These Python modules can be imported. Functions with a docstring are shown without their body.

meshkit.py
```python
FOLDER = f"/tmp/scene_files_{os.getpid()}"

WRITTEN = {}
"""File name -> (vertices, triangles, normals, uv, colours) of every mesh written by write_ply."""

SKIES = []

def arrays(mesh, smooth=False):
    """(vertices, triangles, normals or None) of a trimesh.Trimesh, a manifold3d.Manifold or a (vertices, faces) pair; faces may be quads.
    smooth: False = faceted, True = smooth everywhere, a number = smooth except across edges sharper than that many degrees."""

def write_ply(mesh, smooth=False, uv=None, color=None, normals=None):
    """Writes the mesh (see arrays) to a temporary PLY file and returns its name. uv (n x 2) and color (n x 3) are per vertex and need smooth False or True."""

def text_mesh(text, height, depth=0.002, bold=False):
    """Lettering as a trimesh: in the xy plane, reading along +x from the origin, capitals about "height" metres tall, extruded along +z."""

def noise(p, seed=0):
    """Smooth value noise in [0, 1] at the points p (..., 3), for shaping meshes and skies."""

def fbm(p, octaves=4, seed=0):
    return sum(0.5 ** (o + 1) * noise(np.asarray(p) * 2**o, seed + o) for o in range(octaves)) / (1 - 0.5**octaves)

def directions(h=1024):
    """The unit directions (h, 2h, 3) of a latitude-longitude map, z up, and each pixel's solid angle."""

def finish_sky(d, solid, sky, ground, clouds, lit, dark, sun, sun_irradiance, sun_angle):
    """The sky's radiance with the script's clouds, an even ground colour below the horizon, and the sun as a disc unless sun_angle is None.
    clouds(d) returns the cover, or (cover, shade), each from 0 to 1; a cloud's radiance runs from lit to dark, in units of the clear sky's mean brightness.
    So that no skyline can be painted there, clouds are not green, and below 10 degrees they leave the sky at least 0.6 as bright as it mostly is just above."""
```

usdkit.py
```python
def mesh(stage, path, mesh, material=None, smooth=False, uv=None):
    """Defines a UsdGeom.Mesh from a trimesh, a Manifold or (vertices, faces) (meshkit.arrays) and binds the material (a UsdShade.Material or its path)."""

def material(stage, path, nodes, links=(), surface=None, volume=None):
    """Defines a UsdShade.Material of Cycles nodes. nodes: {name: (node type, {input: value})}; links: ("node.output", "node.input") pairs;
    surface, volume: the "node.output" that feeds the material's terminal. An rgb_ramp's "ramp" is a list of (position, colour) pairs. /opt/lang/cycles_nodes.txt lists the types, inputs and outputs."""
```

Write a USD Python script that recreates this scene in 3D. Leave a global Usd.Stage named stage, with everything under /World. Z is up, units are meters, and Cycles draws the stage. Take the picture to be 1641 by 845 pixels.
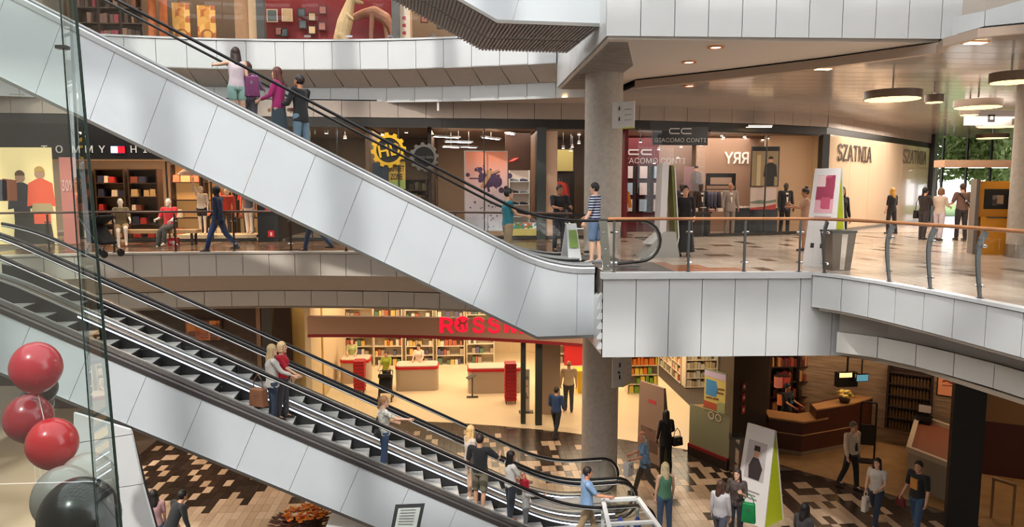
import math, random, numpy as np, trimesh, usdkit, meshkit
import manifold3d as m3
from pxr import Usd, UsdGeom, UsdLux, UsdShade, Gf, Sdf, Vt
from shapely.geometry import Polygon, LineString, Point
stage = Usd.Stage.CreateInMemory()
UsdGeom.SetStageUpAxis(stage, 'Z'); UsdGeom.SetStageMetersPerUnit(stage, 1.0)
world = UsdGeom.Xform.Define(stage, '/World'); UsdGeom.Scope.Define(stage, '/World/Looks')
# ---------------------------------------------------------------- camera
FPX, CXP, CYP, EYE = 1150.0, 820.5, 422.5, 1.7
PITCH = math.atan((CYP - 300.0) / FPX); YAW = math.atan((CXP - 740.0) * math.cos(PITCH) / FPX)
fw = np.array([math.sin(YAW) * math.cos(PITCH), math.cos(YAW) * math.cos(PITCH), -math.sin(PITCH)])
rt = np.array([math.cos(YAW), -math.sin(YAW), 0.0]); up = np.cross(rt, fw); eye = np.array([0, 0, EYE])
cam = UsdGeom.Camera.Define(stage, '/World/camera')
cam.CreateHorizontalApertureAttr(36.0); cam.CreateVerticalApertureAttr(36.0 * 845 / 1641)
cam.CreateFocalLengthAttr(36.0 * FPX / 1641); cam.CreateClippingRangeAttr(Gf.Vec2f(0.05, 500))
EXPOSURE = 0.0
cam.CreateExposureAttr(EXPOSURE)
m4 = np.eye(4); m4[0, :3] = rt; m4[1, :3] = up; m4[2, :3] = -fw; m4[3, :3] = eye
cam.AddTransformOp().Set(Gf.Matrix4d(*m4.ravel().tolist()))
# ---------------------------------------------------------------- sky, sun, large lights
SKY, SUN = 1.12, 0.62
dome = UsdLux.DomeLight.Define(stage, '/World/sky'); dome.CreateIntensityAttr(SKY); dome.CreateColorAttr(Gf.Vec3f(0.97, 0.985, 1.0))
sun = UsdLux.DistantLight.Define(stage, '/World/sun'); sun.CreateIntensityAttr(SUN); sun.CreateNormalizeAttr(True); sun.CreateAngleAttr(1.8); sun.CreateColorAttr(Gf.Vec3f(1, .96, .9))
sun.AddRotateXYZOp().Set(Gf.Vec3f(36, -14, 0))       # from above and behind the camera, through the atrium roof
def area(name, x, y, z, w, d, power, col=(1, .78, .52), rx=0, rz=0):
    """an unseen area light at ceiling height, facing down unless turned"""
    l = UsdLux.RectLight.Define(stage, '/World/' + name); l.CreateWidthAttr(w); l.CreateHeightAttr(d); l.CreateIntensityAttr(power); l.CreateColorAttr(Gf.Vec3f(*col))
    l.AddTranslateOp().Set(Gf.Vec3d(x, y, z)); l.AddRotateXYZOp().Set(Gf.Vec3f(rx, 0, rz))
WARM = (1, .70, .40); MIDW = (1, .80, .60)
area('light_drugstore', 0.5, 28.5, -1.95, 13, 6.0, 3.5, (1, .80, .55))
area('light_drugstore_side', 9.0, 27.5, -1.95, 3, 7.0, 4.0, (1, .80, .55))
area('light_cafe', 11.0, 21.0, -1.95, 3.0, 1.2, 5.5, (1, .74, .52))
area('light_cafe_wall', 13.6, 19.0, -1.95, 2.4, 1.0, 7.5, (1, .74, .52))
area('light_lower_left', -8.0, 20.5, -1.75, 5, 2.0, 9, (1, .74, .50))
area('light_lower_mid', 3.0, 20.0, -1.75, 8, 1.2, 10.0, (1, .78, .56))
area('light_tailor', 8.2, 26.5, 3.55, 5.5, 3.0, 3.7, (1, .89, .78))
area('light_red_shop', 3.3, 25.5, 3.55, 3.0, 2.5, 3.8, (1, .88, .76))
area('light_shoe_shop', 0.2, 25.0, 3.55, 3.5, 2.0, 9.0, (1, .74, .52))
area('light_gear_shop', -3.6, 25.2, 3.55, 3.2, 2.0, 6.8, (1, .78, .55))
area('light_fashion_shop', -9.5, 25.0, 3.4, 6.0, 2.6, 13.0, (1, .66, .40))
area('light_upper_shop', -3.0, 25.4, 9.3, 15.0, 2.4, 5.0, (1, .80, .60))
area('light_corridor', 12.0, 19.5, 4.05, 7.0, 4.0, 4.6, (1, .88, .76))
area('fill_gallery_far', 18.0, 26.0, 4.05, 6, 5.0, 7.5, (1, .88, .76), rz=40)  # unseen fill added to brighten the far gallery and frosted wall
area('fill_rear_corridor', -4.5, 21.3, 4.25, 14, 1.0, 3.0, (1, .84, .70))  # unseen fill added along the rear corridor
area('fill_lift_lobby', -9.0, 15.0, -2.2, 2.5, 3.0, 9.0, (1, .90, .74))  # unseen light added to brighten the floor behind the lift glass
area('fill_right_end', 16.5, 15.2, -1.95, 2.5, 1.5, 6.0, (1, .72, .46))  # unseen light added to lift the dark right end wall
# ---------------------------------------------------------------- helpers
def lin(c):
    c = np.asarray(c, float) / 255.0
    return tuple(np.where(c < .04045, c / 12.92, ((c + .055) / 1.055) ** 2.4))
def ray(px, py): return (px - CXP) / FPX * rt - (py - CYP) / FPX * up + fw
def onz(px, py, z): r = ray(px, py); return eye + r * (z - EYE) / r[2]
def ony(px, py, y): r = ray(px, py); return eye + r * y / r[1]
def proj(p):
    d = np.asarray(p, float) - eye; w = d @ fw
    return CXP + FPX * (d @ rt) / w, CYP - FPX * (d @ up) / w
used = {}
ORD = 'first second third fourth fifth sixth seventh eighth ninth tenth eleventh twelfth thirteenth fourteenth fifteenth sixteenth seventeenth eighteenth'.split()
def numbered(parent, name):
    k = (parent, name); n = used.get(k, -1) + 1; used[k] = n
    return name if n == 0 else f'{name}_{n:03d}'
def tag(prim, label=None, cat=None, group=None, kind=None):
    p = prim.GetPrim() if hasattr(prim, 'GetPrim') else prim
    for k, v in (('label', label), ('category', cat), ('group', group), ('kind', kind)):
        if v: p.SetCustomDataByKey(k, v)
    return p
def thing(name, label, cat=None, loc=(0, 0, 0), rz=0.0, group=None, kind=None):
    path = '/World/' + numbered('/World', name)
    x = UsdGeom.Xform.Define(stage, path)
    x.AddTranslateOp().Set(Gf.Vec3d(*map(float, loc)))
    if rz: x.AddRotateZOp().Set(float(rz))
    tag(x, label, cat, group, kind)
    return path
def obj(name, mesh, mat, parent='/World', smooth=False, label=None, cat=None, group=None, kind=None, var=None):
    path = parent + '/' + numbered(parent, name)
    if isinstance(mesh, MB): mesh = mesh.get()
    m = usdkit.mesh(stage, path, mesh, mat, smooth)
    tag(m, label, cat, group, kind)
    return path
def copy(src, name, loc, rz=0.0, label=None, group=None, cat=None):
    p = stage.GetPrimAtPath(src); was = p.GetCustomData()
    path = thing(name, label or was.get('label'), cat or was.get('category'), loc, rz, group or was.get('group'))
    q = stage.GetPrimAtPath(path); q.GetReferences().AddInternalReference(src); q.SetInstanceable(True)
    return path
class MB:
    def __init__(s): s.v, s.f, s.n = [], [], 0
    def add(s, v, f):
        v = np.asarray(v, float); f = np.asarray(f, int)
        if f.shape[1] == 4: f = np.vstack([f[:, [0, 1, 2]], f[:, [0, 2, 3]]])
        s.v.append(v); s.f.append(f + s.n); s.n += len(v); return s
    def mesh(s, t, M=None):
        v = np.asarray(t.vertices)
        if M is not None: v = v @ np.asarray(M)[:3, :3].T + np.asarray(M)[:3, 3]
        return s.add(v, t.faces)
    BF = [[0, 3, 2, 1], [4, 5, 6, 7], [0, 1, 5, 4], [1, 2, 6, 5], [2, 3, 7, 6], [3, 0, 4, 7]]
    def hexa(s, p): return s.add(p, s.BF)                       # eight corners, bottom ring then top ring
    def box(s, x0, y0, z0, x1, y1, z1): return s.hexa([[x0, y0, z0], [x1, y0, z0], [x1, y1, z0], [x0, y1, z0], [x0, y0, z1], [x1, y0, z1], [x1, y1, z1], [x0, y1, z1]])
    def cbox(s, c, size, rz=0.0):
        c = np.asarray(c, float); h = np.asarray(size, float) / 2; a = math.radians(rz)
        p = np.array([[x * h[0], y * h[1], z * h[2]] for z in (-1, 1) for x, y in ((-1, -1), (1, -1), (1, 1), (-1, 1))])
        R = np.array([[math.cos(a), -math.sin(a), 0], [math.sin(a), math.cos(a), 0], [0, 0, 1]])
        return s.hexa(p @ R.T + c)
    def bar(s, a, b, w, h):                                       # a straight bar of w by h from a to b
        a = np.asarray(a, float); b = np.asarray(b, float); d = b - a; d /= np.linalg.norm(d)
        u = np.cross(d, [0, 0, 1.0]); u = u / np.linalg.norm(u) if np.linalg.norm(u) > 1e-6 else np.array([1.0, 0, 0]); n = np.cross(u, d)
        q = [-u * w / 2 - n * h / 2, u * w / 2 - n * h / 2, u * w / 2 + n * h / 2, -u * w / 2 + n * h / 2]
        return s.hexa([a + x for x in q] + [b + x for x in q])
    def sheet(s, a, b, w, h):                                     # a pane of glass: one clear face with its four edges
        m = MB().bar(a, b, w, h); return s.add(m.v[0], [f for i, f in enumerate(MB.BF) if i != 5])
    def tube(s, pts, r, k=8, closed=False):
        pts = np.asarray(pts, float); n = len(pts); rr = np.broadcast_to(np.asarray(r, float), (n,))
        T = np.gradient(pts, axis=0) if n > 2 else np.repeat((pts[1:] - pts[:1]), n, 0)
        T /= np.maximum(np.linalg.norm(T, axis=1, keepdims=True), 1e-9)
        ref = np.array([0, 0, 1.0]) if abs(T[:, 2]).max() < .97 else np.array([.31, .95, .05])
        V = []
        for i in range(n):
            u = np.cross(T[i], ref); u /= max(np.linalg.norm(u), 1e-9); w = np.cross(u, T[i])
            a = np.arange(k) * 2 * np.pi / k
            V.append(pts[i] + rr[i] * (np.cos(a)[:, None] * u + np.sin(a)[:, None] * w))
        V = np.vstack(V); F = []
        for i in range(n - 1):
            for j in range(k): F.append([i * k + j, i * k + (j + 1) % k, (i + 1) * k + (j + 1) % k, (i + 1) * k + j])
        F = [[a, b, c] for a, b, c, d in F] + [[a, c, d] for a, b, c, d in F]
        for j in range(1, k - 1): F += [[0, j + 1, j], [(n - 1) * k, (n - 1) * k + j, (n - 1) * k + j + 1]]
        return s.add(V, F)
    def lathe(s, prof, c=(0, 0, 0), k=20):
        t = trimesh.creation.revolve(np.asarray(prof, float), sections=k); return s.add(t.vertices + np.asarray(c, float), t.faces)
    def poly(s, pts2, z0, z1):                                    # a flat plan outline given thickness
        g = pts2 if hasattr(pts2, 'area') else Polygon(pts2)
        for q in getattr(g, 'geoms', [g]):
            t = trimesh.creation.extrude_polygon(q, z1 - z0, engine='earcut'); s.add(t.vertices + [0, 0, z0], t.faces)
        return s
    def ball(s, c, r, sub=1, sc=(1, 1, 1)):
        t = trimesh.creation.icosphere(subdivisions=sub, radius=1.0); return s.add(t.vertices * np.asarray(sc, float) * r + np.asarray(c, float), t.faces)
    def get(s): return trimesh.Trimesh(np.vstack(s.v), np.vstack(s.f), process=False)
def along(path2, step):
    """points every step metres along a plan polyline"""
    L = LineString(path2); n = max(1, round(L.length / step))
    return [np.array(L.interpolate(i / n, normalized=True).coords[0]) for i in range(n + 1)]
def text3(parent, name, text, height, origin, rz, mat, depth=.02, bold=False, center=True, width=None, mirror=False, label=None, kind=None):
    """upright lettering on a wall: reads along +x turned by rz, facing -y"""
    t = meshkit.text_mesh(text, height, depth, bold); v = np.array(t.vertices)
    w = v[:, 0].max() - v[:, 0].min()
    if width: v[:, 0] *= width / w; w = width
    if center: v[:, 0] -= (v[:, 0].max() + v[:, 0].min()) / 2
    if mirror: v[:, 0] *= -1
    a = math.radians(rz); p = np.stack([v[:, 0], -v[:, 2], v[:, 1]], 1)
    R = np.array([[math.cos(a), -math.sin(a), 0], [math.sin(a), math.cos(a), 0], [0, 0, 1]])
    f = t.faces[:, ::-1] if mirror else t.faces
    return obj(name, (p @ R.T + np.asarray(origin, float), f), mat, parent, label=label, kind=kind)
# ---------------------------------------------------------------- materials
made = {}
def M(name, col, r=.5, metal=0.0, spec=.5, noise=0.0, ns=6.0, bump=0.0, bs=60.0, emit=0.0, coat=0.0, sheen=0.0):
    if name in made: return made[name]
    c = lin(col); n = {'p': ('principled_bsdf', dict(base_color=c, roughness=r, metallic=metal, specular_ior_level=spec, coat_weight=coat, sheen_weight=sheen))}; L = []
    if emit: n['p'][1].update(emission_color=c, emission_strength=emit)
    if noise or bump: n['t'] = ('texture_coordinate', {})
    if noise:
        n['n'] = ('noise_texture', dict(scale=ns, detail=4.0)); n['r'] = ('rgb_ramp', {'ramp': [(.25, tuple(x * (1 - noise) for x in c)), (.75, tuple(min(1, x * (1 + noise)) for x in c))]})
        L += [('t.object', 'n.vector'), ('n.fac', 'r.fac'), ('r.color', 'p.base_color')]
    if bump:
        n['bn'] = ('noise_texture', dict(scale=bs, detail=3.0)); n['b'] = ('bump', dict(strength=bump, distance=.01))
        L += [('t.object', 'bn.vector'), ('bn.fac', 'b.height'), ('b.normal', 'p.normal')]
    made[name] = usdkit.material(stage, '/World/Looks/' + name, n, L, surface='p.BSDF'); return made[name]
def pane(name, tint=(.93, .97, .95), gloss=1.0, rough=0.0, base=0.035):
    """thin sheet of glass: clear, with a reflection that grows towards grazing angles"""
    if name in made: return made[name]
    made[name] = usdkit.material(stage, '/World/Looks/' + name, {'t': ('transparent_bsdf', dict(color=tint)), 'g': ('glossy_bsdf', dict(color=(.95, .97, .96), roughness=rough)), 'f': ('layer_weight', dict(blend=.5)), 'pw': ('math', dict(math_type='power', value2=5.0)), 'mm': ('math', dict(math_type='multiply_add', value2=.6 * gloss, value3=base * gloss, use_clamp=True)), 'm': ('mix_closure', {})},
        [('f.facing', 'pw.value1'), ('pw.value', 'mm.value1'), ('mm.value', 'm.fac'), ('t.BSDF', 'm.closure1'), ('g.BSDF', 'm.closure2')], surface='m.closure'); return made[name]
def spots(name, cols, scale, r=.5, kind='voronoi'):
    """a surface that mixes several colours of its own in small patches (packs on a shelf, a print)"""
    if name in made: return made[name]
    k = len(cols); ramp = [(i / k + .001 * (i > 0), lin(c)) for i, c in enumerate(cols)]
    sc = tuple(np.broadcast_to(scale, 3).astype(float))
    made[name] = usdkit.material(stage, '/World/Looks/' + name, {'t': ('texture_coordinate', {}), 'm': ('mapping', dict(scale=sc)), 'v': ('voronoi_texture', dict(scale=1.0, metric='chebychev', randomness=.6)), 's': ('separate_color', {}), 'r': ('rgb_ramp', dict(ramp=ramp, interpolate=False)), 'p': ('principled_bsdf', dict(roughness=r))},
        [('t.object', 'm.vector'), ('m.vector', 'v.vector'), ('v.color', 's.color'), ('s.r', 'r.fac'), ('r.color', 'p.base_color')], surface='p.BSDF'); return made[name]
white_panel = M('white_panel', (214, 216, 216), .32, 0, .5, noise=.03, ns=1.5)
esc_panel = M('escalator_panel', (214, 221, 226), .30, .12, .6, noise=.03, ns=1.2)
fascia_grey = M('fascia_grey', (222, 219, 212), .45, noise=.02)
soffit_mat = M('soffit_board', (196, 184, 172), .55, noise=.03)
dark_gap = M('dark_gap', (28, 25, 23), .8)
concrete = M('concrete', (176, 167, 156), .75, noise=.12, ns=9, bump=.25, bs=40)
black = M('black', (16, 15, 15), .4); blackm = M('black_matte', (22, 21, 21), .85)
steel = M('brushed_steel', (178, 178, 176), .28, 1.0); dsteel = M('dark_steel', (92, 95, 94), .35, .9); chrome = M('chrome', (225, 225, 225), .08, 1.0)
rubber = M('rubber', (20, 19, 19), .35); white = M('white_paint', (232, 230, 226), .45); offwhite = M('off_white', (206, 198, 186), .6)
cream = M('cream_wall', (214, 190, 152), .7, noise=.04); wood_rail = M('wood_rail', (176, 118, 76), .35, noise=.18, ns=4)
dwood = M('dark_wood', (52, 34, 24), .5, noise=.2, ns=5); brownwall = M('brown_wall', (120, 96, 76), .7, noise=.05)
red = M('red_gloss', (188, 22, 34), .4); lampw = M('lamp_warm', (255, 214, 150), .5, emit=7.0); lampc = M('lamp_white', (255, 240, 220), .5, emit=9.0)
glass = pane('clear_glass', (.965, .98, .974)); shopglass = pane('shop_glass', (.97, .975, .97), .55)
# ---------------------------------------------------------------- the building
LOW, L2 = -6.2, 6.2
AC = np.array([-6.0, 0.3])
def arc(R, x0, x1, n=24):
    """plan points of the concave atrium edge at radius R between two x"""
    a0 = math.asin((x0 - AC[0]) / R); a1 = math.asin((x1 - AC[0]) / R)
    return [(AC[0] + R * math.sin(a), AC[1] + R * math.cos(a)) for a in np.linspace(a0, a1, n)]
RIGHT = [(6.9, 13.62), (7.2, 13.05), (7.42, 12.3), (7.62, 11.0), (7.76, 9.3), (7.8, 7.5), (7.75, 5.5)]
SL = [(-14.0, 22.3), (-6.0, 22.85), (2.2, 23.2), (6.15, 23.4), (10.7, 24.5), (13.2, 25.5), (23.7, 34.9)]
def panels(parent, path2, z0, z1, step, mat, gap=.014, depth=.035, name='panel', bow=0.0):
    """cladding panels along a plan line, each its own piece, with open joints"""
    P = along(path2, step)
    for a, b in zip(P[:-1], P[1:]):
        d = b - a; L = np.linalg.norm(d); d = d / L; n = np.array([d[1], -d[0]])
        a2, b2 = a + d * gap / 2, b - d * gap / 2
        mb = MB(); q = [a2, b2, b2 - n * depth, a2 - n * depth]; e = .006
        q2 = [a2 + d * e - n * .0, b2 - d * e, b2 - n * depth, a2 - n * depth]
        mb.hexa([[*q[0], z0], [*q[1], z0], [*q[2], z0], [*q[3], z0], [*q[0], z1], [*q[1], z1], [*q[2], z1], [*q[3], z1]])
        obj(name, mb, mat, parent)
def strip(path2, z0, z1, off0, off1):
    """a wall-like strip following a plan line, from off0 to off1 metres behind it"""
    P = np.array(path2, float); T = np.gradient(P, axis=0); T /= np.linalg.norm(T, axis=1, keepdims=True); N = np.stack([-T[:, 1], T[:, 0]], 1)
    A, B = P + N * off0, P + N * off1; n = len(P)
    V = np.vstack([np.c_[A, np.full(n, z0)], np.c_[B, np.full(n, z0)], np.c_[A, np.full(n, z1)], np.c_[B, np.full(n, z1)]]); F = []
    for i in range(n - 1):
        a, b, c, d = i, n + i, 2 * n + i, 3 * n + i
        F += [[a, a + 1, c + 1, c], [b, d, d + 1, b + 1], [c, c + 1, d + 1, d], [a, b, b + 1, a + 1]]
    F += [[0, 2 * n, 3 * n, n], [n - 1, 2 * n - 1, 4 * n - 1, 3 * n - 1]]
    return MB().add(V, F)
def offs(path2, o):
    P = np.array(path2, float); T = np.gradient(P, axis=0); T /= np.linalg.norm(T, axis=1, keepdims=True)
    return P + np.stack([-T[:, 1], T[:, 0]], 1) * o
def slope_strip(path2, o0, z0, o1, z1, th=.04):
    A, B = offs(path2, o0), offs(path2, o1); n = len(A)
    V = np.vstack([np.c_[A, np.full(n, z0)], np.c_[B, np.full(n, z1)], np.c_[A, np.full(n, z0 + th)], np.c_[B, np.full(n, z1 + th)]]); F = []
    for i in range(n - 1):
        a, b, c, d = i, n + i, 2 * n + i, 3 * n + i
        F += [[a, b, b + 1, a + 1], [c, c + 1, d + 1, d], [a, a + 1, c + 1, c], [b, d, d + 1, b + 1]]
    return MB().add(V, F)
def fascia(label, path2, z0, z1, step, mat, cap=True):
    t = thing('fascia', label, kind='structure')
    obj('backing', strip(path2, z0 + .01, z1 - .01, .05, .11), dark_gap, t)
    panels(t, path2, z0, z1 - (.07 if cap else 0), step, mat)
    if cap: obj('cap', strip(path2, z1 - .055, z1, -.03, .16), mat, t)
    return t
# --- floors
def tiles(parent, x0, x1, y0, y1, tw, td, z, tone_of, keep, mats, gap=.006, best=300, score=None, th=.02):
    """floor tiles with recessed joints: the tiles that show largest are pieces of their own, the rest one part"""
    L = []
    for i in range(int((x1 - x0) / tw)):
        for j in range(int((y1 - y0) / td)):
            cx, cy = x0 + (i + .5) * tw, y0 + (j + .5) * td
            if keep(cx, cy): L.append((cx, cy, tone_of(cx, cy)))
    def vis(c):
        px, py = proj((c[0], c[1], z)); d = math.hypot(c[0], c[1])
        return d + (0 if score is None else score(px, py)) + (0 if -10 < px < 1650 and py < 855 else 100)
    L.sort(key=vis)
    rest = {}
    for n, (cx, cy, k) in enumerate(L):
        mb = MB() if n < best else rest.setdefault(k, MB())
        dz = .001 * ((n * 7) % 3)
        mb.box(cx - tw / 2 + gap / 2, cy - td / 2 + gap / 2, z - th, cx + tw / 2 - gap / 2, cy + td / 2 - gap / 2, z + dz)
        if n < best: obj('tile', mb, mats[k], parent)
    for k, mb in rest.items(): obj('tile_field', mb, mats[k], parent, kind='stuff')
rng = random.Random(7)
t_light = [M(f'tile_tan_{i}', c, .24, noise=.10, ns=14, spec=.5) for i, c in enumerate([(168, 146, 124), (160, 138, 116), (176, 154, 132)])]
t_dark = [M(f'tile_dark_{i}', c, .2, noise=.18, ns=14) for i, c in enumerate([(52, 42, 36), (44, 35, 30)])]
tmats = dict(enumerate(t_light + t_dark))
def low_tone(x, y):
    edge = AC[1] + math.sqrt(max(1, 23.75 ** 2 - (x - AC[0]) ** 2)) - y        # metres in front of the shop line
    if x > 7.6: edge = min(edge, (np.array([x, y]) - [8.9, 19.3]) @ np.array([-.78, -.62]))
    p = 1.0 if edge < .45 else .80 if edge < 1.3 else .74 if edge < 2.2 else .62 if edge < 2.8 else .30 if edge < 3.6 else .13 if edge < 4.6 else .03
    if x > 7.4 and y < 19: p = .97 if edge < .7 else .45
    if x < -5: p = .025 if y < 17.2 else .35 if y < 18.0 else .8
    return rng.randrange(3, 5) if rng.random() < p else rng.randrange(3)
def low_keep(x, y):
    if math.hypot(x - AC[0], y - AC[1]) > 23.9: return False
    if x > 8.0 and (np.array([x, y]) - [8.85, 19.4]) @ np.array([.78, .62]) > 0: return False
    px, py = proj((x, y, LOW)); return -60 < px < 1700 and py < 900
fl = thing('floor', 'lower hall floor of tan and dark brown staggered stone tiles', kind='structure')
obj('screed', MB().poly([(-20, -9), (26, -9), (26, 36), (-20, 36)], LOW - .3, LOW - .025), M('grout', (74, 62, 52), .8), fl)
tiles(fl, -9.6, 12.4, 12.4, 24.4, .2, .4, LOW, low_tone, low_keep, tmats, score=lambda px, py: 0 if (px > 1020 and py > 700) or (px < 520 and py > 640 + px * .47 - 60) else 40)
# drugstore and cafe floors
shoparc = arc(23.93, -9.0, 8.2, 30)
fl2 = thing('floor', 'pale cream floor of the drugstore behind the dark tiles', kind='structure')
obj('floor_slab', MB().poly(Polygon(shoparc + [(8.2, 34), (-9, 34)]), LOW - .02, LOW + .004), M('cream_floor', (222, 202, 166), .3, noise=.02, ns=2), fl2)
fl3 = thing('floor', 'warm wooden floor of the cafe corner at lower right', kind='structure')
cafe_edge = [(8.3, 20.15), (8.85, 19.45), (9.48, 18.65), (10.16, 17.92), (10.94, 17.15), (11.64, 16.25), (12.0, 15.5), (12.2, 13)]
obj('floor_slab', MB().poly(Polygon(cafe_edge + [(20, 13), (20, 25), (8.3, 25)]), LOW - .02, LOW + .004), M('cafe_floor', (150, 116, 74), .4, noise=.2, ns=3), fl3)
# gallery floor of the middle level
midpoly = Polygon(arc(18.9, -16, 2.75) + [(2.75, 13.85), (6.78, 13.75)] + RIGHT + [(8.2, 3), (32, 3), (32, 40), (-16, 40)])
fm = thing('floor', 'polished pale tiled gallery floor of the middle level', kind='structure')
obj('slab', MB().poly(midpoly.buffer(-.13), -.55, -.02), M('slab_concrete', (120, 112, 104), .8), fm)
mt = [M(f'tile_pale_{i}', c, .16, noise=.08, ns=8, spec=.6) for i, c in enumerate([(206, 188, 170), (200, 180, 162), (210, 194, 178)])] + [M('tile_brown', (96, 72, 56), .18, noise=.1), M('tile_orange', (172, 112, 78), .2, noise=.12), M('tile_slate', (70, 66, 63), .22, noise=.1), M('tile_umber', (128, 96, 72), .18, noise=.1)]
orange = Polygon([(2.6, 14.2), (4.3, 15.9), (7.0, 13.6), (6.9, 13)]); slate = Polygon([(2.6, 13.7), (2.6, 17.2), (3.4, 17.2), (4.15, 15.8), (4.3, 13.7)])
def mid_tone(x, y):
    p = Point(x, y)
    if slate.contains(p): return 5
    if orange.contains(p): return 4
    if x < 2.7: return 3 if rng.random() < .7 else 6
    return 3 if rng.random() < (.045 if y < 19 else .09) else rng.randrange(3)
inner = midpoly.buffer(-.14)
obj('border', MB().poly(midpoly.buffer(-.125).difference(midpoly.buffer(-.75)), -.02, -.003), mt[1], fm)
tiles(fm, -12.2, 17.8, 8.2, 26, .3, .6, 0.0, mid_tone, lambda x, y: inner.contains(Polygon([(x - .15, y - .3), (x + .15, y - .3), (x + .15, y + .3), (x - .15, y + .3)])) and (x > 2.7 or y < 23.4), dict(enumerate(mt)), score=lambda px, py: 0 if px > 960 else 40)
obj('far_floor', MB().box(17.8, 8, -.02, 31, 39, 0), mt[1], fm); obj('far_floor', MB().poly(Polygon([(-14, 22.5), (17.8, 22.5), (17.8, 38), (-14, 38)]).difference(Polygon([(-13, 20), (17.8, 20), (17.8, 25.9), (-13, 25.9)])), -.02, 0), mt[1], fm)
# --- fascias of the middle level
FR = [(2.75, 13.8), (6.86, 13.66)]
fascia('tall pale panelled front edge of the gallery beneath its glass railing', FR + [(7.5, 13.62), (8.0, 13.6)], -1.66, -.0, .655, white_panel, cap=False)
obj('trim', strip([(2.72, 13.8), (6.88, 13.66)], -.09, .03, -.05, .2), white_panel, '/World', label='pale coping along the top of the tall gallery edge', kind='structure')
fascia('curved pale panelled strip of the gallery edge running towards the right', RIGHT, -.66, .03, .62, white_panel)
B2 = [tuple(x) for x in offs(RIGHT, -.85)][0:]
fascia('lower set-back panelled band under the curved gallery edge at right', [(7.3, 13.35), (7.9, 12.75), (8.25, 11.9), (8.5, 10.8), (8.65, 9.3), (8.7, 7.5), (8.6, 5.5)], -1.52, -1.12, .75, fascia_grey, cap=False)
obj('soffit', MB().poly(Polygon(RIGHT + [(9.2, 5.5), (9.2, 13.3), (7.4, 13.5)]).buffer(-.06), -.72, -.67), soffit_mat, '/World', label='dark underside between the curved gallery edge and the lower band', kind='structure')
# side of the gallery where the escalators land
obj('wall_landing', MB().box(2.76, 13.88, -1.64, 2.9, 17.0, -.56), white_panel, '/World', label='pale side wall of the gallery slab where the escalators land', kind='structure')
jag = thing('trim', 'small pale saw-toothed trim at the corner of the gallery edge', kind='structure')
for k in range(6): obj('tooth', MB().hexa([[2.66, 13.84, -1.5 + k * .2], [2.75, 13.84, -1.5 + k * .2], [2.75, 13.95, -1.5 + k * .2], [2.66, 13.95, -1.5 + k * .2], [2.72, 13.84, -1.38 + k * .2], [2.75, 13.84, -1.38 + k * .2], [2.75, 13.95, -1.38 + k * .2], [2.72, 13.95, -1.38 + k * .2]]), white_panel, jag)
mid_arc = arc(18.9, -15.5, 2.74, 40)
fascia('grey panelled edge of the rear corridor behind the escalators, middle level', mid_arc, -.62, .02, .69, M('fascia_shade', (216, 206, 194), .5, noise=.02))
obj('recess', slope_strip(mid_arc, .1, -.62, .75, -1.12), soffit_mat, '/World', label='dark sloping recess under the rear corridor edge', kind='structure')
low_arc = arc(19.65, -15.3, 2.74, 40)
fascia('second grey panelled band below the rear corridor edge', low_arc, -1.55, -1.14, .72, M('fascia_shade', (176, 166, 154)), cap=False)
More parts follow.
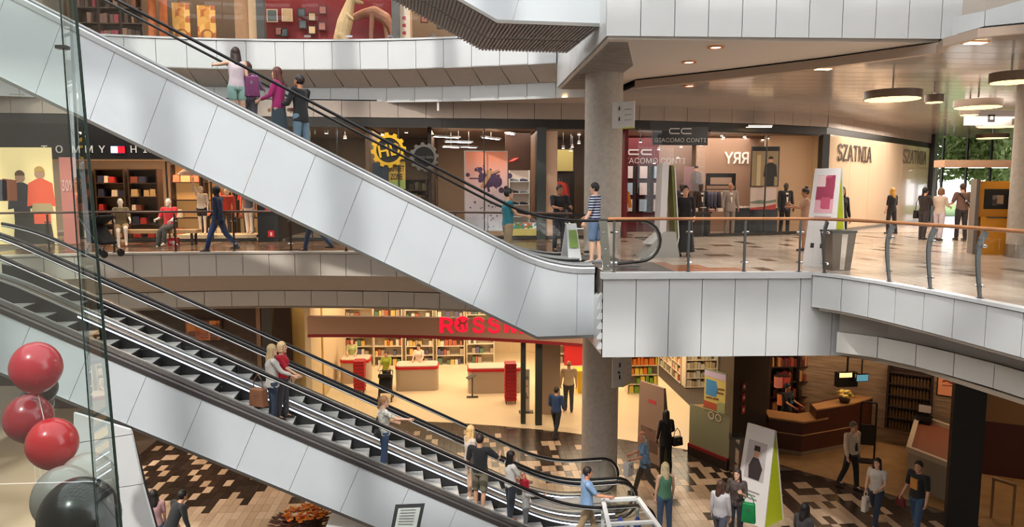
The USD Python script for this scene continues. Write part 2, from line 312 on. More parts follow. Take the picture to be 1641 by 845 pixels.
# lower ceiling and its bulkheads
obj('ceiling', MB().poly(Polygon(arc(19.8, -15.3, 2.9) + [(2.9, 13.95), (7.5, 13.75), (8.3, 12.2), (8.8, 9), (8.8, 4), (22, 4), (22, 35), (-15, 35)]), -1.64, -1.56), M('low_ceiling', (190, 174, 154), .6), '/World', label='ceiling over the lower hall', kind='structure')
# --- concrete columns
def column(x, y, r, z0, z1, label, mat=None, base=False):
    t = thing('column', label, loc=(x, y, 0), kind='structure')
    obj('shaft', MB().lathe([[0, z0], [r, z0], [r, z1], [0, z1]], k=40), mat or concrete, t, smooth=40)
    if base: obj('base_ring', MB().lathe([[0, z0], [r + .02, z0], [r + .02, z0 + .32], [0, z0 + .32]], k=40), steel, t, smooth=40)
CX1, CY1 = 3.55, 18.0
column(CX1, CY1, .47, 0.0, 4.52, 'round grey concrete column beside the escalator landing')
column(CX1 + .02, CY1 + .1, .47, LOW, -1.56, 'round grey concrete column standing on the lower hall floor')
column(13.78, 16.45, .52, 0.0, 4.3, 'round concrete column with a steel base at the right edge', base=True)
dk = M('dark_pillar', (38, 33, 29), .5)
def pillar(x, y, w, d, z0, z1, label, mat=dk, rz=0): obj('pillar', MB().cbox((x, y, (z0 + z1) / 2), (w, d, z1 - z0), rz), mat, '/World', label=label, kind='structure')
pillar(11.55, 15.25, .62, .55, LOW, -1.6, 'dark square pillar at the right end of the cafe', rz=-30)
# --- ceiling and fascias of the upper level
L2F = [(2.75, 13.8), (9.9, 13.62)]
fascia('tall pale panelled front edge of the upper gallery', L2F, 4.55, 6.3, .68, white_panel, cap=False)
fascia('pale panelled side edge of the upper gallery over the column', [(2.75, 20.9), (2.75, 13.84)], 4.55, 6.3, 1.1, white_panel, cap=False)
fascia('short pale panelled band of the upper gallery at upper right', [(9.35, 13.9), (9.7, 13.2), (9.85, 12.2), (9.9, 10.8), (9.9, 8.5), (9.9, 6)], 4.40, 4.96, .9, white_panel, cap=False)
obj('wall_recess', strip([(9.35, 13.9), (9.7, 13.2), (9.85, 12.2), (9.9, 10.8), (9.9, 8.5), (9.9, 6)], 4.97, 5.5, .14, .2), soffit_mat, '/World', label='grey recess wall above the upper right band', kind='structure')
obj('wall_recess', strip([(7.3, 13.35), (7.9, 12.75), (8.25, 11.9), (8.5, 10.8), (8.65, 9.3), (8.7, 7.5), (8.6, 5.5)], -1.2, -.68, .14, .2), M('recess_grey', (176, 170, 162), .6), '/World', label='grey recess wall above the lower right band', kind='structure')
obj('soffit', MB().poly([(9.8, 13.7), (9.8, 5), (16, 5), (16, 13.7)], 5.3, 5.4), soffit_mat, '/World', label='dark soffit behind the upper right band', kind='structure')
line_l = [(4.55, 18.9), (6.4, 17.1), (7.9, 15.4), (9.2, 13.6)]
obj('ceiling', MB().poly(Polygon([(2.8, 13.87), (9.3, 13.75)] + line_l[::-1][1:] + [(4.3, 21.4), (2.8, 20.8)]), 4.5, 4.6), M('ceiling_perforated', (220, 212, 202), .55, bump=.3, bs=220), '/World', label='pale perforated ceiling behind the upper gallery edge', kind='structure')
rb = thing('ceiling', 'ribbed dark grey ceiling strip beside the column top', kind='structure')
mb = MB()
for k in range(46):
    y = 14.15 + k * .145; x1 = 2.95 + (min(1.0, .25 + (y - 14) * .28))
    mb.bar((2.86, y, 4.485), (x1, y, 4.485), .05, .03)
obj('rib_field', mb, M('rib_grey', (150, 142, 134), .5), rb, kind='stuff')
gl = M('ceiling_gloss', (178, 168, 160), .14, noise=.08, ns=.9, spec=.7, bump=.12, bs=1.4)
lower_c = Polygon([(4.3, 21.4), (4.55, 18.9), (6.4, 17.1), (7.9, 15.4), (9.2, 13.6), (8.9, 13.0), (8.95, 12.2), (9.95, 11.5), (10, 5), (31, 5), (31, 39), (23.7, 34.9), (13.2, 25.5), (10.7, 24.5), (6.15, 23.4), (4.3, 23.3)])
ceil = thing('ceiling', 'glossy brown plank ceiling over the middle gallery', kind='structure')
for k in range(52):                                                 # ceiling planks run along the gallery
    y0 = 5 + k * .62; g = lower_c.intersection(Polygon([(2, y0), (32, y0), (32, y0 + .605), (2, y0 + .605)]))
    for q in getattr(g, 'geoms', [g]):
        if q.area > .05: obj('plank', MB().poly(q, 4.30, 4.33), gl, ceil)
obj('ceiling_backing', MB().poly(lower_c.buffer(-.2), 4.34, 4.5), dark_gap, ceil)
obj('trim', strip([tuple(p) for p in line_l], 4.28, 4.47, -.03, .16), M('trim_tan', (168, 148, 132), .3), '/World', label='tan drop edge between the two ceilings', kind='structure')
l2_arc = arc(22.3, -15.5, 2.72, 44)
fascia('curved pale panelled edge of the upper corridor behind the escalator', l2_arc, 5.22, 6.12, .87, white_panel)
bs = thing('soffit', 'sloping brown panelled soffit under the upper corridor', kind='structure')
P = along(l2_arc, .87)
sm = M('soffit_brown', (188, 179, 169), .55, noise=.04)
for a, b in zip(P[:-1], P[1:]):
    d = (b - a) / np.linalg.norm(b - a); n = np.array([-d[1], d[0]]); e = d * .008
    c0, c1 = a + e, b - e; o = n * .62 + d * .18
    obj('panel', MB().hexa([[*c0, 5.22], [*c1, 5.22], [*(c1 + o), 4.78], [*(c0 + o), 4.78], [*c0, 5.25], [*c1, 5.25], [*(c1 + o), 4.81], [*(c0 + o), 4.81]]), sm, bs)
obj('backing', slope_strip(l2_arc, .05, 5.27, .8, 4.84), dark_gap, bs)
l2_arc2 = arc(22.95, -15.3, 3.6, 44)
fascia('lower pale panelled band under the upper corridor soffit', l2_arc2, 4.32, 4.8, .87, white_panel, cap=False)
bk = thing('bulkhead', 'brown panelled bulkhead above the shop fronts', kind='structure')
bm = M('bulkhead_brown', (168, 154, 142), .5, noise=.03)
SLb = [(x, y - .05) for x, y in SL]
panels(bk, SLb[:6], 3.86, 4.36, .87, bm); panels(bk, [(13.25, 25.5), (23.7, 34.85)], 3.86, 4.3, 1.3, bm)
obj('dark_band', strip(SLb, 3.58, 3.85, .02, .16), M('band_black', (34, 31, 29), .5), bk)
obj('backing', strip(SLb, 3.86, 4.4, .05, .12), dark_gap, bk)
obj('ceiling', MB().poly(Polygon(arc(23.0, -15, 4.4) + [(6.15, 23.45), (2.2, 23.2), (-6, 22.9), (-14, 22.6)]).buffer(.05), 4.36, 4.4), sm, '/World', label='narrow ceiling strip in front of the shop bulkhead', kind='structure')
obj('trim', strip([(9.2, 13.62), (8.9, 13.0), (8.95, 12.2), (9.95, 11.5), (10, 9), (10, 5.2)], 4.28, 4.43, -.03, .1), M('trim_tan', (168, 148, 132)), '/World', label='tan drop edge under the upper right band', kind='structure')
# upper slabs and outer shell
obj('floor', MB().poly(Polygon(arc(22.45, -16, 2.9) + [(2.9, 13.9), (10.0, 13.8), (10.2, 5), (32, 5), (32, 41), (-16, 41)]), 5.42, 6.06), M('slab_concrete', (120, 112, 104)), '/World', label='floor slab of the upper level', kind='structure')
obj('ceiling', MB().poly(Polygon(arc(23.2, -16, 4) + [(4, 15.5), (12, 15.5), (12, 5), (32, 5), (32, 41), (-16, 41)]), 9.6, 9.9), M('slab_concrete', (120, 112, 104)), '/World', label='ceiling slab over the upper level', kind='structure')
wm = M('shell_wall', (176, 168, 158), .8)
obj('wall_rear', MB().box(-20, -9.4, LOW, 26, -9, 14), wm, '/World', label='plain wall on the near side of the atrium', kind='structure')
obj('wall_left', MB().box(-20.4, -9.4, LOW, -20, 41, 14), wm, '/World', label='plain wall at the far left of the atrium', kind='structure')
obj('wall_back', MB().box(-20, 34.2, LOW, 14, 34.5, 0), wm, '/World', label='wall at the back of the lower level', kind='structure')
obj('wall_back', MB().box(-20, 29.2, .02, 13.4, 29.5, 9.6), M('shop_back_wall', (150, 130, 110), .8), '/World', label='wall at the back of the shops', kind='structure')
obj('wall_right', MB().box(22, -9, LOW, 22.4, 36, -.6), wm, '/World', label='wall at the right of the lower level', kind='structure')
# glazed atrium roof: steel beams that cast the streaks over the white escalator side
rf = thing('roof', 'steel beams of the glazed atrium roof', kind='structure')
bmw = M('roof_beam', (214, 214, 212), .5)
for k in range(9): obj('beam', MB().bar((-20, -8 + k * 3.6, 14.4), (14, -8 + k * 3.6, 14.4), .55, .5), bmw, rf)
for k in range(12): obj('beam', MB().bar((-22 + k * 3.2, -9, 14.0), (-13.6 + k * 3.2, 22, 14.0), .7, .35), bmw, rf)
# ---------------------------------------------------------------- escalators
ET = math.radians(5.0); ED = np.array([-math.cos(ET), -math.sin(ET)]); EN = np.array([-math.sin(ET), math.cos(ET)])
SLOPE = math.tan(math.radians(27.5))
class Esc:
    """frame of one escalator: s metres up its run, u metres away from the atrium side, z0 the lower landing"""
    def __init__(s, p0, z0, s0, drop, rise=6.2): s.p0, s.z0, s.s0, s.rise, s.drop = np.array(p0, float), z0, s0, rise, drop; s.s1 = s0 + rise / SLOPE
    def line(s, x):                                               # the step line, with rounded ends
        def ramp(t, k=.8): return np.where(t < -k, 0, np.where(t > k, t, (t + k) ** 2 / (4 * k)))
        x = np.asarray(x, float); return s.z0 + SLOPE * (ramp(x - s.s0) - ramp(x - s.s1))
    def step(s, x): return s.z0 + np.clip(s.line(x) - s.z0 - s.drop, 0, s.rise - s.drop)
    def P(s, x, u, z): q = s.p0 + ED * x + EN * u; return np.array([q[0], q[1], z])
    def sweep(s, xs, u0, u1, za, zb, open_=False):                             # a ribbon of section u0..u1 by za..zb above the step line
        xs = np.asarray(xs, float); L = s.line(xs); V = []
        za, zb = np.broadcast_to(za, xs.shape), np.broadcast_to(zb, xs.shape)
        for x, l, a, b in zip(xs, L, za, zb): V += [s.P(x, u0, l + a), s.P(x, u1, l + a), s.P(x, u1, l + b), s.P(x, u0, l + b)]
        F = []
        for i in range(len(xs) - 1):
            for j in ((0, 2, 3) if open_ else range(4)): F.append([4 * i + j, 4 * i + (j + 1) % 4, 4 * i + 4 + (j + 1) % 4, 4 * i + 4 + j])
        F += [[0, 3, 2, 1], [4 * len(xs) - 4, 4 * len(xs) - 3, 4 * len(xs) - 2, 4 * len(xs) - 1]]
        return np.array(V), np.array(F)
esc_glass = pane('balustrade_glass', (.962, .978, .972), .55); skirt_m = M('skirt_steel', (70, 70, 72), .35, .8); deck_m = M('deck_steel', (150, 152, 154), .34, .8)
deckhi_m = M('deck_bright', (224, 226, 228), .32, .8); tread_m = M('step_tread', (196, 194, 190), .42, .35, noise=.05, ns=30); riser_m = M('step_riser', (34, 34, 36), .5, .3)
glint_m = M('skylight_glint', (236, 240, 255), .4, emit=1.9); clamp_m = chrome  # emission stands for skylight reflected along the steel escalator profiles
def smooth_x(e, a, b, n=60):
    k = np.unique(np.r_[np.linspace(a, b, 14), e.s0 + np.linspace(-.9, .9, 9), e.s1 + np.linspace(-.9, .9, 9)]); return k[(k >= a) & (k <= b)]
def lane(e, u0, W, label, group, sa, sb, near=False, depth=1.5, hbot=None, steps=None, glint=False, newel=True, ribs=False, dark_deck=True, sides=(0, 1), joints=None, bottom_pts=None):
    t = thing('escalator', label, 'escalator', group=group)
    O = lambda n, vf, m, **k: obj(n, vf, m, t, **k)
    xs = smooth_x(e, sa, sb)
    # outer cladding, panels square to the slope
    if near:
        top = lambda x: float(e.line(x)) + .0
        bot = hbot
        B = [sa] + joints + [sb]
        for a, b in zip(B[:-1], B[1:]):
            # the joints lean square to the run: shift between the top and bottom corners
            def sh(x): return 0.0 if (x <= e.s0 - .6 or x in (sa, sb)) else min(1.0, (x - e.s0 + .6) / 1.0) * depth * .36
            n = 7; g = .004
            tx = np.linspace(a + g, b - g, n); bx = np.linspace(a + sh(a) + g, b + sh(b) - g, n)
            V = [e.P(x, u0, top(x)) for x in tx] + [e.P(x, u0, bot(x)) for x in bx] + [e.P(x, u0 + .03, top(x)) for x in tx] + [e.P(x, u0 + .03, bot(x)) for x in bx]
            F = []
            for i in range(n - 1):
                F += [[i, n + i, n + i + 1, i + 1], [2 * n + i, 2 * n + i + 1, 3 * n + i + 1, 3 * n + i], [i, i + 1, 2 * n + i + 1, 2 * n + i], [n + i, 3 * n + i, 3 * n + i + 1, n + i + 1]]
            F += [[0, 2 * n, 3 * n, n], [n - 1, 2 * n - 1, 4 * n - 1, 3 * n - 1]]
            O('side_panel', (np.array(V), np.array(F)), esc_panel)
        bx = np.array(bottom_pts[0]); bz = np.array([bot(x) for x in bx])
        mb = MB()
        for x0, x1, z0, z1 in zip(bx[:-1], bx[1:], bz[:-1], bz[1:]): mb.hexa([e.P(x0, u0 - .012, z0 - .035), e.P(x1, u0 - .012, z1 - .035), e.P(x1, u0 + .05, z1 - .035), e.P(x0, u0 + .05, z0 - .035), e.P(x0, u0 - .012, z0 + .03), e.P(x1, u0 - .012, z1 + .03), e.P(x1, u0 + .05, z1 + .03), e.P(x0, u0 + .05, z0 + .03)])
        O('bottom_rail', mb, steel)
        mb = MB()
        for x0, x1 in zip(xs[:-1], xs[1:]): z0, z1 = float(e.line(x0)), float(e.line(x1)); mb.hexa([e.P(x0, u0 - .02, z0 - .1), e.P(x1, u0 - .02, z1 - .1), e.P(x1, u0 + .02, z1 - .1), e.P(x0, u0 + .02, z0 - .1), e.P(x0, u0 - .02, z0 - .0), e.P(x1, u0 - .02, z1 - .0), e.P(x1, u0 + .03, z1 + .075), e.P(x0, u0 + .03, z0 + .075)])
        O('deck_profile', mb, M('deck_profile', (208, 212, 216), .3, .55) if e.drop > .25 else M('deck_dark', (84, 80, 79), .4, .5))
        V0 = MB()
        for x0, x1, z0, z1 in zip(bx[:-1], bx[1:], bz[:-1], bz[1:]): V0.hexa([e.P(x0, u0 + .05, z0 + .02), e.P(x1, u0 + .05, z1 + .02), e.P(x1, u0 + .06, z1 + .5), e.P(x0, u0 + .06, z0 + .5), e.P(x0, u0 + .05, z0 + .2), e.P(x1, u0 + .05, z1 + .2), e.P(x1, u0 + .06, z1 + 1), e.P(x0, u0 + .06, z0 + 1)])
    # underside
    bxs = np.array(bottom_pts[0]); mb = MB()
    for x0, x1 in zip(bxs[:-1], bxs[1:]):
        z0, z1 = hbot(x0), hbot(x1)
        mb.hexa([e.P(x0, u0 + .04, z0), e.P(x1, u0 + .04, z1), e.P(x1, u0 + W, z1), e.P(x0, u0 + W, z0), e.P(x0, u0 + .04, z0 + .03), e.P(x1, u0 + .04, z1 + .03), e.P(x1, u0 + W, z1 + .03), e.P(x0, u0 + W, z0 + .03)])
    O('underside', mb, M('underside_grey', (166, 164, 163), .5))
    if ribs:
        mb = MB()
        for x0, x1 in zip(bxs[:-1], bxs[1:]):
            z0, z1 = hbot(x0), hbot(x1); n = int(math.hypot(x1 - x0, z1 - z0) / .078)
            for i in range(n):
                f = (i + .5) / n; x, z = x0 + (x1 - x0) * f, z0 + (z1 - z0) * f
                for ua, ub in ((.06, W * .5 - .05), (W * .5 + .05, W - .04)): mb.bar(e.P(x, u0 + ua, z - .02), e.P(x, u0 + ub, z - .02), .042, .045)
        O('rib_field', mb, M('rib_brown', (176, 174, 174), .42, .2), kind='stuff')
    # decks and skirts
    dm = deck_m if e.drop > .25 else M('deck_dark', (84, 80, 79), .4, .5)
    for i, (ua, ub) in enumerate(((0, .2), (W - .2, W))):
        O('deck', e.sweep(xs, u0 + ua, u0 + ub, .0, .07), dm)
        O('skirt', e.sweep(xs, u0 + (.2 if i == 0 else W - .22), u0 + (.22 if i == 0 else W - .2), -.12 - e.drop, .07), skirt_m)
        ui = .205 if i == 0 else W - .235
        O('deck_trim', e.sweep(xs, u0 + ui, u0 + ui + .03, .07, .1), deckhi_m)
        if glint and i == 0 and u0 > 1: O('glint_strip', e.sweep(xs[xs < e.s1 - 1], u0 + .02, u0 + .04, .07, .095), glint_m)  # glowing line on the deck top, painted in as a reflection
        if glint and i == 1: O('glint_strip', e.sweep(xs[xs < e.s1 - 1], u0 + W - .245, u0 + W - .225, .0, .03), glint_m)  # glowing line along the far skirt, also a painted reflection
    # steps
    if steps:
        L = e.s0; k = 0
        for x in np.arange(steps[0], steps[1], .385):
            z = e.z0 + round((float(e.step(x + .19)) - e.z0) / .2) * .2 - .02
            a, b = x, x + .385
            mk = lambda a, b, z0, z1, o=0: [e.P(a, u0 + .23 + o, z0), e.P(b, u0 + .23 + o, z0), e.P(b, u0 + W - .23 - o, z0), e.P(a, u0 + W - .23 - o, z0), e.P(a, u0 + .23 + o, z1), e.P(b, u0 + .23 + o, z1), e.P(b, u0 + W - .23 - o, z1), e.P(a, u0 + W - .23 - o, z1)]
            st = O('step', MB().hexa(mk(a + .004, b - .002, z - .24, z - .012)), riser_m)
            obj('tread', MB().hexa(mk(a + .012, b - .002, z - .012, z, .012)), tread_m, st)
    # landing plate and comb
    O('landing_plate', MB().hexa([e.P(-1.1, u0 + .22, e.z0 - .0), e.P(e.s0 - .5, u0 + .22, e.z0), e.P(e.s0 - .5, u0 + W - .22, e.z0), e.P(-1.1, u0 + W - .22, e.z0), e.P(-1.1, u0 + .22, e.z0 + .015), e.P(e.s0 - .5, u0 + .22, e.z0 + .015), e.P(e.s0 - .5, u0 + W - .22, e.z0 + .015), e.P(-1.1, u0 + W - .22, e.z0 + .015)]), M('landing_metal', (120, 120, 120), .35, .8))
    # glass balustrades with joints, and the hand rails
    na = -1.05; RH = 1.05 - e.drop * .5 if e.drop < .3 else .88
    for i, u in enumerate((u0 + .1, u0 + W - .1)):
        if i not in sides: continue
        gx = np.r_[na + .1, np.arange(e.s0 - .2, sb, 1.22), sb]
        for a, b in zip(gx[:-1], gx[1:]):
            if b - a < .05: continue
            g = np.linspace(a + .006, b - .006, 7); O('glass_panel', e.sweep(g, u - .006, u + .006, .07, RH - .06, True), esc_glass)
        hx = np.array([x for x in smooth_x(e, na, sb)]); hz = e.line(hx) + RH + .12 * np.clip((e.s0 + .8 - hx) / 1.2, 0, 1) * (e.drop > .3)
        pts = [e.P(x, u, z) for x, z in zip(hx, hz)]
        if newel:                                                   # the rail turns under round the newel
            arcp = [e.P(na - .44 * math.sin(a), u, float(hz[0]) - .44 + .44 * math.cos(a)) for a in np.linspace(.25, math.pi, 10)]
            tail = [e.P(na + .5, u, float(e.line(na)) + .08)]
            pts = tail + arcp[::-1] + pts
            O('newel_glass', MB().add(*fan([e.P(na - .40 * math.sin(a), u - .006, float(hz[0]) - .44 + .40 * math.cos(a)) for a in np.linspace(0, math.pi, 12)] + [e.P(na + .09, u - .006, e.z0 + .07), e.P(na + .09, u - .006, e.z0 + .9)], np.r_[EN, 0] * .012)), esc_glass)
            O('newel_frame', MB().tube([e.P(na - .40 * math.sin(a), u, float(hz[0]) - .44 + .40 * math.cos(a)) for a in np.linspace(0, math.pi, 12)], .022, 6), steel)
        O('hand_rail', MB().tube(pts, .032 if e.drop < .4 else .03, 8), rubber, smooth=50)
        if e.drop < .4: O('rail_track', MB().tube([e.P(x, u, z - .05) for x, z in zip(hx, hz)], .02, 6), steel)
    return t
def fan(pts, d):
    P = np.array(pts); n = len(P); c = P.mean(0); V = np.vstack([P, P + d, [c], [c + d]]); F = []
    for i in range(n):
        j = (i + 1) % n; F += [[i, j, 2 * n], [n + j, n + i, 2 * n + 1], [i, n + i, n + j], [i, n + j, j]]
    return V, np.array(F)
# pair between the middle and the upper level
E1 = Esc((2.75, 14.8), 0.0, .93, .51)
def hb1(x): return -1.44 if x < 1.2 else -1.44 + (x - 1.2) * SLOPE * .99
jt = [.35, 1.2, 2.02] + [2.02 + .885 * k for k in range(1, 13)]
lane(E1, 0, 1.5, 'upper escalator nearest the camera, pale side panels, rising to the left', 'upper pair of escalators', -.02, 13.6, near=True, hbot=hb1, steps=(.5, 3.2), sides=(0,), joints=[j for j in jt if j < 13.3], bottom_pts=([-.02, 1.2, 13.6],))
lane(E1, 1.55, 1.45, 'upper escalator on the far side of the pair, with its own black hand rails', 'upper pair of escalators', -.02, 13.6, hbot=hb1, steps=(.5, 3.2), sides=(1,), bottom_pts=([.0, 1.2, 13.6],))
# pair between the lower hall and the middle level
E2 = Esc((2.75, 14.7), LOW, .40, .2)
def hb2(x): return max(LOW, LOW + (x - .4) * SLOPE - 1.28)
lane(E2, 0, 1.45, 'lower escalator nearest the camera, pale side panels, carrying most riders', 'lower pair of escalators', -1.0, 12.6, near=True, depth=1.28, hbot=hb2, steps=(.1, 11.6), glint=True, joints=[-.1 + .99 * k for k in range(13)], bottom_pts=([-1.0, 2.87, 12.6],))
lane(E2, 1.5, 1.45, 'lower escalator on the far side of the pair, nearest the drugstore', 'lower pair of escalators', -1.0, 12.6, hbot=hb2, steps=(.1, 11.6), glint=True, bottom_pts=([-1.0, 2.87, 12.6],))
# pair above, seen from below
E3 = Esc((2.75, 14.5), L2, .93, .3)
def hb3(x): return 4.9 if x < 2.05 else 4.9 + (x - 2.05) * SLOPE
lane(E3, 0, 2.85, 'topmost escalator with a ribbed grey underside and white side panels', None, -.02, 9.0, near=True, depth=1.2, hbot=hb3, joints=[.0 + .02 + 1.3 * k for k in range(1, 7)], bottom_pts=([-.02, 2.05, 9.0],), ribs=True, newel=False)
# ---------------------------------------------------------------- shops of the middle level
def sl_y(x):
    for (a, b), (c, d) in zip(SL[:-1], SL[1:]):
        if a <= x <= c: return b + (d - b) * (x - a) / (c - a)
    return SL[-1][1]
def sl_x(px):                                                       # where a sight line at pixel column px meets the shop line
    best = None
    for x in np.arange(-14, 14, .02):
        q = abs(proj((x, sl_y(x), 1.7))[0] - px)
        if best is None or q < best[0]: best = (q, x)
    return best[1]
frame_m = M('shop_frame', (58, 56, 52), .4, .5)
def sx(px, dy=0.0): x = sl_x(px); return x, sl_y(x) + dy
def h_at(py, y): return ony(820, py, y)[2]
def divider(px, w, mat, label, z1=3.6, d=.4):
    x, y = sx(px); obj('wall_divider', MB().box(x - w / 2, y - .08, 0, x + w / 2, y + d, z1), mat, '/World', label=label, kind='structure')
def side_wall(px, mat, label):
    x, y = sx(px); obj('wall_partition', MB().box(x - .06, y + .3, 0, x + .06, 29.2, 3.62), mat, '/World', label=label, kind='structure')
divider(428, .62, M('pillar_black', (30, 29, 28), .5), 'black pillar between two shops, carrying red fire signs')
divider(867, .30, M('frame_green', (72, 78, 78), .4, .4), 'grey metal pillar left of the beige shop panel')
divider(1319, .26, frame_m, 'dark post between the tailor and the frosted wall', d=.25)
for px, m in ((428, dwood), (588, brownwall), (688, dwood), (867, brownwall), (1006, M('wall_darkred', (112, 18, 26), .6)), (1319, cream)): side_wall(px, m, 'wall between neighbouring shops')
sc_ = thing('ceiling', 'ceiling inside the middle level shops', kind='structure')
obj('board', MB().poly([(-14, 22.5), (-6, 23.0), (2.2, 23.4), (6.15, 23.6), (10.7, 24.7), (13.2, 25.7), (13.2, 29.3), (-14, 29.3)], 3.62, 3.7), M('shop_ceiling', (150, 128, 108), .6), sc_)
def window(n, px0, px1, z0=.12, z1=3.55, posts=1, label='', mat=None):
    a = np.array(sx(px0)); b = np.array(sx(px1)); t = thing(f'window_{n}', label, kind='structure')
    d = (b - a) / np.linalg.norm(b - a)
    for i in range(posts):
        p, q = a + (b - a) * i / posts, a + (b - a) * (i + 1) / posts
        obj('pane', MB().sheet((*(p + d * .03), (z0 + z1) / 2), (*(q - d * .03), (z0 + z1) / 2), .012, z1 - z0), mat or shopglass, t)
        if i: obj('mullion', MB().cbox((*p, (z0 + z1) / 2), (.035, .06, z1 - z0)), frame_m, t)
    obj('sill', MB().bar((*a, z0 / 2 + .01), (*b, z0 / 2 + .01), .1, z0 - .02), frame_m, t)
    obj('head', MB().bar((*a, z1 + .03), (*b, z1 + .03), .1, .06), frame_m, t)
window(1, 455, 585, posts=3, label='shop window below the escalator with black frame')
window(2, 592, 686, posts=2, label='window of the dark shop with the yellow gear sign')
window(3, 692, 858, posts=2, label='window of the sports shoe shop with the large splash poster')
window(4, 874, 954, posts=1, label='window of the shop with the red banner')
window(5, 1020, 1130, posts=1, z0=.05, label='open glass front of the tailor shop under its black sign')
window(6, 1135, 1312, posts=2, label='window of the tailor shop with dressed mannequins')
window(7, 196, 408, posts=3, label='window of the fashion shop with mannequins')
# --- fashion shop at left, black sign band
x0, x1 = -13.8, sl_x(412); yl = 22.45
t = thing('shop_sign', 'long black sign band with pale letters and a small flag', 'sign')
obj('board', MB().hexa([[x0, sl_y(x0) - .16, 2.52], [x1, sl_y(x1) - .16, 2.52], [x1, sl_y(x1), 2.52], [x0, sl_y(x0), 2.52], [x0, sl_y(x0) - .16, 3.56], [x1, sl_y(x1) - .16, 3.56], [x1, sl_y(x1), 3.56], [x0, sl_y(x0), 3.56]]), M('sign_black', (20, 19, 19), .35), t)
let_m = M('letter_pale', (206, 200, 190), .4, emit=.25)
def at_sign(px, py, dy=-.20): x, y = sx(px, dy); return x, y, ony(px, py, y)[2]
fx, fy, fz = at_sign(197, 240)
for ch, px in zip('TOMMY', (82, 105, 131, 152, 172)): X = at_sign(px, 245); text3(t, 'letter', ch, .21, X, 3, let_m)
for ch, px in zip('HILFIGER', (222, 240, 250, 264, 280, 292, 312, 332)): X = at_sign(px, 245); text3(t, 'letter', ch, .21, X, 3, let_m)
obj('flag', MB().box(fx - .2, fy - .02, fz - .1, fx, fy, fz + .1), M('flag_white', (225, 225, 240), .4, emit=.6), t); obj('flag', MB().box(fx, fy - .02, fz - .1, fx + .2, fy, fz + .1), M('flag_red', (215, 20, 45), .4, emit=.6), t)
obj('flag', MB().box(fx - .2, fy - .021, fz + .1, fx + .2, fy, fz + .125), M('flag_navy', (30, 34, 80), .4), t); obj('flag', MB().box(fx - .2, fy - .021, fz - .125, fx + .2, fy, fz - .1), M('flag_navy', (30, 34, 80), .4), t)
obj('sign_frame', MB().box(x0, yl - .2, 2.47, x1, yl + .35, 2.52), M('frame_tan', (150, 112, 76), .4), '/World', label='tan rail under the black sign band', kind='structure')
prods = [spots(f'goods_{i}', c, 7, .6) for i, c in enumerate([[(190, 40, 40), (230, 220, 205), (40, 46, 80), (200, 180, 140)], [(220, 210, 195), (60, 40, 34), (200, 60, 50), (120, 120, 130)], [(30, 32, 44), (190, 175, 150), (160, 50, 45), (235, 230, 220)]])]
gold_back = M('shelf_back_gold', (206, 160, 96), .6)
def rack(name, label, cat, x, y, z, w, h, d, shelves, mat, rz=0, group=None, goods=None, back=None, fill=.7, seed=1, cols=None, gh=.6, n=None, single=None):
    """a shelf unit: sides, back, shelves and rows of goods as separate things would be lost at this size, so each shelf carries its own row"""
    t = thing(name, label, cat, (x, y, z), rz, group); r = random.Random(seed)
    obj('side', MB().box(-w / 2, 0, 0, -w / 2 + .04, d, h), mat, t); obj('side', MB().box(w / 2 - .04, 0, 0, w / 2, d, h), mat, t)
    obj('back', MB().box(-w / 2 + .04, d - .03, 0, w / 2 - .04, d, h), back or mat, t)
    for k in range(shelves + 1):
        zz = k * (h - .04) / shelves; s_ = obj('shelf', MB().box(-w / 2 + .04, 0, zz, w / 2 - .04, d - .03, zz + .035), mat, t)
        if k == shelves or not goods: continue
        step = (h - .04) / shelves; mbs = {}; xx = -w / 2 + .07; ni = 0
        while xx < w / 2 - .12:
            ww = r.uniform(.6, 1.3) * (cols or .14); hh = step * gh * r.uniform(.7, 1.15)
            if r.random() < fill and single:
                j = r.randrange(len(goods)); a = math.radians(rz); x2 = min(xx + ww * .88, w / 2 - .05); e = .012
                P8 = np.array([[xx, .02, 0], [x2, .02, 0], [x2, d * .7, 0], [xx, d * .7, 0], [xx + e, .02 + e, hh], [x2 - e, .02 + e, hh], [x2 - e, d * .7 - e, hh], [xx + e, d * .7 - e, hh]]) + [0, 0, zz + .035]
                P8 = P8 @ np.array([[math.cos(a), math.sin(a), 0], [-math.sin(a), math.cos(a), 0], [0, 0, 1]]) + [x, y, z]
                obj(single[0], MB().hexa(P8), goods[j], label=f"{single[2][j]} {single[1]}, {ORD[ni]} on {ORD[k]} shelf from the floor, {single[3]}", cat=single[1], group=single[1] + ' on ' + single[3]); ni += 1
            elif not single and r.random() < fill: mbs.setdefault(r.randrange(len(goods)), MB()).box(xx, .02, zz + .035, min(xx + ww * .88, w / 2 - .05), d * .7, zz + .035 + hh)
            xx += ww
        for j, mb in mbs.items(): obj('row_of_goods', mb, goods[j], t, kind='stuff')
    return t
gx = [-12.6, -11.55, -10.5]
gsold = [M(f'cloth_{i}', c, .8) for i, c in enumerate([(178, 44, 40), (224, 214, 196), (38, 44, 72), (196, 168, 120), (120, 60, 44), (230, 120, 90)])]
for i, x in enumerate(gx): rack('shelf_unit', ['dark shelf of folded clothes at the far left of the fashion shop', 'dark shelf of folded clothes behind the shop entrance', 'dark shelf of folded clothes left of the pale umbrella'][i], 'shelf', x, 24.6, 0, .95, 2.3, .45, 5, dwood, goods=gsold, back=dwood, seed=i, cols=.22, gh=.5, single=('folded_clothes', 'folded clothes', ['red', 'cream', 'navy', 'tan', 'brown', 'coral'], ['far left dark shelf', 'dark shelf behind entrance', 'dark shelf left of umbrella'][i]))
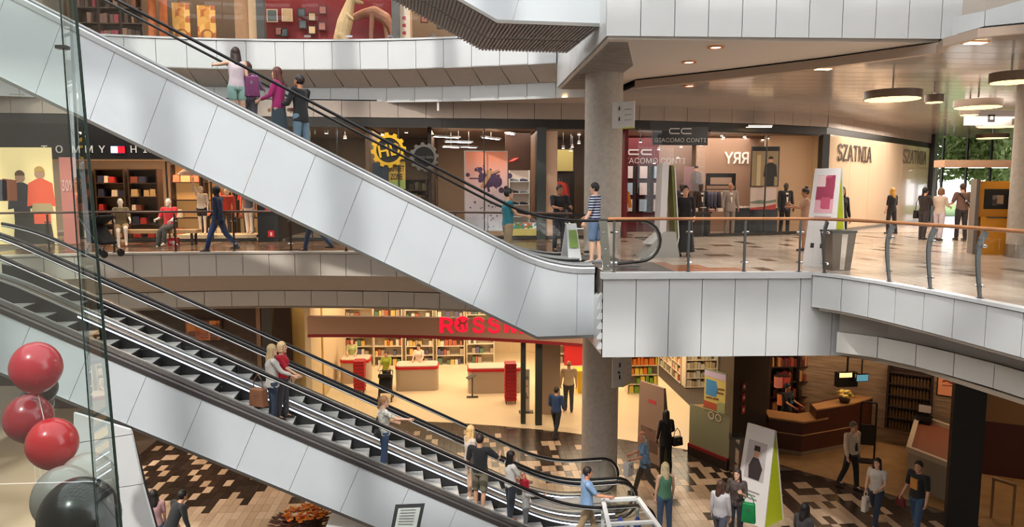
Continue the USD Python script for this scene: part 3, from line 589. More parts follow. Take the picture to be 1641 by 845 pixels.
for i, x in enumerate((-9.5, -8.4, -7.35)): rack('shelf_unit', ['golden backlit shelf left of the umbrella mannequin', 'golden backlit shelf behind the umbrella mannequin', 'golden backlit shelf behind the coral jackets'][i], 'shelf', x, 25.6, 0, 1.0, 2.5, .4, 4, dwood, goods=gsold, back=M('shelf_glow', (232, 184, 116), .5, emit=.22), seed=9 + i, fill=.6, cols=.3, gh=.45, single=('folded_clothes', 'folded clothes', ['red', 'cream', 'navy', 'tan', 'brown', 'coral'], ['left golden shelf', 'middle golden shelf', 'right golden shelf'][i]))
obj('platform', MB().box(sl_x(275), sl_y(-8) + .15, .13, sl_x(408), sl_y(-8) + 1.15, .22), M('platform_pale', (196, 166, 128), .5), '/World', label='low pale display platform in the fashion shop window', cat='platform')
# --- sign pictures on the black pillar
for px, py, nm in ((430, 333, 'upper'), (433, 375, 'lower')):
    x, y, z = at_sign(px, py, -.10); t = thing('fire_sign', f'{nm} small red fire sign on the black shop pillar', 'sign', (x, y, z))
    obj('plate', MB().box(-.1, -.015, -.1, .1, 0, .1), red, t); obj('symbol', MB().box(-.03, -.022, -.06, .03, -.015, .05), M('sign_pink', (240, 190, 180), .5), t)
# --- gear sign shop
gearY = M('gear_yellow', (216, 168, 24), .5); gear_grey = M('gear_grey', (92, 88, 82), .5)
def gear(label, px, py, r, mat, words, rot=8, face=blackm):
    x, y, z = at_sign(px, py, .02); t = thing('gear_sign', label, 'sign', (x, y - .06, z))
    P = []
    for i in range(12):
        for da, rr in ((-.16, r * .86), (-.10, r), (.10, r), (.16, r * .86)): a = i * math.pi / 6 + da + .1; P.append((rr * math.cos(a), rr * math.sin(a)))
    g = Polygon(P).difference(Point(0, 0).buffer(r * .7)); tm = trimesh.creation.extrude_polygon(g, .03, engine='earcut'); v = tm.vertices
    obj('gear_ring', (np.stack([v[:, 0], -v[:, 2], v[:, 1]], 1), tm.faces), mat, t)
    tm = trimesh.creation.cylinder(r * .69, .02, sections=30); v = tm.vertices; obj('disc', (np.stack([v[:, 0], v[:, 2] + .0, v[:, 1]], 1), tm.faces), face, t)
    if words: tm = meshkit.text_mesh(words[0], words[1], .02, True); v = np.array(tm.vertices); v[:, 0] -= v[:, 0].max() / 2; v[:, 1] -= words[1] / 2; a = math.radians(rot); v[:, 0], v[:, 1] = v[:, 0] * math.cos(a) - v[:, 1] * math.sin(a), v[:, 0] * math.sin(a) + v[:, 1] * math.cos(a); obj('lettering', (np.stack([v[:, 0], -v[:, 2] - .015, v[:, 1]], 1), tm.faces), mat, t)
gear('yellow gear emblem with bold letters on the dark shop window', 624, 241, .55, gearY, ('HD', .36), 10)
gear('grey gear emblem behind the window, right of the yellow one', 680, 252, .46, gear_grey, ('heavy duty', .085), 0, M('sign_black', (20, 19, 19)))
def poster(label, px0, py0, px1, py1, dy, mat, name='poster', edge=None, cat='poster'):
    """a flat framed print standing dy metres behind the shop line"""
    xa, ya = sx((px0 + px1) / 2, dy); A, B = ony(px0, py0, ya), ony(px1, py1, ya); w, h = B[0] - A[0], A[2] - B[2]
    t = thing(name, label, cat, (A[0] + w / 2, ya, B[2]))
    obj('sheet', MB().box(-w / 2, 0, 0, w / 2, .02, h), mat, t)
    if edge:
        for q in ((-w / 2 - .03, 0, w / 2 + .03, -.03), (-w / 2 - .03, h, w / 2 + .03, h + .03)): obj('frame_bar', MB().box(q[0], -.01, min(q[1], q[3]), q[2], .03, max(q[1], q[3])), edge, t)
        for s in (-1, 1): obj('frame_bar', MB().box(s * w / 2 - .03 * (s < 0), -.01, 0, s * w / 2 + .03 * (s > 0), .03, h), edge, t)
    return t, w, h
def flat(t, name, pts, mat, dy=-.004, th=.003):
    g = pts if hasattr(pts, 'area') else Polygon(pts)
    if not g.is_valid: g = g.buffer(0)
    V = MB()
    for q in getattr(g, 'geoms', [g]):
        if q.area < 1e-6: continue
        tm = trimesh.creation.extrude_polygon(q, th, engine='earcut'); v = tm.vertices; V.add(np.stack([v[:, 0], -v[:, 2] + dy, v[:, 1]], 1), tm.faces)
    return obj(name, V, mat, t)
t, w, h = poster('yellow poster with black lettering beside the gear sign', 621, 259, 650, 303, .05, M('poster_yellow', (214, 172, 60), .5))
inkm = M('ink_black', (24, 22, 20), .6)
text3(t, 'lettering', 'OUTLET', .17, (0, -.005, h - .3), 0, inkm, .006, True, width=w * .9); text3(t, 'lettering', 'ZONE', .17, (-.0, -.005, h - .56), 0, inkm, .006, True, width=w * .66)
flat(t, 'green_band', [(-w / 2, 0), (w / 2, 0), (w / 2, h * .34), (-w / 2, h * .28)], M('print_lime', (168, 186, 96), .5))
t, w, h = poster('dark blue board covering the left of the yellow poster', 597, 261, 623, 300, -.02, M('board_navy', (38, 48, 58), .5))
for i, px in enumerate((605, 655, 672)): rack('shelf_unit', ['shelf of goods behind the yellow poster', 'shelf of goods under the grey gear emblem', 'shelf of goods at the right end of the gear shop'][i], 'shelf', sl_x(px), 25.3 + .3 * i, 0, .9, 2.0, .4, 5, M('shelf_brown', (84, 66, 52), .6), goods=[M('goods_tan', (150, 118, 84), .7), M('goods_dark', (60, 50, 42), .7), M('goods_olive', (104, 100, 70), .7)], seed=30 + i, cols=.16)
# --- shoe shop with splash poster
pm = usdkit.material(stage, '/World/Looks/splash_print', {'t': ('texture_coordinate', {}), 's': ('separate_xyz', {}), 'r': ('rgb_ramp', {'ramp': [(0, lin((206, 206, 216))), (.4, lin((222, 198, 198))), (.85, lin((236, 148, 116))), (1, lin((234, 132, 96)))]}), 'mr': ('map_range', dict(from_min=0.0, from_max=2.7)), 'p': ('principled_bsdf', dict(roughness=.5))}, [('t.object', 's.vector'), ('s.z', 'mr.value'), ('mr.result', 'r.fac'), ('r.color', 'p.base_color')], surface='p.BSDF')
t, w, h = poster('large pink and white poster with a dark paint splash figure', 745, 243, 812, 369, .35, pm, edge=M('poster_edge', (190, 180, 170), .4))
r_ = random.Random(5)
splash = None
for i in range(46):
    a, d = r_.uniform(0, 6.28), abs(r_.gauss(0, .26)); q = Point(d * math.cos(a) * 1.25 + .02, h * .66 + d * math.sin(a) * .8).buffer(abs(r_.gauss(.055, .05)) + .012, 3)
    splash = q if splash is None else splash.union(q)
for k in range(9): a = r_.uniform(0, 6.28); splash = splash.union(LineString([(0, h * .66), (.52 * math.cos(a), h * .66 + .42 * math.sin(a))]).buffer(.02))
flat(t, 'splash', splash, M('ink_plum', (74, 48, 78), .6)); flat(t, 'figure', Point(.1, h * .74).buffer(.09).union(LineString([(.1, h * .7), (-.12, h * .56)]).buffer(.06)).union(LineString([(.12, h * .72), (.4, h * .76)]).buffer(.035)), M('ink_tan', (190, 140, 100), .6), -.008)
sm_ = None
for i in range(30): q = Point(r_.uniform(-.55, .55), r_.uniform(.1, h * .45)).buffer(abs(r_.gauss(0, .02)) + .006, 3); sm_ = q if sm_ is None else sm_.union(q)
flat(t, 'specks', sm_, M('ink_grey', (96, 92, 104), .6))
xs_, ys_ = sx(834, .3)
case = thing('shoe_stand', 'tall white stand with sports shoes beside the splash poster', 'display stand', (xs_, ys_, 0))
obj('back_panel', MB().box(-.33, .25, .1, .33, .3, 2.25), M('stand_white', (226, 206, 190), .5), case); obj('side', MB().box(-.34, 0, .1, -.32, .3, 2.25), white, case); obj('side', MB().box(.32, 0, .1, .34, .3, 2.25), white, case)
def shoe_mesh(L=.28):
    mb = MB(); mb.tube([(-L / 2, 0, .035), (-L * .2, 0, .05), (L * .2, 0, .035), (L / 2, 0, .028)], [.035, .045, .038, .024], 8); mb.box(-L / 2, -.035, 0, L / 2, .035, .018); return mb
for k in range(5):
    z = .35 + k * .38; obj('shelf', MB().box(-.32, 0, z, .32, .25, z + .02), white, case)
    for s in (-1, 1):
        q = thing('sports_shoe', f"{'left' if s < 0 else 'right'} sports shoe on shelf {['one, the lowest', 'two', 'three', 'four', 'five, the topmost'][k]}, of the white stand", 'shoe', (xs_ + s * .15, ys_ + .12, z + .02), 0, 'shoes on the white stand')
        obj('upper', shoe_mesh(.26), M(['shoe_black', 'shoe_grey', 'shoe_navy'][(k + (s > 0)) % 3], [(30, 30, 32), (120, 120, 124), (36, 42, 66)][(k + (s > 0)) % 3], .5), q)
bx = thing('display_box', 'pale box of bright packs at the foot of the shoe stand', 'box', (sl_x(838), sl_y(2) + .05, .13)); obj('tray', MB().box(-.5, -.0, 0, .5, .3, .22), M('box_yellow', (196, 176, 100), .5), bx); obj('packs', MB().box(-.47, .02, .22, .47, .26, .42), spots('packs', [(60, 140, 150), (225, 220, 210), (200, 90, 60), (90, 130, 80)], 12), bx)
obj('wall_panel', MB().box(sl_x(815), 24.9, 0, sl_x(858), 25.0, 3.6), M('panel_brown', (70, 46, 36), .6), '/World', label='brown wall behind the shoe stand', kind='structure')
q = thing('neon_mark', 'small red glowing swoosh on the brown wall', 'sign', (sx(829)[0], 24.88, 2.6)); flat(q, 'tube', [(-.16, -.03), (0, .0), (.18, .1), (.02, .08)], M('neon_red', (255, 60, 50), .5, emit=4), 0, .02)
# glowing strips standing in for bright reflections on the shoe shop ceiling
for i, (px, py, L, rz) in enumerate(((715, 220, 1.1, 40), (735, 228, 1.0, 25), (752, 236, .8, 50), (790, 222, 1.2, 60), (828, 212, .9, 60), (722, 236, .7, 30))):
    x, y, z = at_sign(px, py, .9 + .2 * i); z = min(z, 3.5); t = thing('reflection_strip', ORD[i] + ' glowing silver strip standing for a reflection under the shoe shop ceiling', 'lamp', (x, y, z), rz, 'glowing reflection strips of the shoe shop')
    obj('housing', MB().box(-L / 2, -.09, 0, L / 2, .09, .05), steel, t); obj('stem', MB().tube([(0, 0, .05), (0, 0, max(.08, 3.62 - z))], .01, 5), steel, t); obj('tube', MB().box(-L / 2 + .05, -.05, -.02, L / 2 - .05, .05, 0), M('reflection_glow', (240, 240, 255), .4, emit=3.5), t)
# --- beige panel, red banner shop
x, y = sx(882); obj('wall_panel', MB().box(sl_x(871), y + .1, 0, sl_x(894), y + .2, 3.5), M('panel_beige', (214, 176, 148), .5), '/World', label='beige panel between the shoe shop and the red banner shop', kind='structure')
t, w, h = poster('tall red banner with small white marks behind the column', 941, 236, 962, 372, .5, M('banner_red', (214, 28, 48), .5), name='banner', cat='banner')
zb_ = ony(951, 372, sx(951.5, .5)[1])[2]; obj('stand', MB().box(-w * .3, -.06, -zb_, w * .3, .1, 0), black, t); flat(t, 'white_mark', [(.0, h * .42), (.16, h * .42), (.16, h * .47), (0, h * .47)], white); flat(t, 'white_mark', [(.02, h * .72), (.12, h * .72), (.12, h * .76), (.02, h * .76)], white)
obj('wall_panel', MB().box(sl_x(905), 27.0, 2.3, sl_x(946), 27.1, 3.1), M('panel_lime', (196, 182, 108), .6), '/World', label='pale green panel at the back of the red banner shop', kind='structure')
obj('wall_panel', MB().box(sl_x(897), 27.1, 0, sl_x(950), 27.2, 2.3), M('panel_dark', (34, 30, 28), .6), '/World', label='dark wall at the back of the red banner shop', kind='structure')
def garment(name, label, cat, x, y, z, col, w=.44, h=.7, rz=0, group=None):
    """a jacket or shirt on a hanger, with shoulders, sleeves and body"""
    t = thing(name, label, cat, (x, y, z), rz, group); m = M('garment_%d_%d_%d' % col, col, .85)
    g = Polygon([(-.06, h), (.06, h), (w / 2, h - .08), (w / 2 + .1, .18), (w / 2 - .0, .15), (w / 2 - .06, h - .3), (w / 2 - .05, 0), (-w / 2 + .05, 0), (-w / 2 + .06, h - .3), (-w / 2, .15), (-w / 2 - .1, .18), (-w / 2, h - .08)])
    tm = trimesh.creation.extrude_polygon(g, .09, engine='earcut'); v = tm.vertices; obj('cloth', (np.stack([v[:, 0], .045 - v[:, 2], v[:, 1]], 1), tm.faces), m, t)
    obj('hanger', MB().tube([(0, 0, h - .02), (0, 0, h + .1)], .008, 5), steel, t)
    if name == 'jacket' and not group or name == 'shirt' or cat == 'shirt': q = thing('clothes_stand', 'thin steel stand of the ' + label.split(' hanging')[0].split(' shown')[0], 'clothes stand', (x, y + .07, 0)); obj('pole', MB().tube([(0, 0, 0), (0, 0, z + h + .12)], .012, 6), steel, q); obj('foot', MB().box(-.2, -.15, 0, .2, .15, .02), steel, q)
    return t
garment('jacket', 'coral jacket hanging in the red banner shop', 'jacket', sl_x(912), 25.6, 1.2, (226, 84, 64)); garment('jacket', 'dark red jacket hanging in the red banner shop', 'jacket', sl_x(920), 26.2, 1.2, (150, 40, 36)); garment('jacket', 'blue denim shirt hanging low in the red banner shop', 'shirt', sl_x(908), 24.6, .3, (110, 140, 180))
# --- tailor shop
twall = M('tailor_wall', (176, 140, 116), .7); tred = M('tailor_red', (96, 10, 24), .55)
obj('wall_panel', MB().box(sl_x(1012), 27.0, 0, sl_x(1098), 27.15, 3.6), tred, '/World', label='dark red wall with shirt niches in the tailor shop', kind='structure')
obj('wall_panel', MB().box(sl_x(1098), 27.6, 0, sl_x(1160), 27.75, 3.6), M('tailor_back', (150, 124, 112), .7), '/World', label='greyish brown back wall in the tailor shop', kind='structure')
xa, ya = sl_x(1252), 26.2; obj('wall_panel', MB().box(xa, ya, 0, 13.1, ya + .1, 3.6), M('tailor_cream', (216, 178, 140), .6), '/World', label='cream wall in the right window of the tailor shop', kind='structure')
xa = sl_x(1160); obj('wall_panel', MB().box(xa, 27.0, 0, sl_x(1252) + .3, 27.1, 3.6), twall, '/World', label='tan back wall with mirrored letters in the tailor shop', kind='structure')
def hang_sign(label, px0, py0, px1, py1, dy):
    t, w, h = poster(label, px0, py0, px1, py1, dy, M('sign_black', (20, 19, 19)), name='shop_sign', cat='sign'); return t, w, h
t, w, h = hang_sign('black hanging sign with a silver double C emblem and letters', 1046, 203, 1134, 233, -.12)
silver = M('letter_silver', (176, 170, 168), .4, .3, emit=.04)
text3(t, 'lettering', 'GIACOMO CONTI', .13, (0, -.01, .1), 0, silver, .01, width=w * .93)
for cx in (-.2, .2):
    flat(t, 'emblem', LineString([(cx + .17, .38), (cx - .12, .38), (cx - .17, .42), (cx - .17, .50), (cx - .12, .54), (cx + .17, .54)]).buffer(.022, cap_style=2), silver, -.01, .01)
tq = thing('wall_letters', 'silver letters on the dark red wall, half hidden by the column', 'letters', (0, 0, 0)); P_ = ony(1046, 262, 26.95); text3(tq, 'lettering', 'GIACOMO CONTI', .2, P_, 0, silver, .02, width=2.5)
for cx in (-.25, .25): flat(thing('wall_emblem', ['left', 'right'][cx > 0] + ' half of the silver emblem on the dark red wall', 'emblem', (P_[0] - .5 + cx, 26.95, P_[2] + .42)), 'letter_c', LineString([(.2, -.08), (-.15, -.08), (-.2, 0), (-.15, .08), (.2, .08)]).buffer(.03, cap_style=2), silver, -.01, .01)
P_ = ony(1180, 262, 26.95); tq = thing('wall_letters', 'large white mirrored letters on the tan back wall', 'letters', (0, 0, 0)); text3(tq, 'lettering', 'RRY', .42, P_, 0, M('letter_white', (236, 226, 214), .5, emit=.3), .03, True, mirror=True, width=.95)
t = thing('shirt_shelf', 'white shirts displayed in niches of the dark red wall', 'shelf', (sl_x(1050), 26.5, 0))
for i in range(5):
    for j in range(3): obj('niche_frame', MB().box(-1.4 + i * .55, .3, .75 + j * .62, -.93 + i * .55, .42, 1.28 + j * .62), M('niche_black', (24, 18, 18), .6), t); obj('folded_shirt', MB().box(-1.36 + i * .55, .22, .79 + j * .62, -1.08 + i * .55, .3, 1.24 + j * .62), M('shirt_pale', (220, 206, 206), .7) if (i + j) % 3 else M('shirt_blue', (168, 190, 210), .7), t)
t, w, h = poster('poster of a model in a grey jacket on the tailor shop wall', 1096, 267, 1131, 306, 3.2, M('poster_mauve', (152, 118, 120), .5))
def print_person(t, x, z, s, coat, skin, hair, dy=-.004):
    flat(t, 'printed_head', Point(x, z + .86 * s).buffer(.085 * s), skin, dy); flat(t, 'printed_hair', Point(x, z + .91 * s).buffer(.085 * s).intersection(Polygon([(x - s, z + .9 * s), (x + s, z + .9 * s), (x + s, z + 2 * s), (x - s, z + 2 * s)])), hair, dy - .003)
    flat(t, 'printed_body', Polygon([(x - .05 * s, z + .78 * s), (x + .05 * s, z + .78 * s), (x + .2 * s, z + .7 * s), (x + .24 * s, z + .3 * s), (x + .14 * s, z + .32 * s), (x + .14 * s, z), (x - .14 * s, z), (x - .14 * s, z + .32 * s), (x - .24 * s, z + .3 * s), (x - .2 * s, z + .7 * s)]), coat, dy)
skinp = M('print_skin', (198, 150, 122), .6); hairp = M('print_hair', (40, 30, 26), .6)
print_person(t, .05, .0, .95, M('print_grey', (120, 110, 112), .6), skinp, hairp)
t, w, h = poster('sepia poster of a man in a dark suit hanging in the tailor window', 1206, 236, 1246, 298, .5, M('poster_sepia', (150, 128, 92), .5), edge=M('sign_black', (20, 19, 19)))
print_person(t, .2, .0, 1.05, M('print_dark', (34, 30, 28), .6), skinp, hairp); flat(t, 'column_print', [(-.3, 0), (-.16, 0), (-.16, h * .8), (-.3, h * .8)], M('print_pale', (196, 178, 140), .6)); flat(t, 'top_band', [(-w / 2, h - .13), (w / 2, h - .13), (w / 2, h), (-w / 2, h)], inkm)
t, w, h = poster('pale poster with a red sweep under the sepia poster', 1203, 301, 1243, 336, .45, M('poster_cream', (196, 176, 166), .5))
flat(t, 'red_sweep', [(-w / 2, 0), (w / 2, .0), (w / 2, .2), (0, .1), (-w / 2, .06)], M('print_red', (170, 60, 54), .6)); flat(t, 'scene_band', [(-w / 2, .28), (-.1, .34), (.1, .3), (w / 2, .36), (w / 2, .26), (0, .2), (-w / 2, .22)], M('print_green', (110, 120, 104), .6))
t = thing('clothes_rail', 'black rail of hanging jackets under the mirrored letters', 'clothes rail', (sl_x(1183), 25.9, 0))
for s in (-1, 1): obj('post', MB().tube([(s * .55, 0, 0), (s * .55, 0, 1.75)], .02, 6), black, t)
obj('rail', MB().tube([(-.55, 0, 1.62), (.55, 0, 1.62)], .018, 6), black, t); obj('header', MB().box(-.55, -.02, 1.75, .55, .04, 2.2), M('sign_black', (20, 19, 19)), t); obj('header_card', MB().box(-.4, -.03, 1.8, .4, -.02, 2.05), M('card_tan', (190, 160, 140), .6), t)
for i, c in enumerate([(60, 66, 92), (76, 84, 116), (88, 82, 92), (48, 50, 70), (190, 176, 160), (96, 74, 66), (120, 60, 60), (210, 200, 190)]): garment('jacket', f'hanging {["navy", "slate blue", "grey", "dark blue", "pale tan", "brown", "maroon", "white"][i]} jacket on the black rail', 'jacket', sl_x(1183) - .47 + i * .135, 25.9, .82, c, .40, .7, 74, 'jackets on the black rail')
def low_table(label, px0, px1, dy, z, mat, top):
    xa, y = sx((px0 + px1) / 2, dy); w = sl_x(px1) - sl_x(px0); t = thing('display_table', label, 'table', (xa, y, 0))
    obj('table_top', MB().box(-w / 2, -.3, z - .06, w / 2, .35, z), mat, t); obj('body', MB().box(-w / 2 + .04, -.26, 0, w / 2 - .04, .3, z - .06), M('sign_black', (20, 19, 19)), t); return xa, y, w
xa, y, w = low_table('black display table with folded shirts in the tailor window', 1195, 1258, .9, .95, black, None)
for i in range(9): q = thing('folded_shirt', ORD[i] + ' folded pale shirt from the left on the black display table', 'shirt', (xa - w / 2 + .15 + i * (w - .3) / 8, y - .1, .95), 0, 'folded shirts on the display table'); obj('shirt', MB().hexa([[-.09, -.12, 0], [.09, -.12, 0], [.09, .12, 0], [-.09, .12, 0], [-.08, -.11, .05], [.08, -.11, .05], [.08, .11, .05], [-.08, .11, .05]]), M('shirt_white', (232, 214, 200), .7), q); obj('collar', MB().box(-.05, .04, .05, .05, .1, .075), M('shirt_white', (232, 214, 200)), q)
xa, y, w = low_table('low table with accessories behind the woman in black', 1105, 1150, .9, .85, dwood, None)
for i in range(5): q = thing('accessory_box', ORD[i] + ' small accessory box from the left on the low table', 'box', (xa - w / 2 + .2 + i * .3, y - .1, .85), 0, 'accessory boxes'); obj('box', MB().box(-.09, -.09, 0, .09, .09, .07 + .03 * (i % 3)), M(['box_rose', 'box_cream', 'box_dark'][i % 3], [(170, 110, 96), (220, 200, 180), (60, 44, 40)][i % 3], .6), q); obj('lid', MB().box(-.095, -.095, .07 + .03 * (i % 3), .095, .095, .09 + .03 * (i % 3)), M('box_cream', (220, 200, 180)), q)
# spot lights under the shop ceilings
sp = [(1073, 262), (1090, 240), (1116, 253), (1131, 236), (1147, 233), (1160, 215), (1172, 207), (1187, 207), (1198, 208), (1213, 208), (1228, 208), (1244, 208), (1106, 201), (1255, 208), (908, 211), (940, 211), (903, 245), (912, 238), (930, 242), (938, 236), (946, 230), (952, 226), (1014, 222), (1040, 228), (1020, 245), (1260, 208), (515, 214), (540, 222), (600, 212), (648, 212)]
cnt = {}
for i, (px, py) in enumerate(sorted(sp)):
    x, y, z = at_sign(px, py, 1.1 + (i * 37 % 11) * .18); z = min(z, 3.5)
    g = 'under the tailor shop ceiling' if px > 1050 else 'in the red banner shop' if 880 < px < 960 else 'right behind the column' if px > 960 else 'above the gear shop'; n = cnt[g] = cnt.get(g, -1) + 1
    t = thing('spot_light', ORD[n] + ' small bright spot light from the left ' + g, 'lamp', (x, y, z), 0, 'spot lights ' + g)
    obj('housing', MB().lathe([[0, .0], [.055, 0], [.045, .1], [0, .1]], k=10), M('spot_case', (150, 146, 140), .4), t); obj('lens', MB().lathe([[0, -.012], [.05, -.012], [.05, 0], [0, 0]], k=10), lampc, t)
    obj('stem', MB().tube([(0, 0, .1), (0, 0, max(.12, 3.62 - z))], .008, 5), steel, t)
x, y = sx(1205, .1); q = thing('flat_lamp', 'wide flat warm lamp above the tailor window', 'lamp', (x, y - .5, 3.70)); obj('case', MB().box(-.42, -.12, .02, .42, .12, .08), steel, q); obj('diffuser', MB().box(-.4, -.1, 0, .4, .1, .02), lampw, q); obj('bracket', MB().box(-.02, .1, .03, .02, .5, .06), steel, q)
# --- frosted wall with lettering, to the right
fr_m = usdkit.material(stage, '/World/Looks/frosted_wall', {'p': ('principled_bsdf', dict(base_color=lin((214, 188, 158)), roughness=.12, coat_weight=.4))}, surface='p.BSDF')
A_, B_ = np.array([13.35, 25.55]), np.array([22.9, 34.1]); D_ = (B_ - A_) / np.linalg.norm(B_ - A_); ang = math.degrees(math.atan2(D_[1], D_[0]))
t = thing('wall_frosted', 'long pale frosted glass wall with dark lettering', kind='structure')
for k in range(6):
    p, q = A_ + (B_ - A_) * k / 6 + D_ * .01, A_ + (B_ - A_) * (k + 1) / 6 - D_ * .01; obj('panel', MB().bar((*p, 1.85), (*q, 1.85), .03, 3.5), fr_m, t)
obj('base', MB().bar((*A_, .06), (*B_, .06), .06, .12), steel, t)
def on_wall(px, py):
    n = np.array([-D_[1], D_[0]]); r = ray(px, py); k = ((A_ - eye[:2]) @ n) / (r[:2] @ n); return eye + r * k
P_, Q_ = on_wall(1340, 256), on_wall(1394, 256); tt = thing('wall_letters', 'large dark letters on the frosted glass wall', 'letters'); mid = (P_ + Q_) / 2
nn = np.array([D_[1], -D_[0]]); text3(tt, 'lettering', 'SZATNIA', .62, (mid[0] + nn[0] * .05, mid[1] + nn[1] * .05, mid[2] - .08), ang, M('letter_brown', (62, 50, 44), .5), .02, False, width=np.linalg.norm((Q_ - P_)[:2]))
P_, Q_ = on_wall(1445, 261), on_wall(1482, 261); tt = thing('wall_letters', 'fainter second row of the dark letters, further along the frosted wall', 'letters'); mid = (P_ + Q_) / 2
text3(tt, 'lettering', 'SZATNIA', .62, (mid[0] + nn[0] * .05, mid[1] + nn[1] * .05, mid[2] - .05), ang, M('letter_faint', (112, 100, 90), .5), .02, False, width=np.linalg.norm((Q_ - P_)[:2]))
# exit glazing, columns and trees outside
wx = thing('window_8', 'tall exit glazing with green trees outside', kind='structure')
pillar(23.3, 34.6, .5, .5, 0, 4.3, 'dark post at the end of the frosted wall', mat=frame_m, rz=40)
for k in range(7): obj('mullion', MB().box(22.9 + k * 1.35, 36.95, 0, 22.98 + k * 1.35, 37.08, 4.3), frame_m, wx)
for k in range(6): obj('pane', MB().sheet((22.99 + k * 1.35, 37.006, 2.15), (24.24 + k * 1.35, 37.006, 2.15), .012, 4.26), shopglass, wx)
obj('transom', MB().box(22.9, 36.95, 2.75, 31, 37.08, 2.85), frame_m, wx)
obj('wall_right', MB().box(31, 3, -.6, 31.3, 37, 9.6), wm, '/World', label='wall at the far right of the middle gallery', kind='structure')
column(27.9, 34.0, .65, 0, 4.3, 'smooth pale column in front of the exit glazing', M('column_pale', (150, 152, 156), .35))
obj('ground', MB().box(13.5, 37.1, -.4, 60, 70, -.1), M('grass', (92, 120, 60), .9, noise=.3, ns=1), '/World', label='green lawn outside the exit', kind='structure')
leafm = usdkit.material(stage, '/World/Looks/leaf', {'d': ('diffuse_bsdf', dict(color=lin((150, 164, 118)))), 'tr': ('translucent_bsdf', dict(color=lin((178, 194, 130)))), 'm': ('mix_closure', dict(fac=.4))}, [('d.BSDF', 'm.closure1'), ('tr.BSDF', 'm.closure2')], surface='m.closure')
def tree(x, y, h, r, label, seed):
    t = thing('tree', label, 'tree', (x, y, -.1)); rs = np.random.RandomState(seed)
    obj('trunk', MB().tube([(0, 0, 0), (.05, 0, h * .4), (0, .05, h * .75)], [.16, .12, .06], 8), M('bark', (84, 68, 52), .9, noise=.2), t)
    n = 3600; d = rs.normal(size=(n, 3)); d /= np.linalg.norm(d, axis=1, keepdims=True); p = d * (rs.rand(n, 1) ** .4) * [r, r, h * .38] + [0, 0, h * .62]
    a = rs.normal(size=(n, 3)); a /= np.linalg.norm(a, axis=1, keepdims=True); b = np.cross(a, rs.normal(size=(n, 3))); b /= np.linalg.norm(b, axis=1, keepdims=True); s = rs.uniform(.14, .26, (n, 1))
    V = np.stack([p - a * s, p + b * s * .6, p + a * s, p - b * s * .6], 1).reshape(-1, 3); F = np.arange(4 * n).reshape(-1, 4); obj('foliage', (V, F), leafm, t, kind='stuff')
for i, (x, y, h, r) in enumerate(((25.5, 42, 6.5, 2.4), (29, 43.5, 7.5, 2.8), (32.5, 42, 6.8, 2.5), (35.5, 45, 8, 3), (23, 45, 8, 3), (39, 43, 7, 2.6))): tree(x, y, h, r, ['green tree outside, behind the left exit pane', 'green tree outside, behind the pale column', 'green tree outside, behind the yellow kiosk', 'large green tree far outside at right', 'large green tree outside behind the frosted wall', 'green tree outside at the far right'][i], 60 + i)
# ring lamps and recessed lamps of the gallery ceiling
for i, (px, py, d, z) in enumerate(((1430, 160, 1.25, 3.78), (1497, 165, .42, 3.78), (1567, 173, 1.12, 3.78), (1553, 185, .5, 3.78), (1620, 133, .75, 3.78), (1605, 203, 1.5, 3.78), (1590, 222, 1.3, 3.95))):
    P_ = onz(px, py, z); t = thing('drum_lamp', ['large round drum lamp above the frosted wall', 'small round drum lamp between the two large ones', 'large round drum lamp left of the right column', 'small round drum lamp just under a large one', 'round drum lamp nearest the right column top', 'far round drum lamp before the exit glazing', 'furthest round drum lamp by the exit'][i], 'lamp', P_)
    obj('drum', MB().lathe([[0, .015], [d / 2, .015], [d / 2 + .01, .02], [d / 2 + .01, .2], [0, .2]], k=32), M('drum_brown', (112, 94, 78), .5), t, smooth=40); obj('diffuser', MB().lathe([[0, 0], [d / 2 - .02, 0], [d / 2 - .02, .015], [0, .015]], k=32), M('lamp_ring', (255, 226, 160), .5, emit=1.7), t); obj('stem', MB().tube([(0, 0, .2), (0, 0, 4.3 - z)], .02, 6), steel, t)
for i, (px, py, z) in enumerate(((1147, 76, 4.5), (1104, 100, 4.5), (1105, 138, 4.3), (1319, 111, 4.3), (1563, 69, 4.3))):
    P_ = onz(px, py, z - .015); t = thing('recessed_lamp', ['bright round recessed lamp near the upper gallery edge', 'bright round recessed lamp beside the column', 'small recessed lamp above the bulkhead', 'small square recessed lamp over the tailor shop', 'rectangular recessed lamp at upper right'][i], 'lamp', P_)
    if i < 3: obj('rim', MB().lathe([[.10, -.01], [.17, -.01], [.17, .012], [.10, .012]], k=20), M('rim_amber', (236, 160, 100), .3, .3), t); obj('lens', MB().lathe([[0, 0], [.11, 0], [.11, .012], [0, .012]], k=20), lampc, t)
    else: obj('rim', MB().box(-.2, -.12, 0, .2, .12, .013), M('rim_amber', (236, 160, 100)), t); obj('lens', MB().box(-.16, -.09, -.012, .16, .09, 0), lampw, t)
for i, (px, py) in enumerate(((525, 171), (905, 155), (1262, 180))):
    P_ = onz(px, py, 4.35); t = thing('recessed_lamp', ['faint recessed lamp over the rear corridor', 'faint recessed lamp left of the column', 'faint recessed lamp above the tailor window'][i], 'lamp', P_); obj('lens', MB().lathe([[0, 0], [.08, 0], [.08, .008], [0, .008]], k=16), lampw, t)
q = thing('ceiling_pipe', 'short white pipe hanging below the upper band', 'pipe', (*ony(702, 165, 22.7)[:2], 4.05)); obj('tube', MB().tube([(0, 0, 0), (0, 0, .32)], .035, 8), white, q); obj('flange', MB().lathe([[0, .3], [.07, .3], [.07, .32], [0, .32]], k=10), white, q)
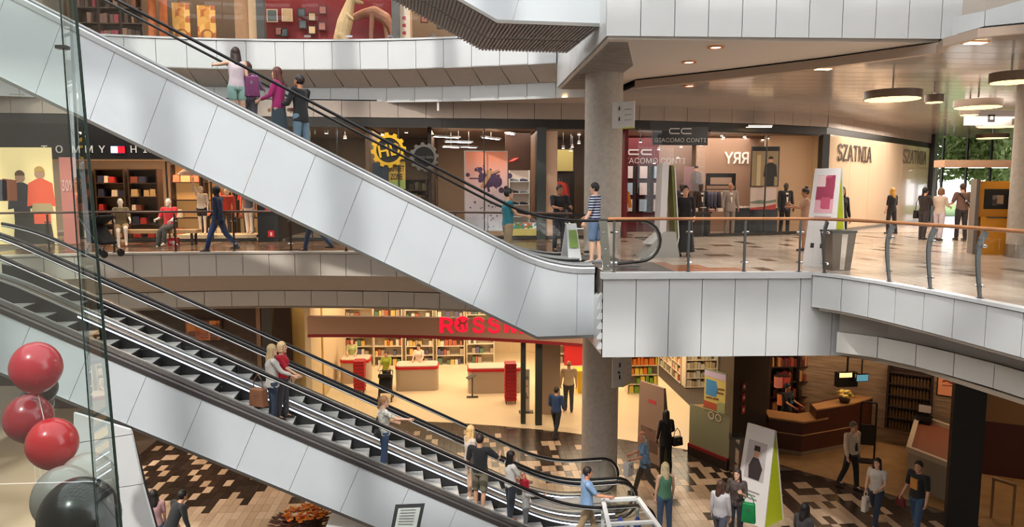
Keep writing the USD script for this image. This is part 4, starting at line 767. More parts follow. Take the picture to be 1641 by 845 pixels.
# --- upper level shop behind its railing
um = M('upper_red', (120, 18, 26), .6)
def upx(px, y): return ony(px, 30, y)[0]
uw = thing('wall_upper', 'back wall of the upper level shops', kind='structure')
obj('panel', MB().box(upx(100, 26.5), 26.5, 6.06, upx(268, 26.5), 26.6, 9.6), M('upper_tan', (128, 108, 88), .7), uw); obj('panel', MB().box(upx(268, 26.5), 26.5, 6.06, upx(376, 26.5), 26.6, 9.6), M('upper_brown', (92, 78, 66), .7), uw)
obj('panel', MB().box(upx(376, 24), 24, 6.06, upx(399, 24), 24.1, 9.6), M('upper_wood', (160, 118, 82), .6, noise=.12), uw); obj('panel', MB().box(upx(399, 24), 23.95, 6.06, upx(412, 24), 24.1, 9.6), M('upper_cream', (220, 182, 140), .6), uw); obj('panel', MB().box(upx(412, 24), 23.9, 6.06, upx(424, 24), 24.2, 9.6), M('upper_grey', (92, 88, 84), .5), uw)
obj('panel', MB().box(upx(424, 25.5), 25.5, 6.06, upx(630, 25.5), 25.6, 9.6), um, uw); obj('panel', MB().box(upx(628, 24), 23.9, 6.06, upx(640, 24), 24.2, 9.6), M('upper_grey', (92, 88, 84)), uw); obj('panel', MB().box(upx(640, 25), 25, 6.06, upx(660, 25), 25.1, 9.6), M('upper_cream', (220, 182, 140)), uw); obj('panel', MB().box(upx(655, 26.5), 26.5, 6.06, upx(1000, 26.5), 26.6, 9.6), M('upper_tan', (128, 108, 88)), uw)
uc = thing('light_box', 'row of pale yellow light panels at the top of the upper shop', 'light panels')
for px0, px1 in ((172, 222), (228, 285), (294, 345)): obj('panel', MB().box(upx(px0, 24.4), 24.3, 8.08, upx(px1, 24.4), 24.4, 8.6), M('panel_yellow', (236, 214, 140), .5, emit=.9), uc)
gold = spots('gold_print', [(206, 140, 52), (226, 172, 90), (176, 96, 40), (214, 156, 74)], (6, 6, 4), .6)
for i, (a, b, z1) in enumerate(((276, 304, 7.62), (316, 345, 7.55))):
    xa, xb = upx(a, 24.6), upx(b, 24.6); t = thing('picture', ['golden picture left in the upper shop window', 'golden picture right of the first one in the upper window'][i], 'picture', ((xa + xb) / 2, 24.6, 6.25)); w = xb - xa
    obj('canvas', MB().box(-w / 2, 0, 0, w / 2, .04, z1 - 6.25), gold, t); obj('easel', MB().bar((0, .1, -.19), (0, .1, .6), .05, .04), dwood, t); flat(t, 'swirl', Point(0, .35).buffer(.2).difference(Point(.02, .38).buffer(.13)), M('print_amber', (150, 84, 36), .6), -.005)
for i, (a, b) in enumerate(((238, 248), (256, 266))):
    xa, xb = upx(a, 24.8), upx(b, 24.8); obj('drape', MB().tube([((xa + xb) / 2, 24.8, 6.1), ((xa + xb) / 2 + .02, 24.82, 7.2), ((xa + xb) / 2, 24.8, 8.6)], [.16, .12, .14], 10), M('drape_orange', (176, 96, 48), .8, noise=.2), '/World', label=['left', 'right'][i] + ' orange drape in the upper shop window', cat='drape')
goods_u = [M(f'upper_goods_{i}', c, .7) for i, c in enumerate([(150, 110, 96), (120, 96, 84), (170, 130, 110), (96, 74, 64), (180, 80, 90)])]
for i, px in enumerate((140, 175, 210)): rack('shelf_unit', ['crowded shelf at the left end of the upper shop', 'crowded shelf in the middle left of the upper shop', 'crowded shelf next to the orange drapes'][i], 'shelf', upx(px, 25.2), 25.2, 6.08, .75, 2.0, .4, 4, M('upper_shelf', (104, 82, 66), .6), goods=goods_u, seed=70 + i, cols=.13)
for i, (px, py) in enumerate(((436, 25), (460, 24), (447, 50), (483, 20), (500, 27), (517, 16), (485, 39), (500, 48), (516, 42), (455, 52), (690, 25), (680, 30), (706, 40))):
    P_ = ony(px, py, 25.35 if px < 640 else 25.9); w, h = (.36, .42) if i < 2 else (.26, .28); t = thing('picture', (['large pale card at the left of', 'large pale card second from the left on', 'upper left small picture on', 'small picture high in the middle of', 'small picture second in the top row of', 'rightmost top picture on', 'lower left small picture on', 'lower middle small picture on', 'lower right small picture on', 'lowest picture beside the pale cards on'][i] + ' the upper red wall') if i < 10 else ORD[i - 10] + ' small card in the upper right shop window', 'picture', P_, 0, 'small framed pictures of the upper shops')
    obj('frame', MB().box(-w / 2, 0, -h / 2, w / 2, .03, h / 2), dwood if i > 1 else M('card_cream', (220, 200, 170), .6), t); obj('print', MB().box(-w / 2 + .03, -.006, -h / 2 + .03, w / 2 - .03, 0, h / 2 - .03), M(['print_teal', 'print_tan', 'print_rose'][i % 3], [(84, 100, 104), (200, 170, 130), (168, 110, 100)][i % 3], .6), t)
t, w, h = poster('tall cream banner with small red signs in the upper window', 0, 0, 10, 10, 0, white, name='hanging_banner', cat='banner') if False else (None, 0, 0)
P_ = ony(648, 56, 24.3); t = thing('banner', 'tall cream banner with red characters at the upper window', 'banner', (P_[0], 24.3, 6.07)); obj('cloth', MB().box(-.19, 0, 0, .19, .02, 2.2), M('banner_cream', (226, 206, 184), .7), t)
for k in range(5): flat(t, 'red_sign', [(-.06, .12 + k * .24), (.06, .1 + k * .24), (.05, .22 + k * .24), (-.05, .2 + k * .24)], M('print_crimson', (190, 60, 70), .6))
def blob(chains, pad=.0, L=.03, it=6):
    """one smooth body from chains of (x, y, z, radius) joints"""
    parts = []
    for ch in chains:
        for a, b in zip(ch[:-1], ch[1:]): parts.append(hull2(a, b))
    m = m3.Manifold.batch_boolean(parts, m3.OpType.Add).refine_to_length(L); q = m.to_mesh(); t = trimesh.Trimesh(q.vert_properties[:, :3], q.tri_verts, process=True); trimesh.smoothing.filter_taubin(t, iterations=it); return t
ICO = trimesh.creation.icosphere(subdivisions=1).vertices; ICO2 = trimesh.creation.icosphere(subdivisions=2).vertices
def hull2(a, b, sp=None): S = ICO if sp is None else sp; return m3.Manifold.hull_points(np.vstack([S * a[3] + a[:3], S * b[3] + b[:3]]))
bone = M('dino_tan', (190, 160, 116), .7, noise=.15); bx_, by_ = upx(552, 24.4), 24.4
t = thing('dinosaur_figure', 'tan upright dinosaur figure with open jaws in the upper window', 'figure', (bx_, by_, 6.1))
obj('body', blob([[(-.3, 0, .1, .12), (-.1, 0, .5, .26), (.0, 0, .9, .26), (.1, 0, 1.25, .2), (.2, 0, 1.55, .15), (.32, 0, 1.78, .15)], [(.3, 0, 1.75, .14), (.62, 0, 1.8, .07)], [(.3, 0, 1.64, .1), (.58, 0, 1.56, .05)], [(-.1, -.12, .5, .16), (.05, -.16, .25, .1), (-.02, -.16, .04, .08)], [(-.1, .12, .5, .16), (.05, .16, .25, .1), (-.02, .16, .04, .08)], [(.1, -.16, 1.15, .07), (.3, -.2, 1.0, .04)], [(-.3, 0, .12, .12), (-.7, 0, .08, .06)]]), bone, t, smooth=True); obj('eye', MB().ball((.38, -.13, 1.84), .03), black, t)
t = thing('dinosaur_figure', 'low crouching dinosaur figure behind the upright one', 'figure', (upx(600, 24.9), 24.9, 6.1))
obj('body', blob([[(-.62, 0, 1.22, .13), (-.35, 0, 1.35, .14), (.0, 0, 1.38, .22), (.35, 0, 1.2, .2), (.55, 0, .9, .1), (.62, 0, .45, .05)], [(-.62, 0, 1.22, .12), (-.85, 0, 1.12, .06)], [(-.05, -.1, 1.3, .1), (-.1, -.12, .7, .07), (-.12, -.12, .05, .06)], [(.35, .1, 1.15, .12), (.4, .12, .6, .08), (.38, .12, .05, .06)]]), M('dino_rose', (168, 120, 96), .7, noise=.2), t, smooth=True)
pg = thing('glass_rail', 'glass front of the upper level shops with silver clamps', 'glass front')
for k in range(9):
    xa, xb = upx(150 + k * 68, 23.2), upx(218 + k * 68, 23.2); ym = AC[1] + math.sqrt(23.1 ** 2 - ((xa + xb) / 2 - AC[0]) ** 2); obj('pane', MB().sheet((xa + .01, ym + .006, 7.5), (xb - .01, ym + .006, 7.5), .012, 2.8), shopglass, pg)
    if k > 3:
        for zz in (6.35, 7.55): obj('clamp', MB().box(xb - .1, ym - .02, zz, xb + .1, ym + .03, zz + .06), chrome, pg)

# lit window pictures at the far left of the fashion shop, and the pink sale sheet
def left_poster(label, px0, py0, px1, py1, mat):
    y = 22.1; A, B = ony(px0, py0, y), ony(px1, py1, y); t = thing('window_picture', label, 'picture', ((A[0] + B[0]) / 2, y, 0)); w = B[0] - A[0]; obj('panel', MB().box(-w / 2, 0, .02, w / 2, .05, A[2]), mat, t); return t, w, A[2]
glow = M('picture_glow', (236, 210, 150), .5, emit=.55)
t, w, h = left_poster('lit window picture of a man in a dark jacket and a blonde woman in orange', -60, 236, 92, 400, glow)
ax = lambda px: ony(px, 300, 22.1)[0] - (ony(-60, 300, 22.1)[0] + ony(92, 300, 22.1)[0]) / 2
print_person(t, ax(34), .55, 1.65, M('print_jacket', (52, 50, 58), .7), skinp, M('print_brownhair', (110, 72, 44), .6)); print_person(t, ax(66), .62, 1.7, M('print_coral', (232, 92, 58), .6, emit=.35), skinp, M('print_blond', (214, 170, 90), .6), -.012)
flat(t, 'printed_skirt', [(ax(66) - .3, .95), (ax(66) + .34, .95), (ax(66) + .28, 1.22), (ax(66) - .24, 1.22)], M('print_khaki', (204, 176, 130), .6), -.02); flat(t, 'printed_legs', [(ax(34) - .3, .02), (ax(66) + .3, .02), (ax(66) + .2, .95), (ax(34) - .2, .95)], M('print_darkolive', (56, 54, 44), .7), -.01)
for k, px in enumerate((-30, 0, 16)): flat(t, 'printed_garment', [(ax(px) - .22, 1.3), (ax(px) + .2, 1.3), (ax(px) + .22, 1.9), (ax(px) - .18, 1.95)], M(['print_oat', 'print_slate', 'print_rust'][k], [(226, 206, 170), (90, 90, 100), (170, 96, 60)][k], .6), -.008)
t, w, h = left_poster('pink sale sheet with a pale number beside the lit window picture', 94, 252, 128, 402, M('sheet_pink', (208, 128, 116), .6, emit=.12))
text3(t, 'lettering', '30%', .3, (0, -.01, h * .62), 0, M('print_paleros', (236, 190, 180), .6), .006, True, width=w * .8)
# ---------------------------------------------------------------- lower hall: drugstore
def low_x(px, R=24.0):                                               # plan point where a sight line meets the lower shop arc
    lo = min(np.arange(-9, 10, .02), key=lambda x: abs(proj((x, AC[1] + math.sqrt(R * R - (x - AC[0]) ** 2), LOW + 3))[0] - px)); return lo, AC[1] + math.sqrt(R * R - (lo - AC[0]) ** 2)
t = thing('shop_sign', 'broad brown sign board with a red lower edge and large red letters', 'sign')
P0, P1 = low_x(495), low_x(968); ar = arc(24.0, P0[0], P1[0], 26); zt, zb = ony(620, 506, 24.2)[2], ony(620, 534, 24.2)[2]
obj('board', strip(ar, zb, zt, -.12, .1), M('sign_brown', (160, 126, 104), .6), t); obj('red_edge', strip(ar, zb - .10, zb, -.14, .12), M('edge_red', (128, 18, 26), .5), t)
lred = M('letter_red', (232, 18, 52), .4, emit=.9)
def on_arc(px, py): x, y = low_x(px); r = ray(px, py); y -= .15; return np.array([*(eye + r * y / r[1])])
for ch, px, w in (('R', 716, .46), ('S', 767, .40), ('S', 792, .40), ('M', 824, .62), ('A', 858, .5), ('N', 888, .48), ('N', 917, .48)):
    X = on_arc(px, 533); a = -math.degrees(math.asin((X[0] - AC[0]) / 24)); text3(t, 'letter', ch, .50, (X[0], X[1], X[2]), a, lred, .05, True, width=w)
X = on_arc(741, 520); tm = trimesh.creation.cylinder(.27, .05, sections=28); v = tm.vertices; obj('letter', (np.stack([v[:, 0], v[:, 2], v[:, 1]], 1) + X, tm.faces), lred, t)
em = M('emblem_rose', (150, 60, 60), .5)
g = LineString([(-.14, -.05), (-.05, .05), (.08, .04), (.14, .12)]).buffer(.03).union(LineString([(-.05, .04), (-.1, .16)]).buffer(.03)).union(LineString([(.06, .02), (.1, -.14)]).buffer(.02)).union(LineString([(-.1, -.02), (-.06, -.16)]).buffer(.02)); tm = trimesh.creation.extrude_polygon(g, .02, engine='earcut'); v = tm.vertices; obj('emblem', (np.stack([v[:, 0], -v[:, 2] - .03, v[:, 1]], 1) + X, tm.faces), em, t)
obj('soffit', strip(arc(24.05, -9, 8, 30), -1.95, -1.56, .0, .2), M('band_black', (34, 31, 29)), '/World', label='black band above the drugstore sign', kind='structure')
obj('wall_low', MB().box(-9, 33.6, LOW, 12, 33.8, -1.6), cream, '/World', label='cream back wall of the drugstore', kind='structure')
obj('wall_low', MB().box(-5.4, 24.6, LOW, -5.2, 33.6, -1.6), cream, '/World', label='cream left wall of the drugstore', kind='structure')
x, y = low_x(470); obj('wall_low', MB().box(low_x(444)[0], 26.4, LOW, low_x(497)[0], 26.5, -1.7), M('wall_yellow', (214, 180, 112), .6), '/World', label='pale yellow wall left of the brown sign', kind='structure')
pillar(low_x(430)[0], low_x(430)[1], .34, .3, LOW, -1.6, 'dark pillar left of the drugstore'); pillar(low_x(415)[0], low_x(415)[1] + .05, .14, .2, LOW, -1.6, 'narrow brown pillar left of the dark one', M('pillar_brown', (110, 80, 58), .6))
obj('wall_low', MB().box(-15, 26.0, LOW, -6.2, 26.2, -1.6), M('wall_darkbrown', (66, 48, 38), .7), '/World', label='dark brown wall at the back left of the lower hall', kind='structure')
P_ = ony(325, 530, 25.8); t = thing('picture', 'glowing orange picture on the dark brown wall of the lower hall', 'picture', P_); obj('panel', MB().box(-.6, 0, -.35, .6, .05, .35), spots('orange_print', [(190, 100, 40), (150, 76, 36), (214, 130, 60), (110, 60, 36)], 4), t); obj('frame', MB().box(-.65, .05, -.4, .65, .09, .4), dwood, t)
for i, (px, r) in enumerate(((839, 0), (863, 0))): x, y = low_x(px, 24.4); pillar(x, y, .16 + .06 * i, .2, LOW, -1.95, ['thin dark green post', 'wider dark green post'][i] + ' of the drugstore entrance', M('post_green', (44, 48, 42), .5))
x0, y0 = low_x(868, 25.5); x1, y1 = low_x(898, 25.5); obj('wall_low', MB().hexa([[x0, y0, LOW], [x1, y1, LOW], [x1, y1 + .1, LOW], [x0, y0 + .1, LOW], [x0, y0, -1.9], [x1, y1, -1.9], [x1, y1 + .1, -1.9], [x0, y0 + .1, -1.9]]), M('panel_taupe', (150, 128, 106), .6), '/World', label='taupe wall panel beside the drugstore entrance', kind='structure')
goods_d = [M(f'drug_{i}', c, .5) for i, c in enumerate([(214, 206, 190), (178, 96, 70), (92, 120, 92), (216, 178, 100), (96, 92, 120), (168, 150, 128)])]
goods_w = [M(f'drug_w{i}', c, .5) for i, c in enumerate([(228, 214, 186), (216, 196, 150), (200, 206, 190), (190, 176, 148)])]
shw = M('shelf_white', (220, 206, 182), .5)
for i, px in enumerate((530, 575, 622, 672, 722, 770, 905)):
    P_ = ony(px, 560, 31.5); rack('shelf_unit', ['tall shelf of packs at the left end of the drugstore', 'tall shelf of packs behind the red trolleys', 'tall shelf of packs behind the stroller', 'tall shelf of packs behind the cashier', 'tall shelf of packs right of the cashier', 'tall shelf of packs above the middle checkout', 'tall shelf of packs behind the man in beige'][i], 'shelf', P_[0], 31.4 + .2 * (i % 2), LOW, 1.25, 2.5 + .1 * (i % 3), .5, 6, shw, goods=goods_d, seed=100 + i, cols=.16)
cg = M('checkout_grey', (176, 158, 136), .5)
def checkout(label, px0, px1, pyb, h=1.0, d=.9):
    A, B = onz(px0, pyb, LOW), onz(px1, pyb, LOW); w = B[0] - A[0]; t = thing('checkout_counter', label, 'counter', ((A[0] + B[0]) / 2, A[1], LOW))
    g = Polygon([(-w / 2, 0), (w / 2, 0), (w / 2, d), (-w / 2, d)]).buffer(-.2).buffer(.2)
    obj('body', MB().poly(g, 0, h - .14), cg, t, smooth=30); obj('red_rim', MB().poly(g.buffer(.02), h - .14, h - .04), red, t, smooth=30); obj('counter_top', MB().poly(g.buffer(-.02), h - .04, h), M('counter_top', (196, 180, 160), .4), t); return t, (A[0] + B[0]) / 2, A[1], w
checkout('grey rounded checkout counter with red rim in front of the cashier', 634, 702, 628); checkout('grey rounded checkout counter with red rim nearest the entrance', 750, 838, 632); checkout('grey rounded checkout counter with red rim at the left by the trolleys', 545, 592, 616)
P_ = onz(757, 637, LOW); t = thing('sign_stand', 'low grey sign stand in front of the middle checkout', 'sign stand', P_); obj('foot', MB().box(-.22, -.12, 0, .22, .12, .02), dsteel, t); obj('pole', MB().tube([(0, 0, .02), (0, 0, .75)], .03, 8), dsteel, t); obj('plate', MB().bar((-.2, 0, .72), (.1, .1, .85), .3, .02), dsteel, t)
def trolley(label, px, py, h): 
    P_ = onz(px, py, LOW); t = thing('basket_trolley', label, 'trolley', P_); obj('stack', MB().box(-.2, -.25, .12, .2, .25, h), M('basket_red', (150, 18, 30), .5), t)
    for k in range(int(h / .14)): obj('rim', MB().box(-.22, -.27, .16 + k * .14, .22, .27, .19 + k * .14), red, t)
    for a in (-.17, .17):
        for b in (-.2, .2): obj('wheel', MB().tube([(a - .015, b, .06), (a + .015, b, .06)], .06, 10), rubber, t); obj('fork', MB().box(a - .01, b - .01, .06, a + .01, b + .01, .13), dsteel, t)
trolley('tall stack of red shopping baskets on wheels by the entrance posts', 818, 645, 1.5); trolley('stack of red shopping baskets at the left checkout', 577, 628, 1.25); trolley('low stack of red shopping baskets beside the taupe panel', 882, 652, 1.1)
P_ = onz(843, 661, LOW); t = thing('security_gate', 'grey shop security gate with printed panel at the entrance', 'security gate', P_); obj('foot', MB().box(-.25, -.15, 0, .25, .15, .03), dsteel, t); obj('panel', MB().box(-.12, -.03, .03, .12, .03, 1.55), M('gate_grey', (170, 156, 140), .4), t); obj('print', MB().box(-.08, -.036, .5, .08, -.03, 1.3), spots('gate_print', [(196, 176, 150), (150, 90, 80), (110, 110, 104)], (8, 8, 5)), t)
P_ = onz(937, 628, LOW); t = thing('bin_box', 'bright yellow box standing in the drugstore', 'box', P_); obj('box', MB().hexa([[-.3, -.25, 0], [.3, -.25, 0], [.3, .25, 0], [-.3, .25, 0], [-.36, -.3, .8], [.36, -.3, .8], [.36, .3, .8], [-.36, .3, .8]]), M('box_bright', (222, 186, 36), .5), t); obj('lid', MB().box(-.38, -.32, .8, .38, .32, .9), M('box_bright', (222, 186, 36)), t); obj('handle', MB().box(-.12, -.34, .6, .12, -.31, .66), inkm, t)
P_ = ony(925, 575, 31.0); t = thing('promotion_stand', 'red promotion stand at the back right of the drugstore', 'display stand', (P_[0], 31, LOW)); obj('body', MB().box(-.55, 0, 0, .55, .5, 2.2), red, t); obj('shelf', MB().box(-.5, -.2, 1.0, .5, 0, 1.05), white, t); obj('goods', MB().box(-.45, -.18, 1.05, .45, -.02, 1.4), spots('promo', [(220, 200, 190), (190, 40, 50), (230, 160, 150)], 9), t)
rack('shelf_unit', 'low shelf of green and orange packs right of the column', 'shelf', onz(1030, 632, LOW)[0], onz(1030, 632, LOW)[1], LOW, 1.2, 1.5, .5, 4, shw, goods=[M('pack_green', (120, 160, 60), .5), M('pack_orange', (222, 120, 40), .5), M('pack_lemon', (226, 200, 80), .5)], seed=5, cols=.2, fill=.95, gh=.75, single=('pack', 'pack', ['green', 'orange', 'yellow'], 'low shelf by the column'))
A = onz(1098, 622, LOW); rack('shelf_unit', 'white end shelf of the drugstore aisle full of pale packs', 'shelf', A[0] + .65, A[1], LOW, 1.3, 2.2, .5, 6, shw, goods=goods_w, seed=8, cols=.14, fill=.97, gh=.7)
for k in range(3): rack('shelf_unit', f'long aisle shelf section {["nearest", "second", "farthest"][k]} along the cream floor', 'shelf', A[0] - .02 - .25 * 0, A[1] + 1.2 + k * 1.25, LOW, 1.22, 2.2, .45, 6, shw, rz=-90, goods=goods_w + goods_d[:3], seed=200 + k, cols=.14, fill=.9, gh=.6)
# glass front with poster and dark wall to the cafe
Aw, Bw = np.array(low_x(1108, 23.6)), np.array(low_x(1172, 22.9)); fr = thing('window_9', 'drugstore glass front with a grey-green lower film and red foot', kind='structure')
def gl_bar(z0, z1, m, n, th=.014, o=0): nrm = np.array([(Bw - Aw)[1], -(Bw - Aw)[0]]); nrm = nrm / np.linalg.norm(nrm) * o; obj(n, MB().bar((*(Aw + nrm), (z0 + z1) / 2), (*(Bw + nrm), (z0 + z1) / 2), th, z1 - z0), m, fr)
obj('pane', MB().sheet((*Aw, (LOW + .3 - 1.95) / 2), (*Bw, (LOW + .3 - 1.95) / 2), .014, -1.95 - LOW - .3), shopglass, fr); gl_bar(LOW + .3, LOW + 1.55, M('film_green', (136, 136, 112), .35), 'film', .006, .012); gl_bar(LOW, LOW + .3, M('foot_dark', (40, 26, 24), .5), 'foot', .12); gl_bar(LOW + .27, LOW + .36, M('edge_red', (128, 18, 26)), 'red_edge', .13)
mid = Aw * .35 + Bw * .65; an = math.degrees(math.atan2(*(Bw - Aw)[::-1])); nn2 = np.array([(Bw - Aw)[1], -(Bw - Aw)[0]]) / np.linalg.norm(Bw - Aw)
t = thing('poster', 'blue and yellow sales poster hung on the drugstore glass', 'poster', (*(mid + nn2 * .06), LOW + 1.62), an); w, h = .78, 1.1
obj('sheet', MB().box(-w / 2, 0, 0, w / 2, .015, h), M('poster_lemon', (206, 190, 110), .5), t); obj('frame_bar', MB().box(-w / 2 - .03, -.01, h, w / 2 + .03, .03, h + .03), M('frame_green2', (120, 130, 96), .5), t); obj('frame_bar', MB().box(-w / 2 - .03, -.01, -.03, w / 2 + .03, .03, 0), M('frame_green2', (120, 130, 96)), t)
flat(t, 'blue_block', [(-.32, .38), (.04, .38), (.12, .6), (.04, .84), (-.32, .84)], M('print_blue', (70, 140, 196), .5)); flat(t, 'red_block', [(-w / 2, 0), (.1, 0), (.1, .2), (-w / 2, .2)], M('print_brick', (176, 84, 60), .5)); flat(t, 'green_block', [(.1, 0), (w / 2, 0), (w / 2, .3), (.1, .24)], M('print_sage', (150, 156, 110), .5)); flat(t, 'lilac_band', [(-w / 2, .92), (w / 2, .92), (w / 2, h), (-w / 2, h)], M('print_lilac', (196, 180, 206), .5))
for k, (x, z) in enumerate(((.2, .5), (.24, .62), (.05, .3), (-.2, .28))): flat(t, 'print_mark', Polygon([(x - .12, z), (x + .12, z + .02), (x + .1, z + .07), (x - .1, z + .05)]), M('print_brown', (120, 80, 50), .5), -.008)
rg = thing('window_sticker', 'pair of pale ring stickers on the glass under the poster', 'sticker', (*(mid + nn2 * .03), LOW + 1.42), an)
for s in (-1, 1): flat(rg, 'ring', Point(s * .13, 0).buffer(.11).difference(Point(s * .13, 0).buffer(.08)), M('ring_pale', (220, 204, 170), .5), 0, .004)
x0, y0 = low_x(1174, 23.0); x1 = onz(1229, 724, LOW); obj('wall_low', MB().hexa([[x0, y0 - .1, LOW], [x1[0] - .1, x1[1] - .1, LOW], [x1[0] + .15, x1[1] + 1.2, LOW], [x0 + .1, y0 + 1.2, LOW], [x0, y0 - .1, -1.6], [x1[0] - .1, x1[1] - .1, -1.6], [x1[0] + .15, x1[1] + 1.2, -1.6], [x0 + .1, y0 + 1.2, -1.6]]), dk, '/World', label='broad dark pier between the drugstore and the cafe', kind='structure')
d_ = (np.array([x1[0] - .1, x1[1] - .1]) - [x0, y0 - .1]); d_ /= np.linalg.norm(d_); an2 = math.degrees(math.atan2(d_[1], d_[0]))
for k, (zz, c) in enumerate(((2.32, (120, 60, 50)), (2.0, (150, 40, 40)), (1.65, (170, 60, 50)))):
    q = np.array([x0, y0 - .1]) + d_ * .55; t = thing('fire_sign', ['upper', 'middle', 'lower'][k] + ' small red sign on the dark pier', 'sign', (q[0] + d_[1] * .02, q[1] - d_[0] * .02, LOW + zz), an2); obj('plate', MB().box(-.11, -.012, -.11, .11, .01, .11), M(f'sign_red{k}', c, .5), t); flat(t, 'symbol', Point(0, 0).buffer(.05), M('sign_pink', (240, 190, 180)), -.012)
# ---------------------------------------------------------------- cafe
cw = usdkit.material(stage, '/World/Looks/cafe_wood', {'t': ('texture_coordinate', {}), 'm': ('mapping', dict(scale=(.8, .8, 9))), 'n': ('noise_texture', dict(scale=1.6, detail=5.0, distortion=.6)), 'r': ('rgb_ramp', {'ramp': [(.3, lin((136, 112, 86))), (.7, lin((182, 154, 122)))]}), 'p': ('principled_bsdf', dict(roughness=.45))}, [('t.object', 'm.vector'), ('m.vector', 'n.vector'), ('n.fac', 'r.fac'), ('r.color', 'p.base_color')], surface='p.BSDF')
Wa, Wb = np.array([9.4, 23.8]), np.array([15.4, 18.9]); Wd = (Wb - Wa) / np.linalg.norm(Wb - Wa); Wn = np.array([Wd[1], -Wd[0]]); wan = math.degrees(math.atan2(Wd[1], Wd[0]))
cwall = thing('wall_cafe', 'wood clad back wall of the cafe', kind='structure')
for k in range(9): obj('plank', MB().bar((*Wa, LOW + .26 + k * .52), (*Wb, LOW + .26 + k * .52), .05, .51), cw, cwall)
def onW(px, py, off=0.0): r = ray(px, py); q = Wa + Wn * off; k = ((q - eye[:2]) @ Wn) / (r[:2] @ Wn); return eye + r * k
P_, Q_ = onW(1420, 684, .1), onW(1490, 684, .1); mid = (P_ + Q_) / 2; w = np.linalg.norm((Q_ - P_)[:2]); ztop = onW(1450, 588, .1)[2]; h = ztop - P_[2]
wr = thing('bottle_rack', 'tall dark wall rack with rows of bottles in the cafe', 'rack', (mid[0], mid[1], P_[2]), wan)
obj('back', MB().box(-w / 2, .02, 0, w / 2, .06, h), dwood, wr)
for s in (-1, 1): obj('side', MB().box(s * w / 2 - .03, -.16, 0, s * w / 2 + .03, .06, h), dwood, wr)
bot = [M(f'bottle_{i}', c, .25) for i, c in enumerate([(96, 72, 44), (120, 92, 50), (70, 60, 36)])]
bproto = None; wa_ = math.radians(wan)
for k in range(6):
    obj('shelf', MB().box(-w / 2, -.16, k * h / 5.6, w / 2, .02, k * h / 5.6 + .03), dwood, wr)
    if k < 5:
        for i in range(12):
            lx, lz = -w / 2 + .1 + i * (w - .2) / 11, k * h / 5.6 + .031; loc = (mid[0] + lx * math.cos(wa_) + .07 * math.sin(wa_), mid[1] + lx * math.sin(wa_) - .07 * math.cos(wa_), P_[2] + lz)
            lab = ORD[i] + ' bottle from the left on the ' + ['lowest', 'second lowest', 'middle', 'second highest', 'topmost'][k] + ' shelf of the wall rack'; grp = 'bottles on rack shelf ' + ['one', 'two', 'three', 'four', 'five'][k]
            if bproto is None:
                bproto = thing('bottle', lab, 'bottle', loc, 0, grp); obj('body', MB().lathe([[0, 0], [.042, 0], [.042, .19], [.016, .25], [.014, .31], [0, .31]], k=8), bot[0], bproto); obj('cap', MB().lathe([[0, .311], [.017, .311], [.017, .335], [0, .335]], k=8), bot[2], bproto)
            else: copy(bproto, 'bottle', loc, 0, lab, grp)
P_ = onW(1530, 618, .06); t = thing('menu_board', 'orange framed menu board on the cafe wall', 'board', P_, wan); obj('panel', MB().box(-.42, 0, -.34, .42, .03, .34), M('menu_orange', (222, 140, 92), .5, emit=.15), t); obj('frame', MB().box(-.46, .03, -.38, .46, .05, .38), dwood, t)
g = LineString([(-.3, .08), (-.2, .12), (-.1, .06), (0, .1), (.12, .06), (.3, .1)]).buffer(.025); flat(t, 'script', g, M('menu_red', (150, 50, 40), .5)); flat(t, 'script', LineString([(-.3, -.04), (.3, .0)]).buffer(.012), M('menu_red', (150, 50, 40)))
cm = M('cafe_counter', (82, 40, 24), .45, noise=.15, ns=3); ctop = M('cafe_top', (176, 128, 78), .35)
C0, C1, C2, C3 = [onz(px, py, LOW)[:2] for px, py in ((1230, 722), (1284, 731), (1362, 716), (1400, 703))]
t = thing('cafe_counter', 'dark brown cafe counter with a pale line and raised right half', 'counter')
back = lambda p, d=.75: p + np.array([.25, 1.0]) / 1.03 * d
cc = lambda pts, z0, z1, m, n: obj(n, MB().poly(Polygon([tuple(p) for p in pts]).buffer(0), LOW + z0, LOW + z1), m, t)
cc([C0, C1, C2, back(C2), back(C1), back(C0)], .12, 1.0, cm, 'body'); cc([C0, C1, C2, back(C2), back(C1), back(C0)], 0, .12, M('plinth_pale', (140, 120, 100), .5), 'plinth')
cc([C0 - [.03, .05], C1 - [0, .05], (C1 + C2) / 2 - [0, .05], back((C1 + C2) / 2), back(C1), back(C0)], 1.0, 1.05, ctop, 'counter_top'); q = C1 * .75 + C2 * .25; cc([q - [0, .02], C2, C3, back(C3), back(q)], 1.0, 1.32, cm, 'raised_front'); cc([q - [0, .05], C2 - [0, .03], C3, back(C3, .5), back(q, .5)], 1.32, 1.36, ctop, 'raised_top'); cc([C2, C3, back(C3), back(C2)], 0, 1.0, cm, 'body')
for a, b in ((C0, C1), (C1, C2)): obj('pale_line', MB().bar((*(a - [0, .012]), LOW + .62), (*(b - [0, .012]), LOW + .62), .02, .03), M('line_pale', (196, 150, 110), .3), t)
P_ = onz(1355, 664, LOW + 1.36); t = thing('flower_bowl', 'bowl of yellow flowers on the raised cafe counter', 'flowers', (back(C2, .2)[0] - .25, back(C2, .2)[1] - .12, LOW + 1.36)); obj('bowl', MB().lathe([[0, 0], [.12, 0], [.17, .12], [0, .1]], k=14), dwood, t)
r_ = random.Random(3)
